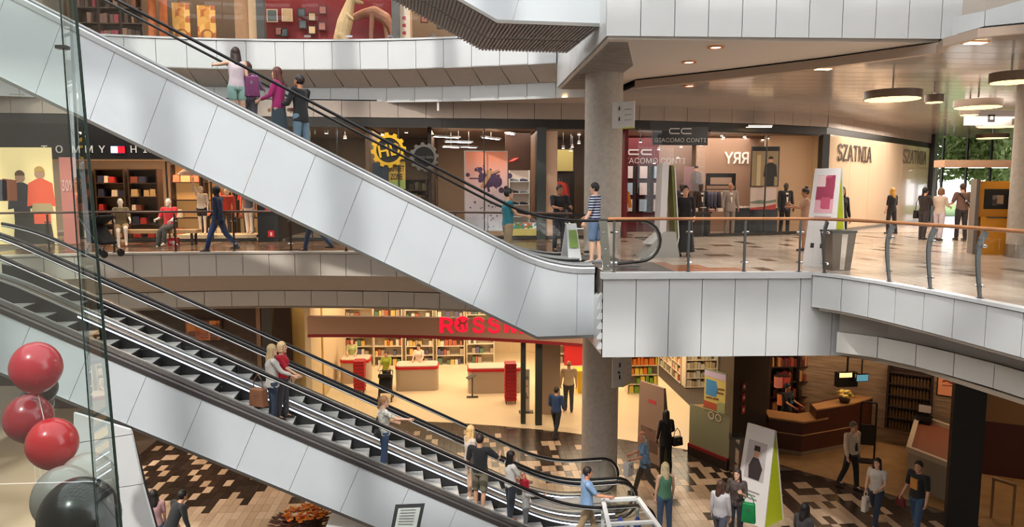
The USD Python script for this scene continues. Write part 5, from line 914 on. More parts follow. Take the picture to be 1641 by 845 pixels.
for i in range(26): a, e = r_.uniform(0, 6.28), r_.uniform(.2, 1.3); obj('flower', MB().ball((.24 * math.cos(a) * math.cos(e), .2 * math.sin(a) * math.cos(e), .18 + .2 * math.sin(e)), r_.uniform(.045, .07), 1, (1, 1, .7)), M(['petal_yellow', 'petal_gold', 'petal_cream', 'petal_leaf'][i % 4], [(236, 196, 50), (222, 160, 40), (240, 220, 150), (110, 120, 50)][i % 4], .6), t)
obj('wall_low', MB().box(8.9, 22.95, LOW, 10.2, 23.1, -1.6), M('cafe_dark', (44, 28, 22), .6), '/World', label='dark wall with shelves behind the cafe counter', kind='structure')
for i, (px, lab) in enumerate(((1256, 'dark back shelf of bottles and boxes at the left of the cafe'), (1300, 'dark back shelf of bottles behind the barista'))): P_ = ony(px, 650, 22.2); rack('shelf_unit', lab, 'shelf', P_[0], 22.25, LOW, .95, 3.6, .4, 7, dwood, goods=[M(f'cafe_goods_{k}', c, .5) for k, c in enumerate([(150, 70, 40), (70, 50, 40), (190, 130, 80), (110, 40, 40)])], seed=40 + i, cols=.1, gh=.6)
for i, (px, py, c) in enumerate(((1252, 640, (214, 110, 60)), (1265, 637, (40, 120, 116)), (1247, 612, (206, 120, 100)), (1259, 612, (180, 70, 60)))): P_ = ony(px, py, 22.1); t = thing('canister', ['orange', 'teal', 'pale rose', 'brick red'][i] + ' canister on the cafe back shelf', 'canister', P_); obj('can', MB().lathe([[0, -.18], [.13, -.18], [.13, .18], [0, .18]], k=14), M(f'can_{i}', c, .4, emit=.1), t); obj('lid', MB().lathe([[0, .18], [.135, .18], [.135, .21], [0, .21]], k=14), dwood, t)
P_ = ony(1360, 608, 21.0); t = thing('monitor', 'black monitor with a bright warm lamp above the cafe counter', 'monitor', P_); obj('case', MB().box(-.35, 0, -.25, .3, .2, .2), black, t); obj('screen', MB().box(-.3, -.01, .06, .1, 0, .2), M('screen_warm', (255, 190, 110), .5, emit=2.5), t); obj('bracket', MB().tube([(0, .1, .2), (0, .1, LOW * -1 - 1.62 - 6.2 + 6.2 + 0 if False else -1.62 - P_[2])], .03, 6), black, t)
P_ = ony(1382, 606, 20.8); t = thing('monitor', 'small blue-green screen beside the black monitor', 'monitor', P_); obj('case', MB().box(-.2, 0, -.12, .2, .08, .12), black, t); obj('screen', MB().box(-.18, -.01, -.1, .18, 0, .1), M('screen_teal', (90, 150, 170), .5, emit=.7), t); obj('bracket', MB().tube([(0, .05, .12), (0, .05, -1.62 - P_[2])], .02, 6), black, t)
# right counter with register
D0, D1, D2 = [onz(px, py, LOW + 1.0)[:2] for px, py in ((1452, 718), (1540, 752), (1545, 690))]; D3 = D0 + (D2 - D1)
t = thing('service_counter', 'pale grey service counter with a framed top beside the dark pillar', 'counter'); gp = M('service_grey', (150, 136, 118), .5)
pg_ = Polygon([tuple(D0), tuple(D1), tuple(D2), tuple(D3)]); obj('body', MB().poly(pg_.buffer(-.05), LOW, LOW + .9), gp, t); obj('top_frame', MB().poly(pg_.difference(pg_.buffer(-.12)), LOW + .9, LOW + 1.04), M('service_top', (180, 160, 136), .4), t); obj('top_panel', MB().poly(pg_.buffer(-.12), LOW + .9, LOW + .93), M('service_well', (120, 70, 48), .4), t)
cx, cy = pg_.centroid.x, pg_.centroid.y
rx_, ry_ = D3 * .8 + D2 * .2 + (D0 - D3) * .12; t = thing('cash_register', 'black cash register with a white screen on the service counter', 'cash register', (rx_, ry_, LOW + 1.04), wan); obj('base', MB().box(-.2, -.18, 0, .2, .18, .1), black, t); obj('stand', MB().box(-.03, .02, .1, .03, .08, .22), black, t); obj('screen', MB().box(-.18, .0, .2, .18, .04, .46), black, t); obj('screen_back', MB().box(-.16, -.005, .22, .16, 0, .44), M('screen_pale', (206, 196, 186), .4), t); obj('keypad', MB().box(-.3, -.1, .02, -.22, .1, .05), dsteel, t)
P_ = onz(1388, 740, LOW); t = thing('menu_stand', 'black standing frame beside the man with the tie', 'sign stand', P_, -20)
for s in (-1, 1): obj('post', MB().tube([(s * .2, 0, 0), (s * .2, 0, 1.75)], .025, 8), black, t)
obj('top_bar', MB().tube([(-.2, 0, 1.75), (.2, 0, 1.75)], .025, 8), black, t); obj('board', MB().box(-.19, -.02, .5, .19, .02, 1.1), dk, t); obj('foot', MB().box(-.3, -.2, 0, .3, .2, .03), black, t)
Q_ = onz(1622, 842, LOW); Q1 = onz(1588, 830, LOW); t = thing('barrier', 'metal queue barrier right of the dark pillar', 'barrier'); brass = M('barrier_metal', (150, 120, 90), .4, .7)
for q in (Q_, Q1): obj('post', MB().tube([q, q + [0, 0, 1.0]], .03, 8), brass, t)
obj('rail', MB().tube([Q1 + [0, 0, .98], Q_ + [0, 0, .98]], .045, 8), brass, t)
obj('wall_low', MB().hexa([[14.3, 18.2, LOW], [20, 15, LOW], [20, 15.2, LOW], [14.3, 18.4, LOW], [14.3, 18.2, LOW + 1.5], [20, 15, LOW + 1.5], [20, 15.2, LOW + 1.5], [14.3, 18.4, LOW + 1.5]]), M('wainscot_red', (74, 28, 24), .5), '/World', label='dark red wainscot at the right end of the lower hall', kind='structure')
obj('wall_low', MB().hexa([[14.3, 18.22, LOW + 1.5], [20, 15.02, LOW + 1.5], [20, 15.2, LOW + 1.5], [14.3, 18.4, LOW + 1.5], [14.3, 18.22, -1.6], [20, 15.02, -1.6], [20, 15.2, -1.6], [14.3, 18.4, -1.6]]), M('wall_ochre', (130, 98, 64), .7), '/World', label='ochre wall above the dark red wainscot', kind='structure')
obj('bulkhead', MB().poly([(8.7, 20.3), (9.9, 18.7), (10.9, 17.6), (11.3, 18.3), (9.5, 20.8)], -2.85, -1.63), M('bulkhead_cafe', (150, 122, 92), .6), '/World', label='brown bulkhead over the cafe entrance', kind='structure')
# ---------------------------------------------------------------- railings
def glass_rail(label, path2, off, posts, z=0.0, rail_m=wood_rail, rh=1.08, curved=(), cat='railing', rr=.032, post_m=M('post_grey', (96, 98, 98), .45, .5)):
    t = thing('glass_railing', label, cat); P = [np.array(p) for p in posts]
    L = LineString([tuple(x) for x in offs(path2, off)]); D = [L.project(Point(*p)) for p in P]; D.sort()
    pts = [np.array(L.interpolate(d).coords[0]) for d in D]
    for i, d in enumerate(D):
        p = pts[i]; q = np.array(L.interpolate(min(d + .05, L.length)).coords[0]) - np.array(L.interpolate(max(d - .05, 0)).coords[0]); q /= max(np.linalg.norm(q), 1e-6); n = np.array([-q[1], q[0]])
        if i in curved:
            mb = MB(); zz = np.linspace(0, rh - .05, 9); of = [0, -.02, -.04, -.06, -.075, -.085, -.08, -.05, .02]; wd = [.05, .055, .06, .065, .07, .075, .085, .1, .12]
            for k in range(8): mb.bar((*(p + n * of[k]), z + zz[k]), (*(p + n * of[k + 1]), z + zz[k + 1] + .003), .03, wd[k])
            obj('post', mb, post_m, t)
        else: obj('post', MB().cbox((*p, z + (rh - .04) / 2), (.035, .06, rh - .04), math.degrees(math.atan2(q[1], q[0]))), post_m, t)
        for zz in (.22, .82):
            for s in (-1, 1):
                c = p + q * s * .07 - n * .02; obj('clamp', MB().tube([(*(p - n * .0 + q * s * .01), z + zz), (*c, z + zz)], .022, 8), chrome, t)
        obj('foot', MB().cbox((*p, z + .015), (.07, .09, .05)), dsteel, t)
    dd = [0] + D + [L.length]
    for a, b in zip(dd[:-1], dd[1:]):
        if b - a < .15: continue
        n = max(2, int((b - a) / .3)); Q = [np.array(L.interpolate(a + .05 + (b - a - .1) * k / n).coords[0]) for k in range(n + 1)]
        
        gm = MB()
        for q0, q1 in zip(Q[:-1], Q[1:]): n_ = np.array([-(q1 - q0)[1], (q1 - q0)[0]]); n_ = n_ / np.linalg.norm(n_) * .055; gm.sheet((*(q0 - n_), z + rh * .5 - .01), (*(q1 - n_), z + rh * .5 - .01), .01, rh - .22)
        obj('glass_panel', gm, glass, t)
    obj('hand_rail', MB().tube([(*np.array(L.interpolate(L.length * k / 60).coords[0]), z + rh) for k in range(61)], rr, 10), rail_m, t, smooth=50)
    return t
rail_path = FR + RIGHT[0:] if False else [(2.85, 13.8), (4.5, 13.75), (6.4, 13.68), (6.9, 13.5)] + RIGHT[1:]
pp = [onz(px, py, 0.0)[:2] for px, py in ((1100, 437), (1190, 437), (1278, 436), (1322, 440), (1402, 455), (1489, 466), (1577, 481))]
glass_rail('glass railing with an orange wooden hand rail along the gallery edge', rail_path, .12, [(2.98, 13.9)] + pp + [(7.9, 7.8), (7.9, 6.4)], curved=(4, 5, 6, 7, 8, 9))
glass_rail('glass railing with a dark rail along the rear corridor, middle level', arc(18.9, -15, 2.6, 40), .15, [tuple(np.array(arc(18.9, -14.5, 2.5, 13)[k])) for k in range(13)], rail_m=M('rail_dark', (92, 62, 46), .4), rh=1.06, post_m=M('post_brown', (74, 60, 50), .4, .5), rr=.028)
# bright newel plate at the escalator landing
t = thing('landing_post', 'tall polished metal post leaning at the corner of the escalator landing', 'post', (2.80, 13.98, 0)); obj('plate', MB().hexa([[-.02, -.05, 0.03], [.13, -.05, 0.03], [.13, 0, 0.03], [-.02, 0, .03], [-.12, -.05, 1.04], [.04, -.05, 1.04], [.04, 0, 1.04], [-.12, 0, 1.04]]), M('mirror_steel', (200, 206, 200), .12, 1.0, bump=.5, bs=9), t); obj('foot', MB().box(-.04, -.08, 0, .16, .03, .03), black, t)
for k in range(3): obj('bolt', MB().ball((.07 - .05 * k, -.055, .15 + .33 * k), .018), chrome, t)
# ---------------------------------------------------------------- signs on the columns
def wing_sign(label, px0, pym, px1, y, z0, z1, bend):
    A, B = ony(px0, pym, y), ony(px1, pym, y); w = B[0] - A[0]; t = thing('column_sign', label, 'sign', (A[0], y, z0)); h = z1 - z0; sw = M('sign_white', (206, 202, 198), .4)
    obj('panel', MB().bar((0, 0, h / 2), (w * .45, -bend * .2, h / 2), .03, h), sw, t); obj('panel', MB().bar((w * .46, -bend * .2, h / 2), (w, -bend, h / 2), .03, h), sw, t)
    obj('edge', MB().bar((w * .46, -bend * .2, 0), (w, -bend, .0), .035, .03), M('edge_lime', (196, 200, 60), .4), t)
    for k in range(2): obj('arrow_mark', MB().box(w * .3, -.04 - bend * .12, h * (.28 + .4 * k), w * .36, -.03 - bend * .12, h * (.42 + .4 * k)), inkm, t)
    for k in range(3): obj('print_line', MB().bar((w * .56, -bend * .38 - .022, h * (.3 + .2 * k)), (w * .86, -bend * .78 - .022, h * (.3 + .2 * k)), .006, .02), M('print_faint', (150, 148, 146), .5), t)
    obj('arm', MB().tube([(w * .3, 0, h * .5), (w * .3 + .0, CY1 - .42 - y, h * .5)], .03, 8), dsteel, t)
wing_sign('folded white direction sign on the column of the middle level', 981, 190, 1012, 17.2, ony(995, 206, 17.2)[2], ony(995, 164, 17.2)[2], .30)
wing_sign('folded white direction sign on the column of the lower hall', 981, 600, 1019, 17.0, ony(990, 622, 17.0)[2], ony(990, 574, 17.0)[2], -.5)
# ---------------------------------------------------------------- boards, bins and kiosks
lime = M('board_lime', (178, 190, 30), .45); bw = M('board_white', (226, 222, 220), .4)
def a_frame(label, x, y, z, rz, w, h, d, prints, sideface=lime, lean=.12):
    """two boards leaning together, printed in front and lime behind"""
    t = thing('advert_stand', label, 'advertising board', (x, y, z), rz); fr_ = lambda s: [[-w / 2, s * d, 0], [w / 2, s * d, 0], [w / 2, s * (d - .035), 0], [-w / 2, s * (d - .035), 0], [-w / 2 * .86, s * .03, h], [w / 2 * .86, s * .03, h], [w / 2 * .86, s * .0, h], [-w / 2 * .86, s * .0, h]]
    obj('front_board', MB().hexa(fr_(-1)), bw, t); obj('rear_board', MB().hexa(fr_(1)), bw, t)
    obj('side_panel', MB().add([[w / 2 * .97, -d + .04, 0], [w / 2 * .97, d - .04, 0], [w / 2 * .84, .0, h - .02], [w / 2 * .95, -d + .04, 0], [w / 2 * .95, d - .04, 0], [w / 2 * .82, .0, h - .02]], [[0, 1, 2], [3, 5, 4], [0, 2, 5], [0, 5, 3], [1, 4, 5], [1, 5, 2]]), sideface, t)
    def on(nm, pts, m, lift=.004):
        V = []; 
        for q in (0, -.004):
            for (u, v) in pts: k = v / h; V.append([u * (1 - .14 * k), -d + (d - .03) * k - lift + (.004 if q == 0 else 0), v])
        n = len(pts); F = [[n, n + i, n + i + 1] for i in range(1, n - 1)] + [[0, i + 1, i] for i in range(1, n - 1)] + [[i, (i + 1) % n, n + (i + 1) % n] for i in range(n)] + [[i, n + (i + 1) % n, n + i] for i in range(n)]
        obj(nm, MB().add(V, F), m, t)
    for p in prints: on(*p)
    return t
pink = spots('pink_print', [(196, 84, 110), (226, 170, 180), (164, 60, 90), (236, 206, 206)], (5, 5, 4))
x, y = onz(1310, 428, 0)[:2]
rect = lambda u0, v0, u1, v1: [(u0, v0), (u1, v0), (u1, v1), (u0, v1)]
a_frame('white advertising board with a pink print and lime green side on the gallery', x + .25, y + .2, 0, -54, .66, 2.1, .32, [('print', rect(-.22, 1.15, .22, 1.95), pink), ('text_band', rect(-.2, .98, .2, 1.08), M('print_greyrose', (190, 160, 170), .5)), ('logo_mark', rect(-.2, .4, -.12, .5), inkm), ('logo_mark', rect(.02, .4, .1, .5), inkm)])
x, y = onz(1192, 850, LOW)[:2]
man = [('picture', rect(-.30, 1.0, .26, 1.9), M('print_palegrey', (186, 178, 178), .5)), ('print_coat', [(-.16, 1.02), (.14, 1.02), (.2, 1.3), (.06, 1.52), (-.1, 1.52), (-.2, 1.3)], M('print_coat', (56, 46, 46), .5), .009), ('print_face', [(-.08, 1.54), (.06, 1.54), (.07, 1.7), (-.01, 1.78), (-.09, 1.7)], skinp, .009), ('print_hair', [(-.1, 1.68), (.08, 1.68), (.07, 1.8), (-.09, 1.8)], hairp, .012), ('text_band', rect(-.3, .7, .2, .74), M('print_faint', (150, 148, 146))), ('text_band', rect(-.3, .62, .1, .66), M('print_faint', (150, 148, 146))), ('text_band', rect(-.3, .54, .15, .58), M('print_faint', (150, 148, 146)))]
a_frame('tall white advertising board with a man printed on it and lime green side', 7.05, 16.05, LOW, -56, .85, 2.25, .42, man)
x, y = onz(1043, 745, LOW)[:2]
t = thing('advert_stand', 'tall grey printed board standing right of the lower column', 'advertising board', (x + .05, y + .2, LOW), -62); obj('board', MB().hexa([[-.55, -.03, 0], [.55, -.03, 0], [.55, .03, 0], [-.55, .03, 0], [-.5, -.03, 2.3], [.5, -.03, 2.3], [.5, .03, 2.3], [-.5, .03, 2.3]]), M('board_taupe', (150, 124, 108), .5), t); obj('lime_back', MB().hexa([[-.53, .035, 0], [.53, .035, 0], [.56, .3, 0], [-.56, .3, 0], [-.48, .035, 2.28], [.48, .035, 2.28], [.48, .06, 2.28], [-.48, .06, 2.28]]), M('board_olive', (112, 116, 50), .5), t); obj('print', MB().box(-.4, -.034, .3, .4, -.03, 1.0), spots('taupe_print', [(120, 92, 78), (160, 130, 112), (96, 76, 66)], 3), t); obj('red_mark', MB().box(-.1, -.036, 1.75, .2, -.03, 1.85), M('print_crimson', (190, 60, 70)), t)
x, y = onz(1058, 411, 0)[:2]
t = thing('advert_stand', 'edge-on white advertising board with a bent foot, left of the woman in black', 'advertising board', (x, y, 0)); hh = ony(1062, 262, y)[2]
def edge_bar(pts, w, th, m, n): 
    mb = MB()
    for a, b in zip(pts[:-1], pts[1:]): mb.hexa([[a[0] - th / 2, -w / 2, a[1]], [b[0] - th / 2, -w / 2, b[1]], [b[0] - th / 2, w / 2, b[1]], [a[0] - th / 2, w / 2, a[1]], [a[0] + th / 2, -w / 2, a[1]], [b[0] + th / 2, -w / 2, b[1]], [b[0] + th / 2, w / 2, b[1]], [a[0] + th / 2, w / 2, a[1]]])
    obj(n, mb, m, t)
edge_bar([(-.32, .32), (-.02, .58), (.02, hh)], .5, .16, bw, 'front_board'); edge_bar([(.28, .28), (.32, .5), (.18, hh - .05)], .5, .05, M('board_olive', (112, 116, 50)), 'rear_board'); edge_bar([(.34, .25), (.38, .5), (.24, hh - .1)], .5, .03, bw, 'rear_cover')
obj('foot', MB().hexa([[-.55, -.3, 0], [.4, -.3, 0], [.4, .3, 0], [-.55, .3, 0], [.0, -.25, .62], [.3, -.25, .62], [.3, .25, .62], [.0, .25, .62]]), M('foot_grey', (176, 172, 166), .5), t)
def bin_(label, x, y, z, h, w0, w1):
    t = thing('litter_bin', label, 'litter bin', (x, y, z)); obj('body', MB().hexa([[-w0, -w0, 0], [w0, -w0, 0], [w0, w0, 0], [-w0, w0, 0], [-w1, -w1, h], [w1, -w1, h], [w1, w1, h], [-w1, w1, h]]), M('bin_steel', (128, 122, 116), .3, .9), t)
    obj('front_strip', MB().hexa([[-w0 * .2, -w0 - .004, .02], [w0 * .3, -w0 - .004, .02], [w0 * .3, -w0, .02], [-w0 * .2, -w0, .02], [-w1 * .2, -w1 - .004, h - .03], [w1 * .3, -w1 - .004, h - .03], [w1 * .3, -w1, h - .03], [-w1 * .2, -w1, h - .03]]), chrome, t); obj('rim', MB().box(-w1 - .01, -w1 - .01, h, w1 + .01, w1 + .01, h + .04), dsteel, t); obj('opening', MB().box(-w1 + .06, -w1 + .06, h + .04, w1 - .06, w1 - .06, h + .045), black, t)
bin_('steel litter bin with tapered body on the gallery behind the railing', 7.72, 14.25, 0, .78, .19, .25); bin_('steel litter bin by the dark pier of the lower hall', *(onz(1172, 748, LOW)[:2] + [0, -.15]), LOW, .95, .2, .22)
t = thing('kiosk', 'yellow information kiosk with a screen left of the right column', 'kiosk', (13.5, 17.35, 0), -22); yk = M('kiosk_yellow', (222, 150, 30), .4)
obj('body', MB().box(-.36, -.25, .0, .42, .3, .95), yk, t); obj('head', MB().box(-.42, -.12, .95, .42, .3, 1.85), yk, t); obj('side_panel', MB().box(-.5, -.2, 0, -.42, .3, 1.9), M('kiosk_grey', (112, 106, 100), .4), t); obj('screen', MB().box(-.3, -.135, 1.15, .3, -.12, 1.65), black, t); obj('screen_picture', MB().box(-.12, -.14, 1.25, .12, -.135, 1.5), spots('screen_print', [(120, 110, 104), (60, 56, 60), (180, 150, 120)], 7), t); obj('keyboard', MB().box(-.25, -.32, .93, .25, -.2, .96), dsteel, t)
# counter and canopy in the far background
t = thing('service_desk', 'white lit desk behind the queue of people', 'desk', (18.9, 25.0, 0)); obj('front', MB().box(-.9, 0, 0, 1.6, .1, 1.05), white, t); obj('top', MB().box(-1, -.1, 1.05, 1.7, .6, 1.1), bw, t); obj('print', MB().box(-.8, -.01, .5, .2, 0, .95), M('desk_rose', (226, 200, 180), .5), t)
for k in range(4): q = thing('paper_stack', ORD[k] + ' small white paper stack from the left on the lit desk', 'papers', (18.2 + k * .32, 25.1, 1.1), 0, 'stacks on the lit desk'); obj('sheets', MB().box(-.11, -.1, 0, .11, .1, .16 + .05 * (k % 2)), white, q)
t = thing('canopy', 'long tan canopy with small lamps above the desk', 'canopy', (19.6, 25.3, 2.42)); obj('board', MB().box(-2.2, -.3, 0, 2.4, .3, .26), M('canopy_tan', (170, 136, 110), .5), t)
for k in range(5): obj('lamp', MB().box(-1.9 + k * .9, -.2, -.02, -1.5 + k * .9, .1, 0), lampc, t)
for s in (-2.1, 2.3): obj('post', MB().tube([(s, .25, -2.42), (s, .25, 0)], .05, 8), dsteel, t)
P_ = ony(1588, 186, 23.2); t = thing('hanging_sign', 'white hanging sign with a small dark square near the right column', 'sign', (P_[0], 23.2, 3.75)); obj('board', MB().box(-.9, 0, 0, .9, .06, .5), M('sign_white', (206, 202, 198)), t); obj('square', MB().box(-.1, -.01, .12, .14, 0, .36), dk, t); obj('arrow', MB().box(-.03, -.015, .2, .07, -.01, .3), bw, t)
for s in (-.8, .8): obj('cable', MB().tube([(s, .03, .5), (s, .03, .57)], .01, 5), steel, t)
# ---------------------------------------------------------------- foreground of the lower hall
t = thing('info_board', 'black framed notice board on a slim stand in front of the lower escalator', 'notice board'); y = 13.75
A, B, C_, D = ony(634, 809, y), ony(681, 807, y), ony(672, 850, y - .2), ony(626, 850, y - .2)
def quad(pts, th, m, n): 
    p = np.array(pts); nr = np.cross(p[1] - p[0], p[3] - p[0]); nr /= np.linalg.norm(nr); obj(n, MB().hexa([*(p - nr * th / 2), *(p + nr * th / 2)]), m, t)
c_ = (A + B + C_ + D) / 4; quad([A, B, C_, D], .04, M('board_frame', (44, 44, 46), .5), 'frame'); sh = [c_ + (p - c_) * np.array([.76, .76, .76]) + [0, -.035, .0] for p in (A, B, C_, D)]; quad(sh, .01, M('sheet_pale', (206, 214, 206), .5), 'sheet')
for k in range(6): p = sh[0] * (1 - (k + .7) / 7) + sh[3] * (k + .7) / 7; q = sh[1] * (1 - (k + .7) / 7) + sh[2] * (k + .7) / 7; obj('text_line', MB().bar(p * .88 + q * .12 + [0, -.012, 0], p * .2 + q * .8 + [0, -.012, 0], .004, .018), M('print_faint', (150, 148, 146)), t)
obj('pole', MB().tube([(c_[0], c_[1] + .05, LOW), (c_[0], c_[1] + .05, c_[2])], .03, 8), dsteel, t); obj('foot', MB().lathe([[0, 0], [.22, 0], [.2, .03], [0, .03]], (c_[0], c_[1] + .05, LOW), 20), dsteel, t)
ct = LOW + 1.0; Q4 = [onz(px, py, ct) for px, py in ((966, 802), (1022, 799), (1072, 868), (982, 872))]
t = thing('display_case', 'white framed glass display case at the foot of the escalators', 'display case'); wf = M('case_white', (222, 224, 224), .4)
for i in range(4):
    a, b = Q4[i], Q4[(i + 1) % 4]; obj('frame_bar', MB().bar(a, b, .09, .07), wf, t); obj('leg', MB().bar(a - [0, 0, .03], [a[0], a[1], LOW], .06, .06), wf, t)
    obj('side_pane', MB().sheet((a * .97 + b * .03) - [0, 0, .5], (a * .03 + b * .97) - [0, 0, .5], .01, .9), glass, t); obj('base_bar', MB().bar([*a[:2], LOW + .06], [*b[:2], LOW + .06], .07, .1), wf, t)
m0, m1 = Q4[0] * .42 + Q4[3] * .58, Q4[1] * .42 + Q4[2] * .58; obj('frame_bar', MB().bar(m0, m1, .08, .06), wf, t); obj('top_pane', MB().poly(Polygon([tuple(q[:2]) for q in Q4]), ct - .02, ct - .01), glass, t); obj('floor_board', MB().poly(Polygon([tuple(q[:2]) for q in Q4]).buffer(-.03), LOW + .3, LOW + .33), M('case_floor', (70, 66, 66), .6), t)
cq = sum(Q4) / 4
for i, (u, v, c, hgt) in enumerate(((-.1, .45, (50, 80, 190), .5), (.12, .3, (190, 196, 200), .4), (-.3, .6, (120, 130, 140), .35), (.1, -.3, (60, 90, 170), .3), (-.2, -.1, (200, 180, 160), .25), (.3, .55, (36, 60, 130), .45))):
    q = thing('exhibit', ['blue', 'silver', 'grey', 'pale blue', 'cream', 'navy'][i] + ' object shown inside the glass display case', 'exhibit', (cq[0] + u, cq[1] + v, LOW + .33)); mm = M(f'exhibit_{i}', c, .4); obj('body', MB().lathe([[0, 0], [.1, 0], [.06, hgt * .4], [.09, hgt * .7], [.03, hgt], [0, hgt]], k=12), mm, q, smooth=40); obj('foot', MB().box(-.12, -.1, -.0, .12, .1, .03), bw, q)
# planter with orange flowers
P_ = onz(482, 833, LOW + .62); t = thing('flower_planter', 'round planter full of orange flowers under the lower escalator', 'planter', (P_[0], P_[1], LOW)); obj('pot', MB().lathe([[0, 0], [.34, 0], [.46, .5], [.42, .5], [.4, .44], [0, .44]], k=24), M('pot_dark', (56, 40, 34), .6), t, smooth=40); obj('soil', MB().lathe([[0, .44], [.4, .44], [.4, .46], [0, .46]], k=20), M('soil', (40, 28, 22), .9), t)
r_ = random.Random(11); L_ = MB()
for i in range(260): a, rr = r_.uniform(0, 6.28), r_.uniform(.2, .62); z = .5 + .25 * (1 - rr / .7); d = np.array([math.cos(a), math.sin(a), .2]); p = np.array([rr * math.cos(a), rr * math.sin(a), z]); s = np.array([-math.sin(a), math.cos(a), 0]) * .04; L_.add([p, p + d * .09 + s, p + d * .2, p + d * .09 - s], [[0, 1, 2, 3]])
obj('leaves', L_, M('leaf_darkred', (74, 34, 28), .6), t, kind='stuff'); fl_ = [M(f'petal_o{i}', c, .6) for i, c in enumerate([(226, 120, 30), (206, 92, 24), (236, 150, 50)])]
for i in range(120):
    a, rr = r_.uniform(0, 6.28), .46 * math.sqrt(r_.random()); p = (rr * math.cos(a) + .1, rr * math.sin(a), .70 + .1 * (1 - rr) + r_.uniform(-.02, .03)); obj('flower', MB().lathe([[0, 0], [.035, .012], [.05, .03], [.02, .03], [0, .02]], p, 7), fl_[i % 3], t)
A = onz(528, 828, LOW + .8); t = thing('cabinet', 'plain white cabinet beside the flower planter', 'cabinet', (A[0] + .8, A[1] - .2, LOW)); obj('body', MB().box(-.75, -.3, .06, .75, .3, .78), wf, t); obj('top', MB().box(-.78, -.33, .78, .78, .33, .82), wf, t); obj('plinth', MB().box(-.7, -.26, 0, .7, .26, .06), dk, t)
for s in (-1, 1): dr = obj('door', MB().box(s * .37 - .35, -.315, .1, s * .37 + .35, -.3, .76), wf, t); obj('handle', MB().box(s * .06 - .01, -.335, .4, s * .06 + .01, -.315, .52), steel, dr)
# ---------------------------------------------------------------- people
S8 = trimesh.creation.icosphere(subdivisions=0).vertices
def ell(c, r):  return ICO2 * np.asarray(r, float) + np.asarray(c, float)
def hullp(*ps): return m3.Manifold.hull_points(np.vstack(ps))
def sph(c, r, S=ICO): return S * r + np.asarray(c, float)
def merge(parts, L=.035, it=7, smooth=True):
    m = m3.Manifold.batch_boolean(parts, m3.OpType.Add)
    if L: m = m.refine_to_length(L)
    q = m.to_mesh(); t = trimesh.Trimesh(q.vert_properties[:, :3], q.tri_verts, process=True)
    if smooth: trimesh.smoothing.filter_taubin(t, iterations=it)
    return t
def tor(t): return m3.Manifold(m3.Mesh(np.asarray(t.vertices, np.float32), np.asarray(t.faces, np.uint32)))
def skin_m(tone): return M('skin_' + tone, dict(light=(226, 178, 150), mid=(206, 154, 124), tan=(176, 124, 94), red=(216, 150, 118), pale=(222, 204, 180), dark=(60, 50, 44))[tone], .55)
def cloth(c, pat=None):
    n = 'cloth_%d_%d_%d' % tuple(c) + (pat or '')
    if n in made: return made[n]
    if pat == 'stripes':
        made[n] = usdkit.material(stage, '/World/Looks/' + n, {'t': ('texture_coordinate', {}), 's': ('separate_xyz', {}), 'm': ('math', dict(math_type='multiply', value2=17.0)), 'f': ('math', dict(math_type='fraction')), 'r': ('rgb_ramp', dict(ramp=[(0, lin(c)), (.62, lin((200, 204, 208)))], interpolate=False)), 'p': ('principled_bsdf', dict(roughness=.85))}, [('t.object', 's.vector'), ('s.z', 'm.value1'), ('m.value', 'f.value1'), ('f.value', 'r.fac'), ('r.color', 'p.base_color')], surface='p.BSDF'); return made[n]
    if pat == 'print': return spots(n, [c, tuple(min(255, int(x * 1.12 + 6)) for x in c), c, tuple(int(x * .84) for x in c)], 16, .85)
    return M(n, c, .88, noise=.10, ns=7, bump=.25, bs=26, sheen=.15)
JEANS, DJEANS, BLK = (70, 92, 124), (44, 56, 78), (26, 25, 27)
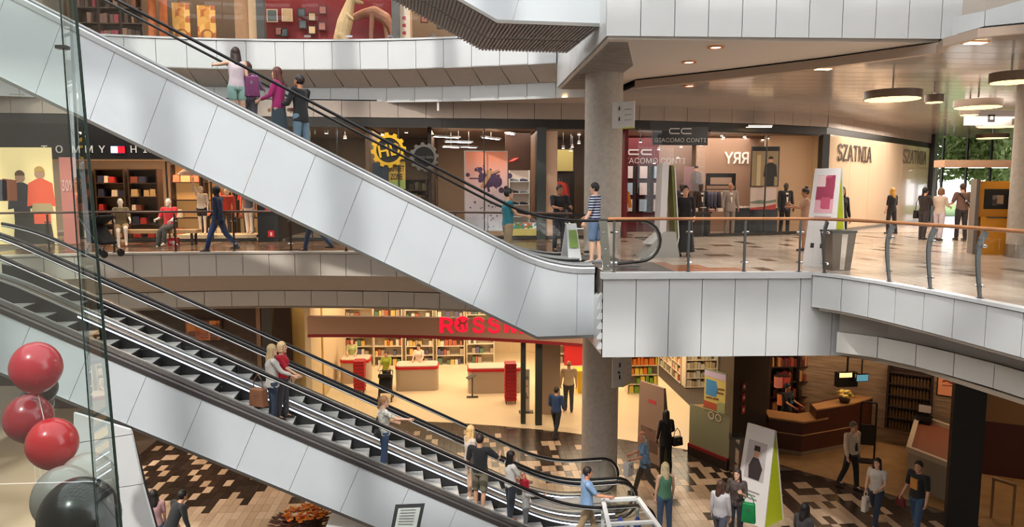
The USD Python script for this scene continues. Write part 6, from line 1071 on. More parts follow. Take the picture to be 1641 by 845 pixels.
def person(label, loc, rz, h=1.72, fem=False, skin='light', hair='short', hc=(60, 44, 34), top=(200, 200, 200), pat=None, sleeve=.45, hem=0.0, low='trousers', lc=JEANS, shoe=(60, 50, 46),
           legs=((4, 4), (-4, 4)), arms=((4, 8, 12, 0), (4, 8, 12, 0)), lean=0, turn=0, nod=0, build=1.0, kind='person', name='person', sit=False, group=None, skirt=None, extra=None, lift=0.0, tank=False):
    k = h / 1.75; w = (.93 if fem else 1.0) * build
    t = thing(name, label, kind, loc, rz, group); sk = skin_m(skin)
    hipz, shz = .93, 1.43
    la = math.radians(lean)
    def up_(p): p = np.asarray(p, float) - [0, 0, hipz]; c, s = math.cos(la), math.sin(la); return np.array([p[0], p[1] * c + p[2] * s, -p[1] * s + p[2] * c + hipz])
    # skeleton
    J = {}
    for i, s in ((0, -1), (1, 1)):
        a, b = math.radians(legs[i][0]), math.radians(legs[i][1]); H = np.array([s * .09, 0, hipz]); K = H + .43 * np.array([s * .02, math.sin(a), -math.cos(a)]); A = K + .42 * np.array([0, math.sin(a - b), -math.cos(a - b)])
        J['h', i], J['k', i], J['a', i] = H, K, A
        sa, so, eb, ei = [math.radians(x) for x in arms[i]]
        S = up_([s * (.175 if fem else .195) * w, -.01, shz]); d1 = np.array([s * math.sin(so), math.sin(sa) * math.cos(so), -math.cos(sa) * math.cos(so)]); E = S + .29 * d1; d2 = np.array([s * (math.sin(so) * .5 - math.sin(ei)), math.sin(sa + eb), -math.cos(sa + eb)]); d2 /= np.linalg.norm(d2); W_ = E + .25 * d2
        J['s', i], J['e', i], J['w', i], J['d', i] = S, E, W_, d2
    low_z = min(J['a', 0][2], J['a', 1][2]) - .085
    T = lambda p: (np.asarray(p, float) - [0, 0, 0 if sit else low_z]) * k
    sh = lambda mesh: trimesh.Trimesh(T(mesh.vertices), mesh.faces, process=False)
    bust = .02 if fem else 0
    pel = ell((0, 0, .95), (.165 * build if fem else .155 * build, .115 * build, .11)); waist = up_([0, 0, 1.12]); chest = up_([0, .01, 1.31]); top_ = up_([0, -.01, 1.42])
    wa = ell(waist, ((.125 if fem else .14) * build, .10 * build, .09)); ch = ell(chest, (.155 * w, (.115 + bust) * build, .13)); cl = ell(top_, (.17 * w, .075, .06))
    torso = lambda g: [hullp(pel * 1 + 0, wa), hullp(wa, ch), hullp(ch, cl)] if g == 0 else [hullp(ell((0, 0, .95), (.165 * build + g, .115 * build + g, .11)), ell(waist, ((.13 if fem else .145) * build + g, .10 * build + g, .09))), hullp(ell(waist, ((.13 if fem else .145) * build + g, .10 * build + g, .09)), ell(chest, (.155 * w + g, (.115 + bust) * build + g, .13))), hullp(ell(chest, (.155 * w + g, (.115 + bust) * build + g, .13)), ell(top_, (.17 * w + g, .075 + g, .055 + g * .4)))]
    nk, hd = up_([0, .0, 1.47]), up_([0, .025, 1.63])
    tr = math.radians(turn); nd = math.radians(nod); cs, sn = math.cos(tr), math.sin(tr)
    def HD(p): p = np.asarray(p, float); q = p.copy(); q = np.stack([q[..., 0], q[..., 1] * math.cos(nd) + q[..., 2] * math.sin(nd), -q[..., 1] * math.sin(nd) + q[..., 2] * math.cos(nd)], -1); return np.stack([q[..., 0] * cs - q[..., 1] * sn, q[..., 0] * sn + q[..., 1] * cs, q[..., 2]], -1) + hd
    skull = HD(ICO2 * [.076, .094, .105] + [0, -.008, .022]); jaw = HD(ICO2 * [.056, .066, .06] + [0, .022, -.06]); chin = HD(ICO * .024 + [0, .066, -.098])
    parts = torso(0) + [hullp(sph(nk - [0, .01, .06], .058), sph(HD(np.zeros(3)) - [0, .02, .06], .054)), hullp(skull, jaw), hullp(jaw, chin)]
    armr = (.043, .034, .024) if fem else (.051, .041, .029)
    for i in (0, 1):
        parts += [hullp(sph(J['h', i], .088 * build), sph(J['k', i], .056)), hullp(sph(J['k', i], .054), sph(J['a', i], .034)), hullp(sph(J['k', i] * .65 + J['a', i] * .35 + [0, -.015, 0], .052), sph(J['a', i], .036), sph(J['k', i], .05)), hullp(sph(J['a', i] + [0, -.03, -.04], .036), sph(J['a', i] + [0, .13, -.06], .026), sph(J['a', i], .034))]
        parts += [hullp(sph(J['s', i], armr[0] * 1.15), sph(J['e', i], armr[1])), hullp(sph(J['e', i], armr[1]), sph(J['w', i], armr[2])), hullp(sph(up_([(-1, 1)[i] * .08, 0, 1.42]), .06), sph(J['s', i], armr[0] * 1.2))]
    body = tor(merge(parts, .04, 6)); hands = []
    for i, s in ((0, -1), (1, 1)):
        d, W_ = J['d', i], J['w', i]; side = np.array([s, 0, 0]) - d * (d[0] * s); side /= np.linalg.norm(side); nrm = np.cross(d, side); nrm *= -np.sign(nrm[1] + 1e-6) if abs(nrm[1]) > .2 else 1
        fwd_ = nrm; pc = W_ + d * .05; hands.append(hullp(sph(W_, armr[2] * .95, S8), sph(W_ + d * .085 + fwd_ * .026, .014, S8), sph(W_ + d * .085 - fwd_ * .026, .013, S8), sph(pc + fwd_ * .02, .015, S8)))
        for f, (o, L) in enumerate(((.028, .036), (.010, .042), (-.009, .039), (-.027, .03))):
            b0 = W_ + d * .085 + fwd_ * o; cdir = d * .93 - side * .35; b1 = b0 + cdir * L; c2 = d * .55 - side * .83; b2 = b1 + c2 * L * .85
            hands += [hullp(sph(b0, .0095, S8), sph(b1, .009, S8)), hullp(sph(b1, .009, S8), sph(b2, .0075, S8))]
        th0 = W_ + d * .025 + fwd_ * .024; th1 = th0 + d * .035 + fwd_ * .032 - side * .012; th2 = th1 + d * .034 + fwd_ * .006 - side * .012; hands += [hullp(sph(th0, .013, S8), sph(th1, .011, S8)), hullp(sph(th1, .011, S8), sph(th2, .008, S8))]
    nose = hullp(HD(ICO * .011 + [0, .098, -.018]), HD(ICO * .008 + [0, .086, .03]), HD(ICO * .014 + [0, .085, -.02])); ears = [hullp(HD(ICO * [.010, .018, .028] + [s * .077, -.012, .0])) for s in (-1, 1)]
    full = m3.Manifold.batch_boolean([body] + hands + [nose] + ears, m3.OpType.Add).to_mesh(); bt = trimesh.Trimesh(full.vert_properties[:, :3], full.tri_verts, process=True)
    obj('body', sh(bt), sk, t, smooth=50)
    if kind == 'person':
        for s in (-1, 1): obj('eye', sh(trimesh.Trimesh(HD(S8 * [.012, .007, .007] + [s * .031, .083, .022]), trimesh.creation.icosphere(subdivisions=0).faces)), M('eye_dark', (36, 28, 26), .3), t); obj('eyebrow', sh(trimesh.Trimesh(HD(S8 * [.017, .006, .004] + [s * .031, .087, .042]), trimesh.creation.icosphere(subdivisions=0).faces)), M('hair_%d_%d_%d' % tuple(hc), hc, .55, noise=.25, ns=30), t)
        obj('mouth', sh(trimesh.Trimesh(HD(S8 * [.022, .007, .006] + [0, .088, -.055]), trimesh.creation.icosphere(subdivisions=0).faces)), M('lip', (170, 92, 84), .5), t)
    # clothing
    def sleeve_parts(g, f):
        o = []
        for i in (0, 1):
            S, E, W_ = J['s', i], J['e', i], J['w', i]
            o.append(hullp(sph(up_([(-1, 1)[i] * .08, 0, 1.415]), .06 + g), sph(S, armr[0] * 1.2 + g)))
            if f <= .55: q = S + (E - S) * (f / .55); o.append(hullp(sph(S, armr[0] * 1.18 + g), sph(q, armr[1] * 1.12 + g)))
            else: q = E + (W_ - E) * min(1.0, (f - .55) / .45) * .96; o += [hullp(sph(S, armr[0] * 1.18 + g), sph(E, armr[1] * 1.05 + g)), hullp(sph(E, armr[1] * 1.05 + g), sph(q, armr[2] * 1.1 + g))]
        return o
    if top is not None:
        g = .016; P_ = torso(g)
        if hem: P_.append(hullp(ell((0, 0, .95), (.168 * build + g, .118 * build + g, .1)), ell((0, 0, .95 - hem), (.175 * build + g, .125 * build + g, .03))))
        if not tank: P_ += sleeve_parts(g * .75, sleeve)
        obj('dress' if skirt == 'dress' else 'top', sh(merge(P_, .04, 6)), cloth(top, pat), t, smooth=60)
    if low in ('trousers', 'shorts', 'capri'):
        g = .014; f = dict(trousers=.95, shorts=-.35, capri=.55)[low]; P_ = [hullp(ell((0, 0, .96), (.166 * build + g, .116 * build + g, .09)), ell((0, 0, .90), (.165 * build + g, .112 * build + g, .06)))]
        for i in (0, 1):
            H, K, A = J['h', i], J['k', i], J['a', i]
            if f < 0: q = H + (K - H) * (.5 if f > -.4 and fem else .86); P_.append(hullp(sph(H, .092 * build + g), sph(q, .074 + g)))
            else: q = K + (A - K) * f; P_ += [hullp(sph(H, .09 * build + g), sph(K, .058 + g)), hullp(sph(K, .058 + g), sph(q + [0, -.004, 0], .046 + g))]
        obj(low, sh(merge(P_, .04, 6)), cloth(lc), t, smooth=60)
    elif low == 'skirt':
        P_ = [hullp(ell((0, 0, .97), (.165 * build, .118, .06)), ell((0, 0, .5), (.23, .19, .02)))]; obj('skirt', sh(merge(P_, .04, 4)), cloth(lc), t, smooth=60)
    elif low == 'long_skirt':
        P_ = [hullp(ell((0, 0, 1.0), (.16 * build, .118, .06)), ell((0, 0, .12), (.27, .22, .02)))]; obj('skirt', sh(merge(P_, .05, 4)), cloth(lc), t, smooth=60)
    if shoe:
        for i in (0, 1):
            A = J['a', i]; P_ = [hullp(sph(A + [0, -.045, -.048], .04), sph(A + [0, .15, -.058], .034)), hullp(sph(A + [0, -.03, -.02], .042), sph(A + [0, .06, -.045], .04))]; m = m3.Manifold.batch_boolean(P_, m3.OpType.Add).trim_by_plane((0, 0, 1), float(A[2] - .085)).to_mesh(); obj('shoe', sh(trimesh.Trimesh(m.vert_properties[:, :3], m.tri_verts)), M('shoe_%d_%d_%d' % tuple(shoe), shoe, .5), t, smooth=50)
    # hair
    hm = M('hair_%d_%d_%d' % tuple(hc), hc, .5, noise=.3, ns=34, bump=.4, bs=90)
    cap = m3.Manifold.hull_points(HD(ICO2 * [.088, .105, .112] + [0, -.018, .034]))
    if hair != 'bald':
        nrm = HD(np.array([0, .80, -.60])) - HD(np.zeros(3)); o_ = float(HD(np.array([0, .052, .045])) @ nrm)
        cap = cap.trim_by_plane((-nrm).tolist(), -o_)
        P_ = [cap]
        if hair in ('long', 'longer'):
            L = .34 if hair == 'long' else .46; P_ += [hullp(HD(ICO2 * [.086, .06, .09] + [0, -.045, .0]), sph(HD(np.array([0, -.075, -.16])), .075), sph(HD(np.array([.03, -.085, -L + .04])), .05), sph(HD(np.array([-.03, -.085, -L + .04])), .05))]
            for s in (-1, 1): P_.append(hullp(sph(HD(np.array([s * .066, .01, .06])), .028), sph(HD(np.array([s * .082, -.0, -.08])), .026), sph(HD(np.array([s * .085, -.02, -.17])), .028)))
        if hair == 'bob':
            P_ += [hullp(HD(ICO2 * [.092, .07, .09] + [0, -.045, .0]), HD(ICO2 * [.09, .055, .03] + [0, -.04, -.085]))]
            for s in (-1, 1): P_.append(hullp(sph(HD(np.array([s * .07, .01, .06])), .03), sph(HD(np.array([s * .085, .005, -.07])), .03)))
        if hair in ('tail', 'bun'):
            if hair == 'bun': P_.append(hullp(sph(HD(np.array([0, -.07, .14])), .05), sph(HD(np.array([0, -.06, .12])), .045)))
            else: P_.append(hullp(sph(HD(np.array([0, -.11, .05])), .035), sph(HD(np.array([0, -.14, -.14])), .03)))
        obj('hair', sh(merge(P_, .03, 4)), hm, t, smooth=60)
    elif kind == 'person': obj('hair', sh(merge([m3.Manifold.hull_points(HD(ICO2 * [.082, .07, .05] + [0, -.035, -.0])).trim_by_plane((0, -1, 0), float(-HD(np.array([0, -.01, 0]))[1]))], .03, 2)), hm, t, smooth=60)
    P_ = dict(T=T, J=J, up=up_, path=t, k=k, k_loc=np.array(loc, float), rz=rz)
    return P_
def world_pt(P_, key, i, off=(0, 0, 0)):
    a = math.radians(P_['rz']); p = P_['T'](P_['J'][key, i] + np.asarray(off, float)) if key != 'up' else P_['T'](P_['up'](off))
    return P_['k_loc'] + [p[0] * math.cos(a) - p[1] * math.sin(a), p[0] * math.sin(a) + p[1] * math.cos(a), p[2]]
def handbag(label, c, rz, col, w=.32, h=.26, d=.12, strap=.3, cat='handbag', name='handbag'):
    t = thing(name, label, cat, c, rz); m = M('bag_%d_%d_%d' % tuple(col), col, .5, noise=.15); Q = m3.Manifold.hull_points(np.vstack([sph((sx_ * (w / 2 - .03) * q, sy_ * (d / 2 - .02), z), .025) for sx_ in (-1, 1) for sy_ in (-1, 1) for z, q in ((-h, 1.0), (-.02, .82))])); obj('bag', Q, m, t, smooth=40)
    obj('strap', MB().tube([(-w * .35, 0, -.01), (-w * .25, 0, strap * .6), (0, 0, strap), (w * .25, 0, strap * .6), (w * .35, 0, -.01)], .011, 6), m, t); obj('clasp', MB().box(-.02, -d / 2 - .012, -h * .4, .02, -d / 2, -h * .25), steel, t); return t
def foot(px, py, z): return onz(px, py, z)
def on_esc(e, u, px, stand=.0):                                      # standing place on an escalator under pixel column px
    s = min(np.arange(-1, 12, .01), key=lambda s: abs(proj(e.P(s, u, float(e.step(s)) + .9))[0] - px)); x0 = s
    z = e.z0 + round((float(e.step(s)) - e.z0) / .2) * .2
    return e.P(s, u, z - .018 + stand)
LEFT, RIGHTW, AWAY, TOWARD = 90 - 5, -90 - 5, 0, 180
R0 = ((0, 3), (0, 3))
W1 = ((22, 8), (-18, 22)); W2 = ((-18, 22), (22, 8))
RA = ((6, 6, 14, 0), (6, 6, 14, 0))
# on the upper escalator
person('girl with long dark hair, pale top and mint shorts, first on the upper escalator', on_esc(E1, .75, 380), 24, 1.66, True, hair='longer', hc=(52, 34, 28), top=(214, 196, 204), tank=True, low='shorts', lc=(150, 186, 176), shoe=(190, 180, 170), legs=((2, 3), (-2, 3)), arms=((86, 34, 10, 0), (0, 8, 14, 0)))
p = person('girl with brown hair behind the first one, lilac jacket, upper escalator', on_esc(E1, .95, 398), 10, 1.62, True, hair='long', hc=(70, 46, 34), top=(150, 130, 170), sleeve=.9, lc=(84, 84, 96), arms=((10, 10, 30, 0), (40, 20, 50, 0)))
c = world_pt(p, 'up', 0, (.1, -.17, 1.42)); handbag('purple backpack worn by the second girl on the upper escalator', c, 10, (112, 38, 92), .3, .38, .16, .05, 'backpack', 'backpack')
person('woman with auburn hair, magenta top and dark skirt on the upper escalator', on_esc(E1, .8, 447), 78, 1.7, True, hair='long', hc=(86, 40, 28), top=(176, 34, 112), sleeve=.9, low='long_skirt', lc=(58, 74, 84), arms=((20, 10, 50, 10), (10, 8, 40, 0)), legs=R0)
p = person('man in a dark jacket and light jeans, last of the group on the upper escalator', on_esc(E1, .75, 482), 62, 1.76, skin='tan', hair='short', hc=(40, 32, 28), top=(34, 34, 38), sleeve=.95, hem=.12, lc=(120, 148, 168), arms=((24, 12, 66, 20), (20, 10, 60, 16)), nod=-18)
c = world_pt(p, 'w', 0, (0, .05, .04)); handbag('black bag held up by the man in the dark jacket', c, 60, (26, 26, 30), .26, .22, .12, .1)
person('woman in a teal top and tan trousers standing low on the upper escalator', on_esc(E1, .8, 814), -75, 1.68, True, skin='mid', hair='bun', hc=(34, 26, 24), top=(24, 104, 118), sleeve=.2, lc=(160, 136, 106), shoe=(190, 180, 170), arms=((2, 8, 14, 0), (30, 8, 50, 10)))
# middle gallery
person('man in a black polo shirt leaning on the escalator rail', (2.55, 18.75, 0), -165, 1.74, skin='tan', hc=(30, 24, 22), top=(34, 32, 34), lc=(60, 60, 70), arms=((34, 10, 50, 20), (34, 10, 50, 20)))
person('man in a blue and white striped shirt and blue shorts, back half turned', foot(949, 421, 0) + [0, -.25, 0], 62, 1.78, skin='light', hc=(36, 28, 26), top=(44, 52, 92), pat='stripes', low='shorts', lc=(92, 116, 148), shoe=(140, 140, 144), arms=((8, 8, 20, 0), (22, 10, 30, 0)), turn=8)
t = thing('folding_sign', 'small white folding sign on the escalator landing', 'floor sign', foot(928, 420, 0) + [-.1, .6, 0], 10)
for s in (-1, 1): obj('leaf', MB().hexa([[-.16, s * .3 - .012, 0], [.16, s * .3 - .012, 0], [.16, s * .3 + .012, 0], [-.16, s * .3 + .012, 0], [-.12, s * .02 - .012, .85], [.12, s * .02 - .012, .85], [.12, s * .02 + .012, .85], [-.12, s * .02 + .012, .85]]), M('case_white', (222, 224, 224)), t)
obj('print', MB().hexa([[-.11, -.245, .3], [.11, -.245, .3], [.11, -.235, .3], [-.11, -.235, .3], [-.09, -.11, .7], [.09, -.11, .7], [.09, -.10, .7], [-.09, -.10, .7]]), M('print_limeg', (130, 160, 80), .5), t)
person('woman all in black standing in front of the tailor shop', foot(1096, 411, 0), 172, 1.72, True, skin='mid', hair='short', hc=(24, 20, 20), top=(24, 22, 24), sleeve=.9, hem=.3, low='long_skirt', lc=(22, 21, 23), shoe=BLK, arms=((8, 10, 40, 10), (6, 10, 20, 0)))
p = person('woman with a bun and beige dress by the pink advertising board', foot(1288, 402, 0), 70, 1.66, True, skin='tan', hair='bun', hc=(40, 30, 26), top=(176, 138, 116), sleeve=.4, low='skirt', lc=(176, 138, 116), skirt='dress', arms=((40, 6, 70, 10), (36, 6, 60, 10)), nod=15)
person('person in black half hidden behind the pink advertising board', foot(1344, 404, 0), 180, 1.70, True, skin='mid', hair='long', hc=(26, 22, 20), top=(28, 26, 28), sleeve=.9, lc=BLK)
person('woman with golden hair and black clothes before the frosted wall', foot(1427, 375, 0), 12, 1.66, True, hair='longer', hc=(196, 146, 62), top=(28, 26, 28), sleeve=.6, lc=(36, 34, 38), legs=((8, 10), (-8, 4)))
p = person('dark haired woman in black at the left of the queue', foot(1478, 384, 0), -70, 1.68, True, skin='mid', hair='tail', hc=(30, 24, 22), top=(48, 40, 38), sleeve=.9, lc=(60, 54, 56), arms=((20, 8, 60, 0), (30, 8, 60, 0)))
handbag('black shoulder bag of the dark haired woman in the queue', world_pt(p, 'up', 0, (-.22, -.02, .98)), 20, (30, 26, 26), .3, .24, .12, .4)
person('woman in a pale top with brown hair in the queue', foot(1503, 386, 0), -60, 1.66, True, skin='light', hair='bob', hc=(120, 84, 54), top=(196, 176, 158), sleeve=.5, lc=(196, 184, 190), arms=((20, 8, 60, 10), (20, 8, 60, 10)))
p = person('man in a brown shirt with a bag strap, seen from behind in the queue', foot(1538, 385, 0), -8, 1.80, skin='mid', hc=(66, 46, 34), top=(112, 84, 72), lc=(52, 46, 48), arms=((18, 10, 60, 10), (10, 12, 30, 0)))
q = thing('shoulder_strap', 'dark bag strap across the back of the man in brown', 'strap', p['k_loc'], -8); a_, b_ = p['T'](p['up']((-.15, -.10, 1.45))), p['T'](p['up']((.17, -.15, 1.0))); m_ = (a_ + b_) / 2 + [0, -.06, .0]; obj('strap', MB().tube([a_, a_ * .5 + m_ * .5 + [0, -.015, .02], m_, b_ * .5 + m_ * .5 + [0, -.01, 0], b_], .02, 6), black, q); obj('buckle', MB().cbox(m_, (.05, .03, .05)), steel, q)
person('person with dark hair behind the white lit desk', (19.3, 25.9, 0), 180, 1.72, skin='mid', hc=(36, 28, 26), top=(130, 100, 84), lc=BLK)
# rear corridor, middle level
person('person in dark blue walking past the fashion shop window', foot(352, 404, 0), 88, 1.76, skin='dark', hc=(28, 24, 24), top=(28, 38, 66), sleeve=.95, lc=(38, 60, 100), legs=((24, 8), (-20, 20)), arms=((-14, 8, 20, 0), (20, 8, 30, 0)), nod=16)
person('person in dark clothes in the corridor right of the fire signs', foot(506, 403, 0), 80, 1.72, skin='mid', hc=(28, 24, 24), top=(40, 40, 46), sleeve=.95, lc=(56, 74, 104), legs=W1)
# mannequins of the fashion shop
mk = dict(kind='mannequin', name='mannequin', skin='pale', hair='bald', shoe=None)
MAN_Z = .22; my = lambda x: sl_y(x) + .62
def manq(label, px, dy, rz, **a): x, y = sx(px, dy); d = dict(mk); d.update(a); z = d.pop('z', MAN_Z); return person(label, (x, y, z), rz, **d)
p = manq('pale mannequin in a cream top and black shorts under an umbrella', 311, .6, 180, h=1.5, fem=True, top=(224, 206, 180), sleeve=.6, low='shorts', lc=(40, 36, 36), arms=((10, 14, 14, 0), (160, 8, 10, 0)))
c = world_pt(p, 'w', 1); q = thing('umbrella', 'pale pink open umbrella above the fashion shop mannequin', 'umbrella', (c[0], c[1], c[2])); cu = MB()
rr = [(0, .42), (.12, .40), (.26, .34), (.38, .25), (.44, .17)]; cu.lathe([(r, z + .02) for r, z in rr] + [(r, z) for r, z in rr[::-1]], k=16); obj('canopy', cu, M('umbrella_pink', (232, 196, 176), .7), q); obj('shaft', MB().tube([(0, 0, -.35), (0, 0, .44)], .012, 6), steel, q)
manq('mannequin in a grey top and white trousers at the right of the fashion window', 388, .6, 176, h=1.5, fem=True, top=(120, 116, 120), sleeve=.3, lc=(232, 214, 196))
manq('mannequin in a coral jacket behind the walking person', 372, 1.6, 185, h=1.78, fem=True, top=(226, 94, 74), sleeve=.9, lc=(70, 60, 60), z=0)
manq('mannequin in red and dark trousers bending near the umbrella mannequin', 338, 1.3, 210, h=1.7, fem=False, top=(190, 60, 50), sleeve=.9, lc=(70, 60, 52), lean=18, z=0)
bn = thing('bench', 'tan padded bench in front of the fashion shop window', 'bench', (sx(266)[0], sx(266)[1] - .95, 0)); obj('seat', MB().box(-1.25, -.22, .36, 1.25, .22, .46), M('bench_tan', (172, 132, 88), .6), bn)
for s in (-1, 1):
    for r2 in (-1, 1): obj('leg', MB().box(s * 1.1 - .03, r2 * .16 - .03, 0, s * 1.1 + .03, r2 * .16 + .03, .36), dwood, bn)
bx, by = sx(266)[0], sx(266)[1] - .95
for i, (dx, c1, c2) in enumerate(((-.95, (110, 92, 60), (150, 116, 70)), (.42, (196, 40, 44), (60, 56, 50)))):
    person(['pale mannequin in khaki shorts sitting on the left of the bench', 'pale mannequin in a red top sitting on the right of the bench'][i], (bx + dx, by + .02, -.33), [205, 170][i], h=1.7, fem=i == 0, top=c1, sleeve=.5, low='shorts' if i == 0 else 'trousers', lc=c2, legs=((80, 70), (66, 50)), arms=((30, 10, 40, 0), (20, 12, 60, 10)), sit=True, **mk)
q = thing('shopping_box', 'small red box at the foot of the bench', 'box', (bx + .55, by - .1, 0)); obj('box', MB().box(-.14, -.1, 0, .14, .1, .22), red, q); obj('label', MB().box(-.08, -.105, .06, .08, -.1, .14), M('label_pale', (230, 180, 170), .5), q)
# tailor mannequins
for i, (px, dy, c1, c2, lab) in enumerate(((1184, .75, (150, 136, 128), (140, 128, 122), 'mannequin in a light grey suit in the tailor window'), (1146, 1.5, (40, 36, 42), (36, 34, 40), 'mannequin in a dark suit left of the light grey one'), (1266, .32, (30, 30, 36), (28, 28, 32), 'mannequin in a black dinner jacket right of the sepia poster'), (1124, 2.2, (34, 32, 36), (30, 28, 32), 'mannequin in a black suit at the back left of the tailor shop'))):
    x, y = sx(px, dy); p = person(lab, (x, y, .0), [176, 190, 182, 170][i], h=1.84, skin='dark' if i else 'tan', hair='bald', kind='mannequin', name='mannequin', top=c1, sleeve=.95, hem=.14, lc=c2, shoe=BLK)
    q = p['T'](p['up']((0, .14, 1.3))); obj('shirt_front', MB().hexa([[-.015, q[1] - .02, q[2] - .2], [.015, q[1] - .02, q[2] - .2], [.02, q[1] + .014, q[2] - .2], [-.02, q[1] + .014, q[2] - .2], [-.05, q[1] - .06, q[2] + .13], [.05, q[1] - .06, q[2] + .13], [.05, q[1] - .02, q[2] + .13], [-.05, q[1] - .02, q[2] + .13]]), M('shirt_white', (232, 214, 200)), p['path'])
x, y = sx(1022, 2.2); garment('jacket', 'orange jacket shown on a stand beside the column', 'jacket', x, y, .8, (214, 132, 40), .46, .8); q = thing('clothes_stand', 'dark clothes stand carrying the orange jacket', 'clothes stand', (x, y + .08, 0)); obj('pole', MB().tube([(0, 0, 0), (0, 0, 1.7)], .02, 6), black, q); obj('foot', MB().lathe([[0, 0], [.2, 0], [.2, .03], [0, .03]], k=14), black, q)
# on the lower escalators
p = person('blonde woman in a grey top and jeans with a brown bag on the lower escalator', on_esc(E2, .62, 436), -62, 1.7, True, hair='longer', hc=(206, 176, 128), top=(190, 184, 178), sleeve=.85, hem=.08, lc=DJEANS, shoe=(120, 76, 52), arms=((4, 14, 20, 0), (34, 10, 30, 0)), turn=-30)
handbag('large brown leather bag on the arm of the blonde woman', world_pt(p, 'w', 1, (.12, -.12, .02)) if False else p['k_loc'] + [-.22, -.24, .86], -30, (122, 78, 52), .4, .34, .16, .3)
person('older blonde woman in red standing behind the blonde woman with the bag', on_esc(E2, 1.05, 452), -95, 1.66, True, hair='bob', hc=(222, 190, 140), top=(190, 26, 48), sleeve=.45, lc=(70, 66, 74), arms=((6, 8, 20, 0), (40, 10, 20, 0)))
p = person('girl in a white print shirt and jeans standing alone on the lower escalator', on_esc(E2, .72, 615), -70, 1.68, True, hair='tail', hc=(170, 124, 84), top=(222, 218, 208), pat='print', sleeve=.35, hem=.04, lc=(60, 84, 118), shoe=(226, 206, 180), arms=((10, 6, 70, 30), (58, 16, 24, 0)), turn=-28)
handbag('small black bag at the waist of the girl in the white print shirt', p['k_loc'] + [-.12, -.16, 1.0], -60, (32, 30, 34), .24, .12, .08, .3)
person('blonde woman in pale clothes beside the man in the black shirt', on_esc(E2, .95, 754), -60, 1.66, True, hair='longer', hc=(226, 184, 122), top=(216, 200, 186), sleeve=.3, low='shorts', lc=(200, 190, 180), shoe=(224, 214, 206))
person('man in a black shirt and khaki shorts, back turned, on the lower escalator', on_esc(E2, .6, 769), -22, 1.78, skin='mid', hc=(48, 36, 30), top=(24, 24, 26), low='shorts', lc=(120, 112, 92), shoe=(70, 52, 44), arms=((2, 14, 20, 0), (30, 40, 62, 30)), build=1.04)
p = person('woman with long black hair in a white shirt and dark jeans near the escalator end', on_esc(E2, .8, 818), -66, 1.68, True, skin='mid', hair='longer', hc=(26, 20, 20), top=(224, 220, 214), sleeve=.4, lc=(40, 48, 62), shoe=(206, 110, 96), arms=((10, 8, 40, 10), (30, 10, 30, 0)), turn=-20)
handbag('red bag held by the woman with long black hair', p['k_loc'] + [.30, -.08, 1.08], -70, (196, 32, 56), .28, .2, .12, .12)
p = person('small child in a white top and grey leggings holding the rail', on_esc(E2, .68, 842), -78, 1.16, True, hair='bob', hc=(132, 72, 48), top=(224, 220, 216), sleeve=.4, lc=(130, 130, 136), shoe=(196, 196, 200), arms=((10, 8, 20, 0), (84, 14, 10, 0)))
person('man in a light blue shirt and tan trousers leaving the lower escalator', E2.P(.0, .42, LOW + .02), -88, 1.76, skin='red', hc=(44, 34, 30), top=(134, 166, 206), sleeve=.42, hem=.08, lc=(176, 148, 112), shoe=(80, 60, 46), legs=((20, 6), (-16, 20)), arms=((-6, 8, 20, 0), (40, 8, 42, 0)), build=1.1)
# lower hall
p = person('person in a dark blue jacket and black trousers walking in front of the drugstore', foot(891, 701, LOW), -30, 1.66, skin='mid', hc=(30, 24, 22), top=(34, 62, 104), sleeve=.9, lc=(28, 28, 34), shoe=BLK, legs=W1, arms=((4, 8, 50, 10), (4, 8, 40, 10)))
person('man in a beige shirt and dark trousers standing inside the drugstore entrance', foot(911, 659, LOW), -6, 1.80, skin='mid', hc=(120, 104, 90), hair='bald', top=(190, 168, 136), lc=(64, 58, 58), shoe=BLK, legs=((6, 2), (-6, 6)), build=1.08)
p = person('elderly bald man in a blue checked shirt carrying a white bag', foot(1033, 795, LOW), 72, 1.74, skin='red', hair='bald', hc=(200, 196, 190), top=(112, 146, 180), pat='print', sleeve=.4, hem=.1, lc=(74, 68, 58), shoe=(70, 56, 46), legs=W2, arms=((10, 8, 60, 10), (20, 8, 40, 0)), lean=6, build=1.05)
handbag('white plastic bag in the hand of the elderly man', world_pt(p, 'w', 0, (0, .08, -.06)), 40, (206, 204, 204), .26, .34, .16, .06, 'plastic bag', 'plastic_bag')
p = person('woman all in black with long dark hair seen as a silhouette', foot(1066, 754, LOW), 8, 1.72, True, skin='dark', hair='longer', hc=(16, 14, 14), top=(16, 14, 15), sleeve=.95, hem=.2, lc=(18, 16, 18), shoe=BLK, arms=((4, 10, 10, 0), (10, 16, 50, 0)))
handbag('black shoulder bag on the arm of the silhouetted woman', p['k_loc'] + [.30, -.05, .98], 20, (18, 16, 18), .34, .22, .14, .25)
person('blonde woman in a green sleeveless top and jeans, seen from behind', foot(1064, 858, LOW), 4, 1.70, True, skin='light', hair='long', hc=(226, 204, 160), top=(86, 132, 104), tank=True, lc=(60, 84, 112), arms=((2, 8, 8, 0), (10, 12, 16, 0)))
person('girl with brown hair in a pale grey cardigan at the lower edge', foot(1152, 885, LOW), -40, 1.64, True, hair='long', hc=(72, 48, 38), top=(190, 186, 188), sleeve=.9, lc=(90, 90, 104), turn=-30, legs=W1)
p = person('girl with long dark hair in a dark print blouse beside the man board', foot(1178, 868, LOW), 150, 1.68, True, skin='light', hair='long', hc=(52, 36, 30), top=(74, 62, 58), pat='print', sleeve=.5, lc=(38, 36, 42), arms=((14, 10, 110, 20), (6, 10, 20, 0)), turn=-10)
handbag('bright green bag of the girl in the dark print blouse', p['k_loc'] + [.20, -.2, .98], -30, (20, 130, 70), .32, .42, .1, .2)
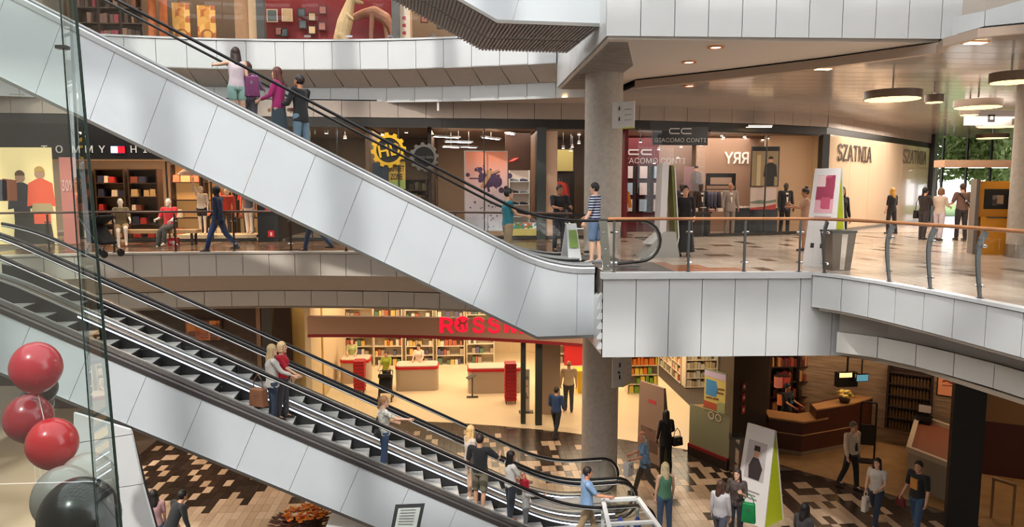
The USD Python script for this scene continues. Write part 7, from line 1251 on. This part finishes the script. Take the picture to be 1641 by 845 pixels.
person('dark haired person at the bottom edge, only the head in view', foot(1284, 935, LOW), -60, 1.66, True, skin='mid', hair='long', hc=(30, 24, 22), top=(60, 54, 56), lc=BLK)
p = person('grey haired man in a white shirt and dark tie by the cafe', foot(1362, 783, LOW), -160, 1.80, skin='mid', hc=(96, 86, 76), top=(208, 190, 168), sleeve=.95, lc=(30, 26, 26), shoe=BLK, legs=((10, 4), (-12, 12)), arms=((-4, 8, 14, 0), (4, 8, 16, 0)))
q = p['T'](p['up']((0, .145, 1.2))); obj('tie', MB().hexa([[-.035, q[1] - .02, q[2] - .16], [.035, q[1] - .02, q[2] - .16], [.035, q[1] + .012, q[2] - .16], [-.035, q[1] + .012, q[2] - .16], [-.02, q[1] - .05, q[2] + .2], [.02, q[1] - .05, q[2] + .2], [.02, q[1] - .03, q[2] + .2], [-.02, q[1] - .03, q[2] + .2]]), M('tie_dark', (32, 30, 44), .5), p['path'])
p = person('woman with long dark hair in a white shirt walking before the cafe', foot(1401, 842, LOW), 128, 1.66, True, skin='light', hair='long', hc=(30, 22, 22), top=(206, 198, 190), sleeve=.3, lc=(44, 52, 70), shoe=(206, 200, 196), legs=W1, arms=((10, 10, 60, 20), (10, 10, 50, 20)))
handbag('white paper bag carried by the woman in the white shirt', p['k_loc'] + [-.26, -.02, .72], 30, (214, 202, 190), .2, .34, .1, .2, 'paper bag', 'paper_bag')
p = person('man in a black shirt with an orange print and jeans at the right', foot(1466, 862, LOW), 108, 1.80, skin='mid', hc=(34, 26, 24), top=(28, 26, 27), lc=(56, 82, 112), legs=((10, 4), (-10, 8)), arms=((0, 8, 14, 0), (8, 8, 24, 0)), turn=20)
obj('shirt_print', MB().cbox(p['T'](p['up']((0, .128, 1.26))), (.17, .03, .24)), M('print_tangerine', (196, 130, 60), .7), p['path'])
q = handbag('dark red bag held by the man in the black printed shirt', world_pt(p, 'w', 1, (0, .02, -.1)), 100, (96, 24, 32), .26, .16, .08, .06)
person('barista in black working behind the cafe counter', (10.15, 21.35, LOW), -150, 1.76, True, skin='red', hair='tail', hc=(28, 22, 20), top=(24, 22, 24), sleeve=.4, lc=BLK, arms=((30, 8, 40, 0), (36, 8, 40, 0)), nod=10)
person('cashier in a white blouse behind the middle checkout', onz(668, 634, LOW) + [0, 1.5, 0], 170, 1.66, True, skin='light', hair='tail', hc=(60, 44, 36), top=(226, 206, 190), sleeve=.4, lc=(90, 30, 36), arms=((30, 8, 50, 10), (30, 8, 50, 10)), nod=15)
person('second cashier in a pale blouse behind the checkout near the trolleys', onz(556, 622, LOW) + [0, 1.5, 0], 185, 1.66, True, skin='light', hair='bob', hc=(90, 60, 44), top=(170, 176, 120), sleeve=.4, lc=(60, 50, 50), arms=((30, 8, 50, 10), (30, 8, 50, 10)))
p = person('person in a lime top standing with a black stroller in the drugstore', foot(618, 634, LOW) + [0, .45, 0], 170, 1.62, True, skin='mid', hair='tail', hc=(44, 34, 30), top=(156, 168, 50), sleeve=.5, lc=BLK, arms=((34, 8, 30, 0), (34, 8, 30, 0)))
P_ = foot(618, 641, LOW); t = thing('stroller', 'black baby stroller in the drugstore entrance', 'stroller', P_); obj('seat', m3.Manifold.hull_points(np.vstack([sph((s * .2, -.2, .35), .04) for s in (-1, 1)] + [sph((s * .2, .2, .4), .04) for s in (-1, 1)] + [sph((s * .2, .22, .85), .04) for s in (-1, 1)])), blackm, t); obj('hood', m3.Manifold.hull_points(np.vstack([sph((s * .22, .1, .85), .06) for s in (-1, 1)] + [sph((s * .2, -.15, .98), .05) for s in (-1, 1)])), blackm, t)
for s in (-1, 1):
    obj('frame', MB().tube([(s * .24, .45, 1.0), (s * .24, -.3, .12)], .015, 6), dsteel, t)
    for y in (-.3, .28): obj('wheel', MB().tube([(s * .25 - .02, y, .1), (s * .25 + .02, y, .1)], .1, 12), rubber, t)
    obj('strut', MB().tube([(s * .24, .28, .1), (s * .24, -.02, .5)], .012, 6), dsteel, t)
obj('handle', MB().tube([(-.24, .45, 1.0), (.24, .45, 1.0)], .018, 8), rubber, t)
copy(t, 'stroller', foot(165, 412, 0), 70, 'dark stroller in the corridor left of the bench, middle level')
person('person in a pink top at the bottom left, beside the sloping white wall', foot(252, 905, LOW), 30, 1.62, True, skin='light', hair='long', hc=(34, 28, 26), top=(196, 150, 150), sleeve=.4, lc=JEANS)
p = person('person in black crouching forward at the bottom left edge', foot(276, 912, LOW), -40, 1.66, False, skin='mid', hc=(24, 20, 20), top=(34, 36, 38), sleeve=.9, lc=(84, 104, 128), lean=26)
# ---------------------------------------------------------------- glass of the panoramic lift at left, balloons and stroller behind it
gl_t = pane('lift_glass', (.84, .93, .89), 1.0, 0.0, .15)
YG = 5.2
t = thing('window_10', 'tall leaning greenish glass wall of the panoramic lift at the left edge', kind='structure')
def gp_(px, py, y): return ony(px, py, y)
A, B = gp_(108, -60, YG), gp_(196, 905, YG); A2, B2 = gp_(92, -60, YG), gp_(160, 905, YG)
L0, L1 = gp_(-260, -60, YG), gp_(-260, 905, YG)
dy = np.array([0, .012, 0])
obj('pane', MB().add([L1, B2, B2 + dy, L1 + dy, L0, A2, A2 + dy, L0 + dy], [f for i, f in enumerate(MB.BF) if i != 4]), gl_t, t)
back_ = np.array([.0, .0, 0]); A3, B3 = gp_(112, -60, YG + .55), gp_(197, 905, YG + .55)
obj('pane', MB().add([B2 + [.008, 0, 0], B3, B3 + [.012, 0, 0], B2 + [.02, 0, 0], A2 + [.008, 0, 0], A3, A3 + [.012, 0, 0], A2 + [.02, 0, 0]], [f for i, f in enumerate(MB.BF) if i != 4]), gl_t, t)
obj('edge_strip', MB().bar(A3 + [.012, .0, 0], B3 + [.012, .0, 0], .008, .02), M('edge_green', (46, 58, 54), .3), t); obj('edge_strip', MB().bar(A2, B2, .007, .008), M('edge_green', (46, 58, 54)), t)
c = gp_(100, 76, YG + .02); obj('clamp', MB().cbox(c, (.07, .06, .022)), dsteel, t)
# white sloping cladding seen just right of the glass foot
t = thing('sloping_wall', 'white sloping clad wall beside the lift glass at lower left', kind='structure'); yw = 10.5
F = lambda px, py, o=0.0: ony(px, py, yw) + [0, o, 0]
rows = [((120, 655), (160, 668), (208, 690)), ((118, 706), (168, 702), (211, 697)), ((116, 790), (180, 784), (228, 776)), ((110, 930), (210, 926), (266, 920))]
rows = [((118, 662), (208, 689)), ((118, 712), (211, 697)), ((118, 793), (228, 777)), ((118, 935), (268, 921))]
for (a, b), (c, d) in zip(rows[:-1], rows[1:]):
    e = .012; p, q, r, s = F(*a), F(*b), F(*d), F(*c); obj('panel', MB().hexa([s + [0, 0, e], r + [0, 0, e], r + [0, .05, e], s + [0, .05, e], p, q, q + [0, .05, 0], p + [0, .05, 0]]), white_panel, t)
p, q, r, s = F(*rows[0][0]), F(*rows[0][1]), F(*rows[-1][1]), F(*rows[-1][0]); obj('backing', MB().hexa([s + [0, .06, 0], r + [-.04, .06, 0], r + [-.06, .2, 0], s + [0, .2, 0], p + [0, .06, -.02], q + [-.04, .06, -.02], q + [-.06, .2, -.02], p + [0, .2, -.02]]), dark_gap, t)
bm_ = {}
for i, (px, py, dpx, y, c, nm) in enumerate(((58, 590, 62, 8.4, (176, 34, 52), 'upper red'), (84, 712, 62, 8.0, (186, 20, 34), 'lower red'), (46, 672, 58, 8.6, (150, 30, 44), 'dark rose'), (66, 622, 40, 8.9, (44, 44, 42), 'upper charcoal'), (56, 648, 44, 8.9, (52, 52, 50), 'second charcoal'), (140, 776, 74, 7.8, (176, 172, 164), 'rear pale grey'), (104, 800, 78, 7.4, (160, 156, 148), 'front pale grey'), (128, 832, 98, 6.9, (22, 24, 24), 'large black'))):
    P_ = ony(px, py, y); r = dpx / 2 * np.linalg.norm(P_ - eye) / FPX; q = thing('balloon', nm + ' balloon floating behind the lift glass', 'balloon', P_, 20 * i); m = M(f'balloon_{i}', c, .22, coat=.3)
    tm = trimesh.creation.icosphere(subdivisions=3); v = tm.vertices.copy(); v *= np.array([1, 1, 1.12]); v[:, :2] *= (1 - .12 * np.clip(-v[:, 2:3], 0, 1) ** 2); obj('skin', (v * r, tm.faces), m, q, smooth=True); obj('knot', MB().lathe([[0, -1.19 * r], [.09 * r, -1.2 * r], [.03 * r, -1.1 * r], [0, -1.1 * r]], k=8), m, q); obj('string', MB().tube([(0, 0, -1.18 * r), (.03, .02, -2.2 * r), (0, 0, LOW - P_[2] + .0)], .006, 5), white, q)
t = thing('floor', 'pale floor patch behind the lift glass', kind='structure'); obj('slab', MB().poly([tuple(onz(a_, b_, LOW)[:2]) for a_, b_ in ((-60, 620), (158, 620), (192, 860), (-60, 860))], LOW - .02, LOW + .03), M('floor_pale', (176, 160, 140), .5), t)
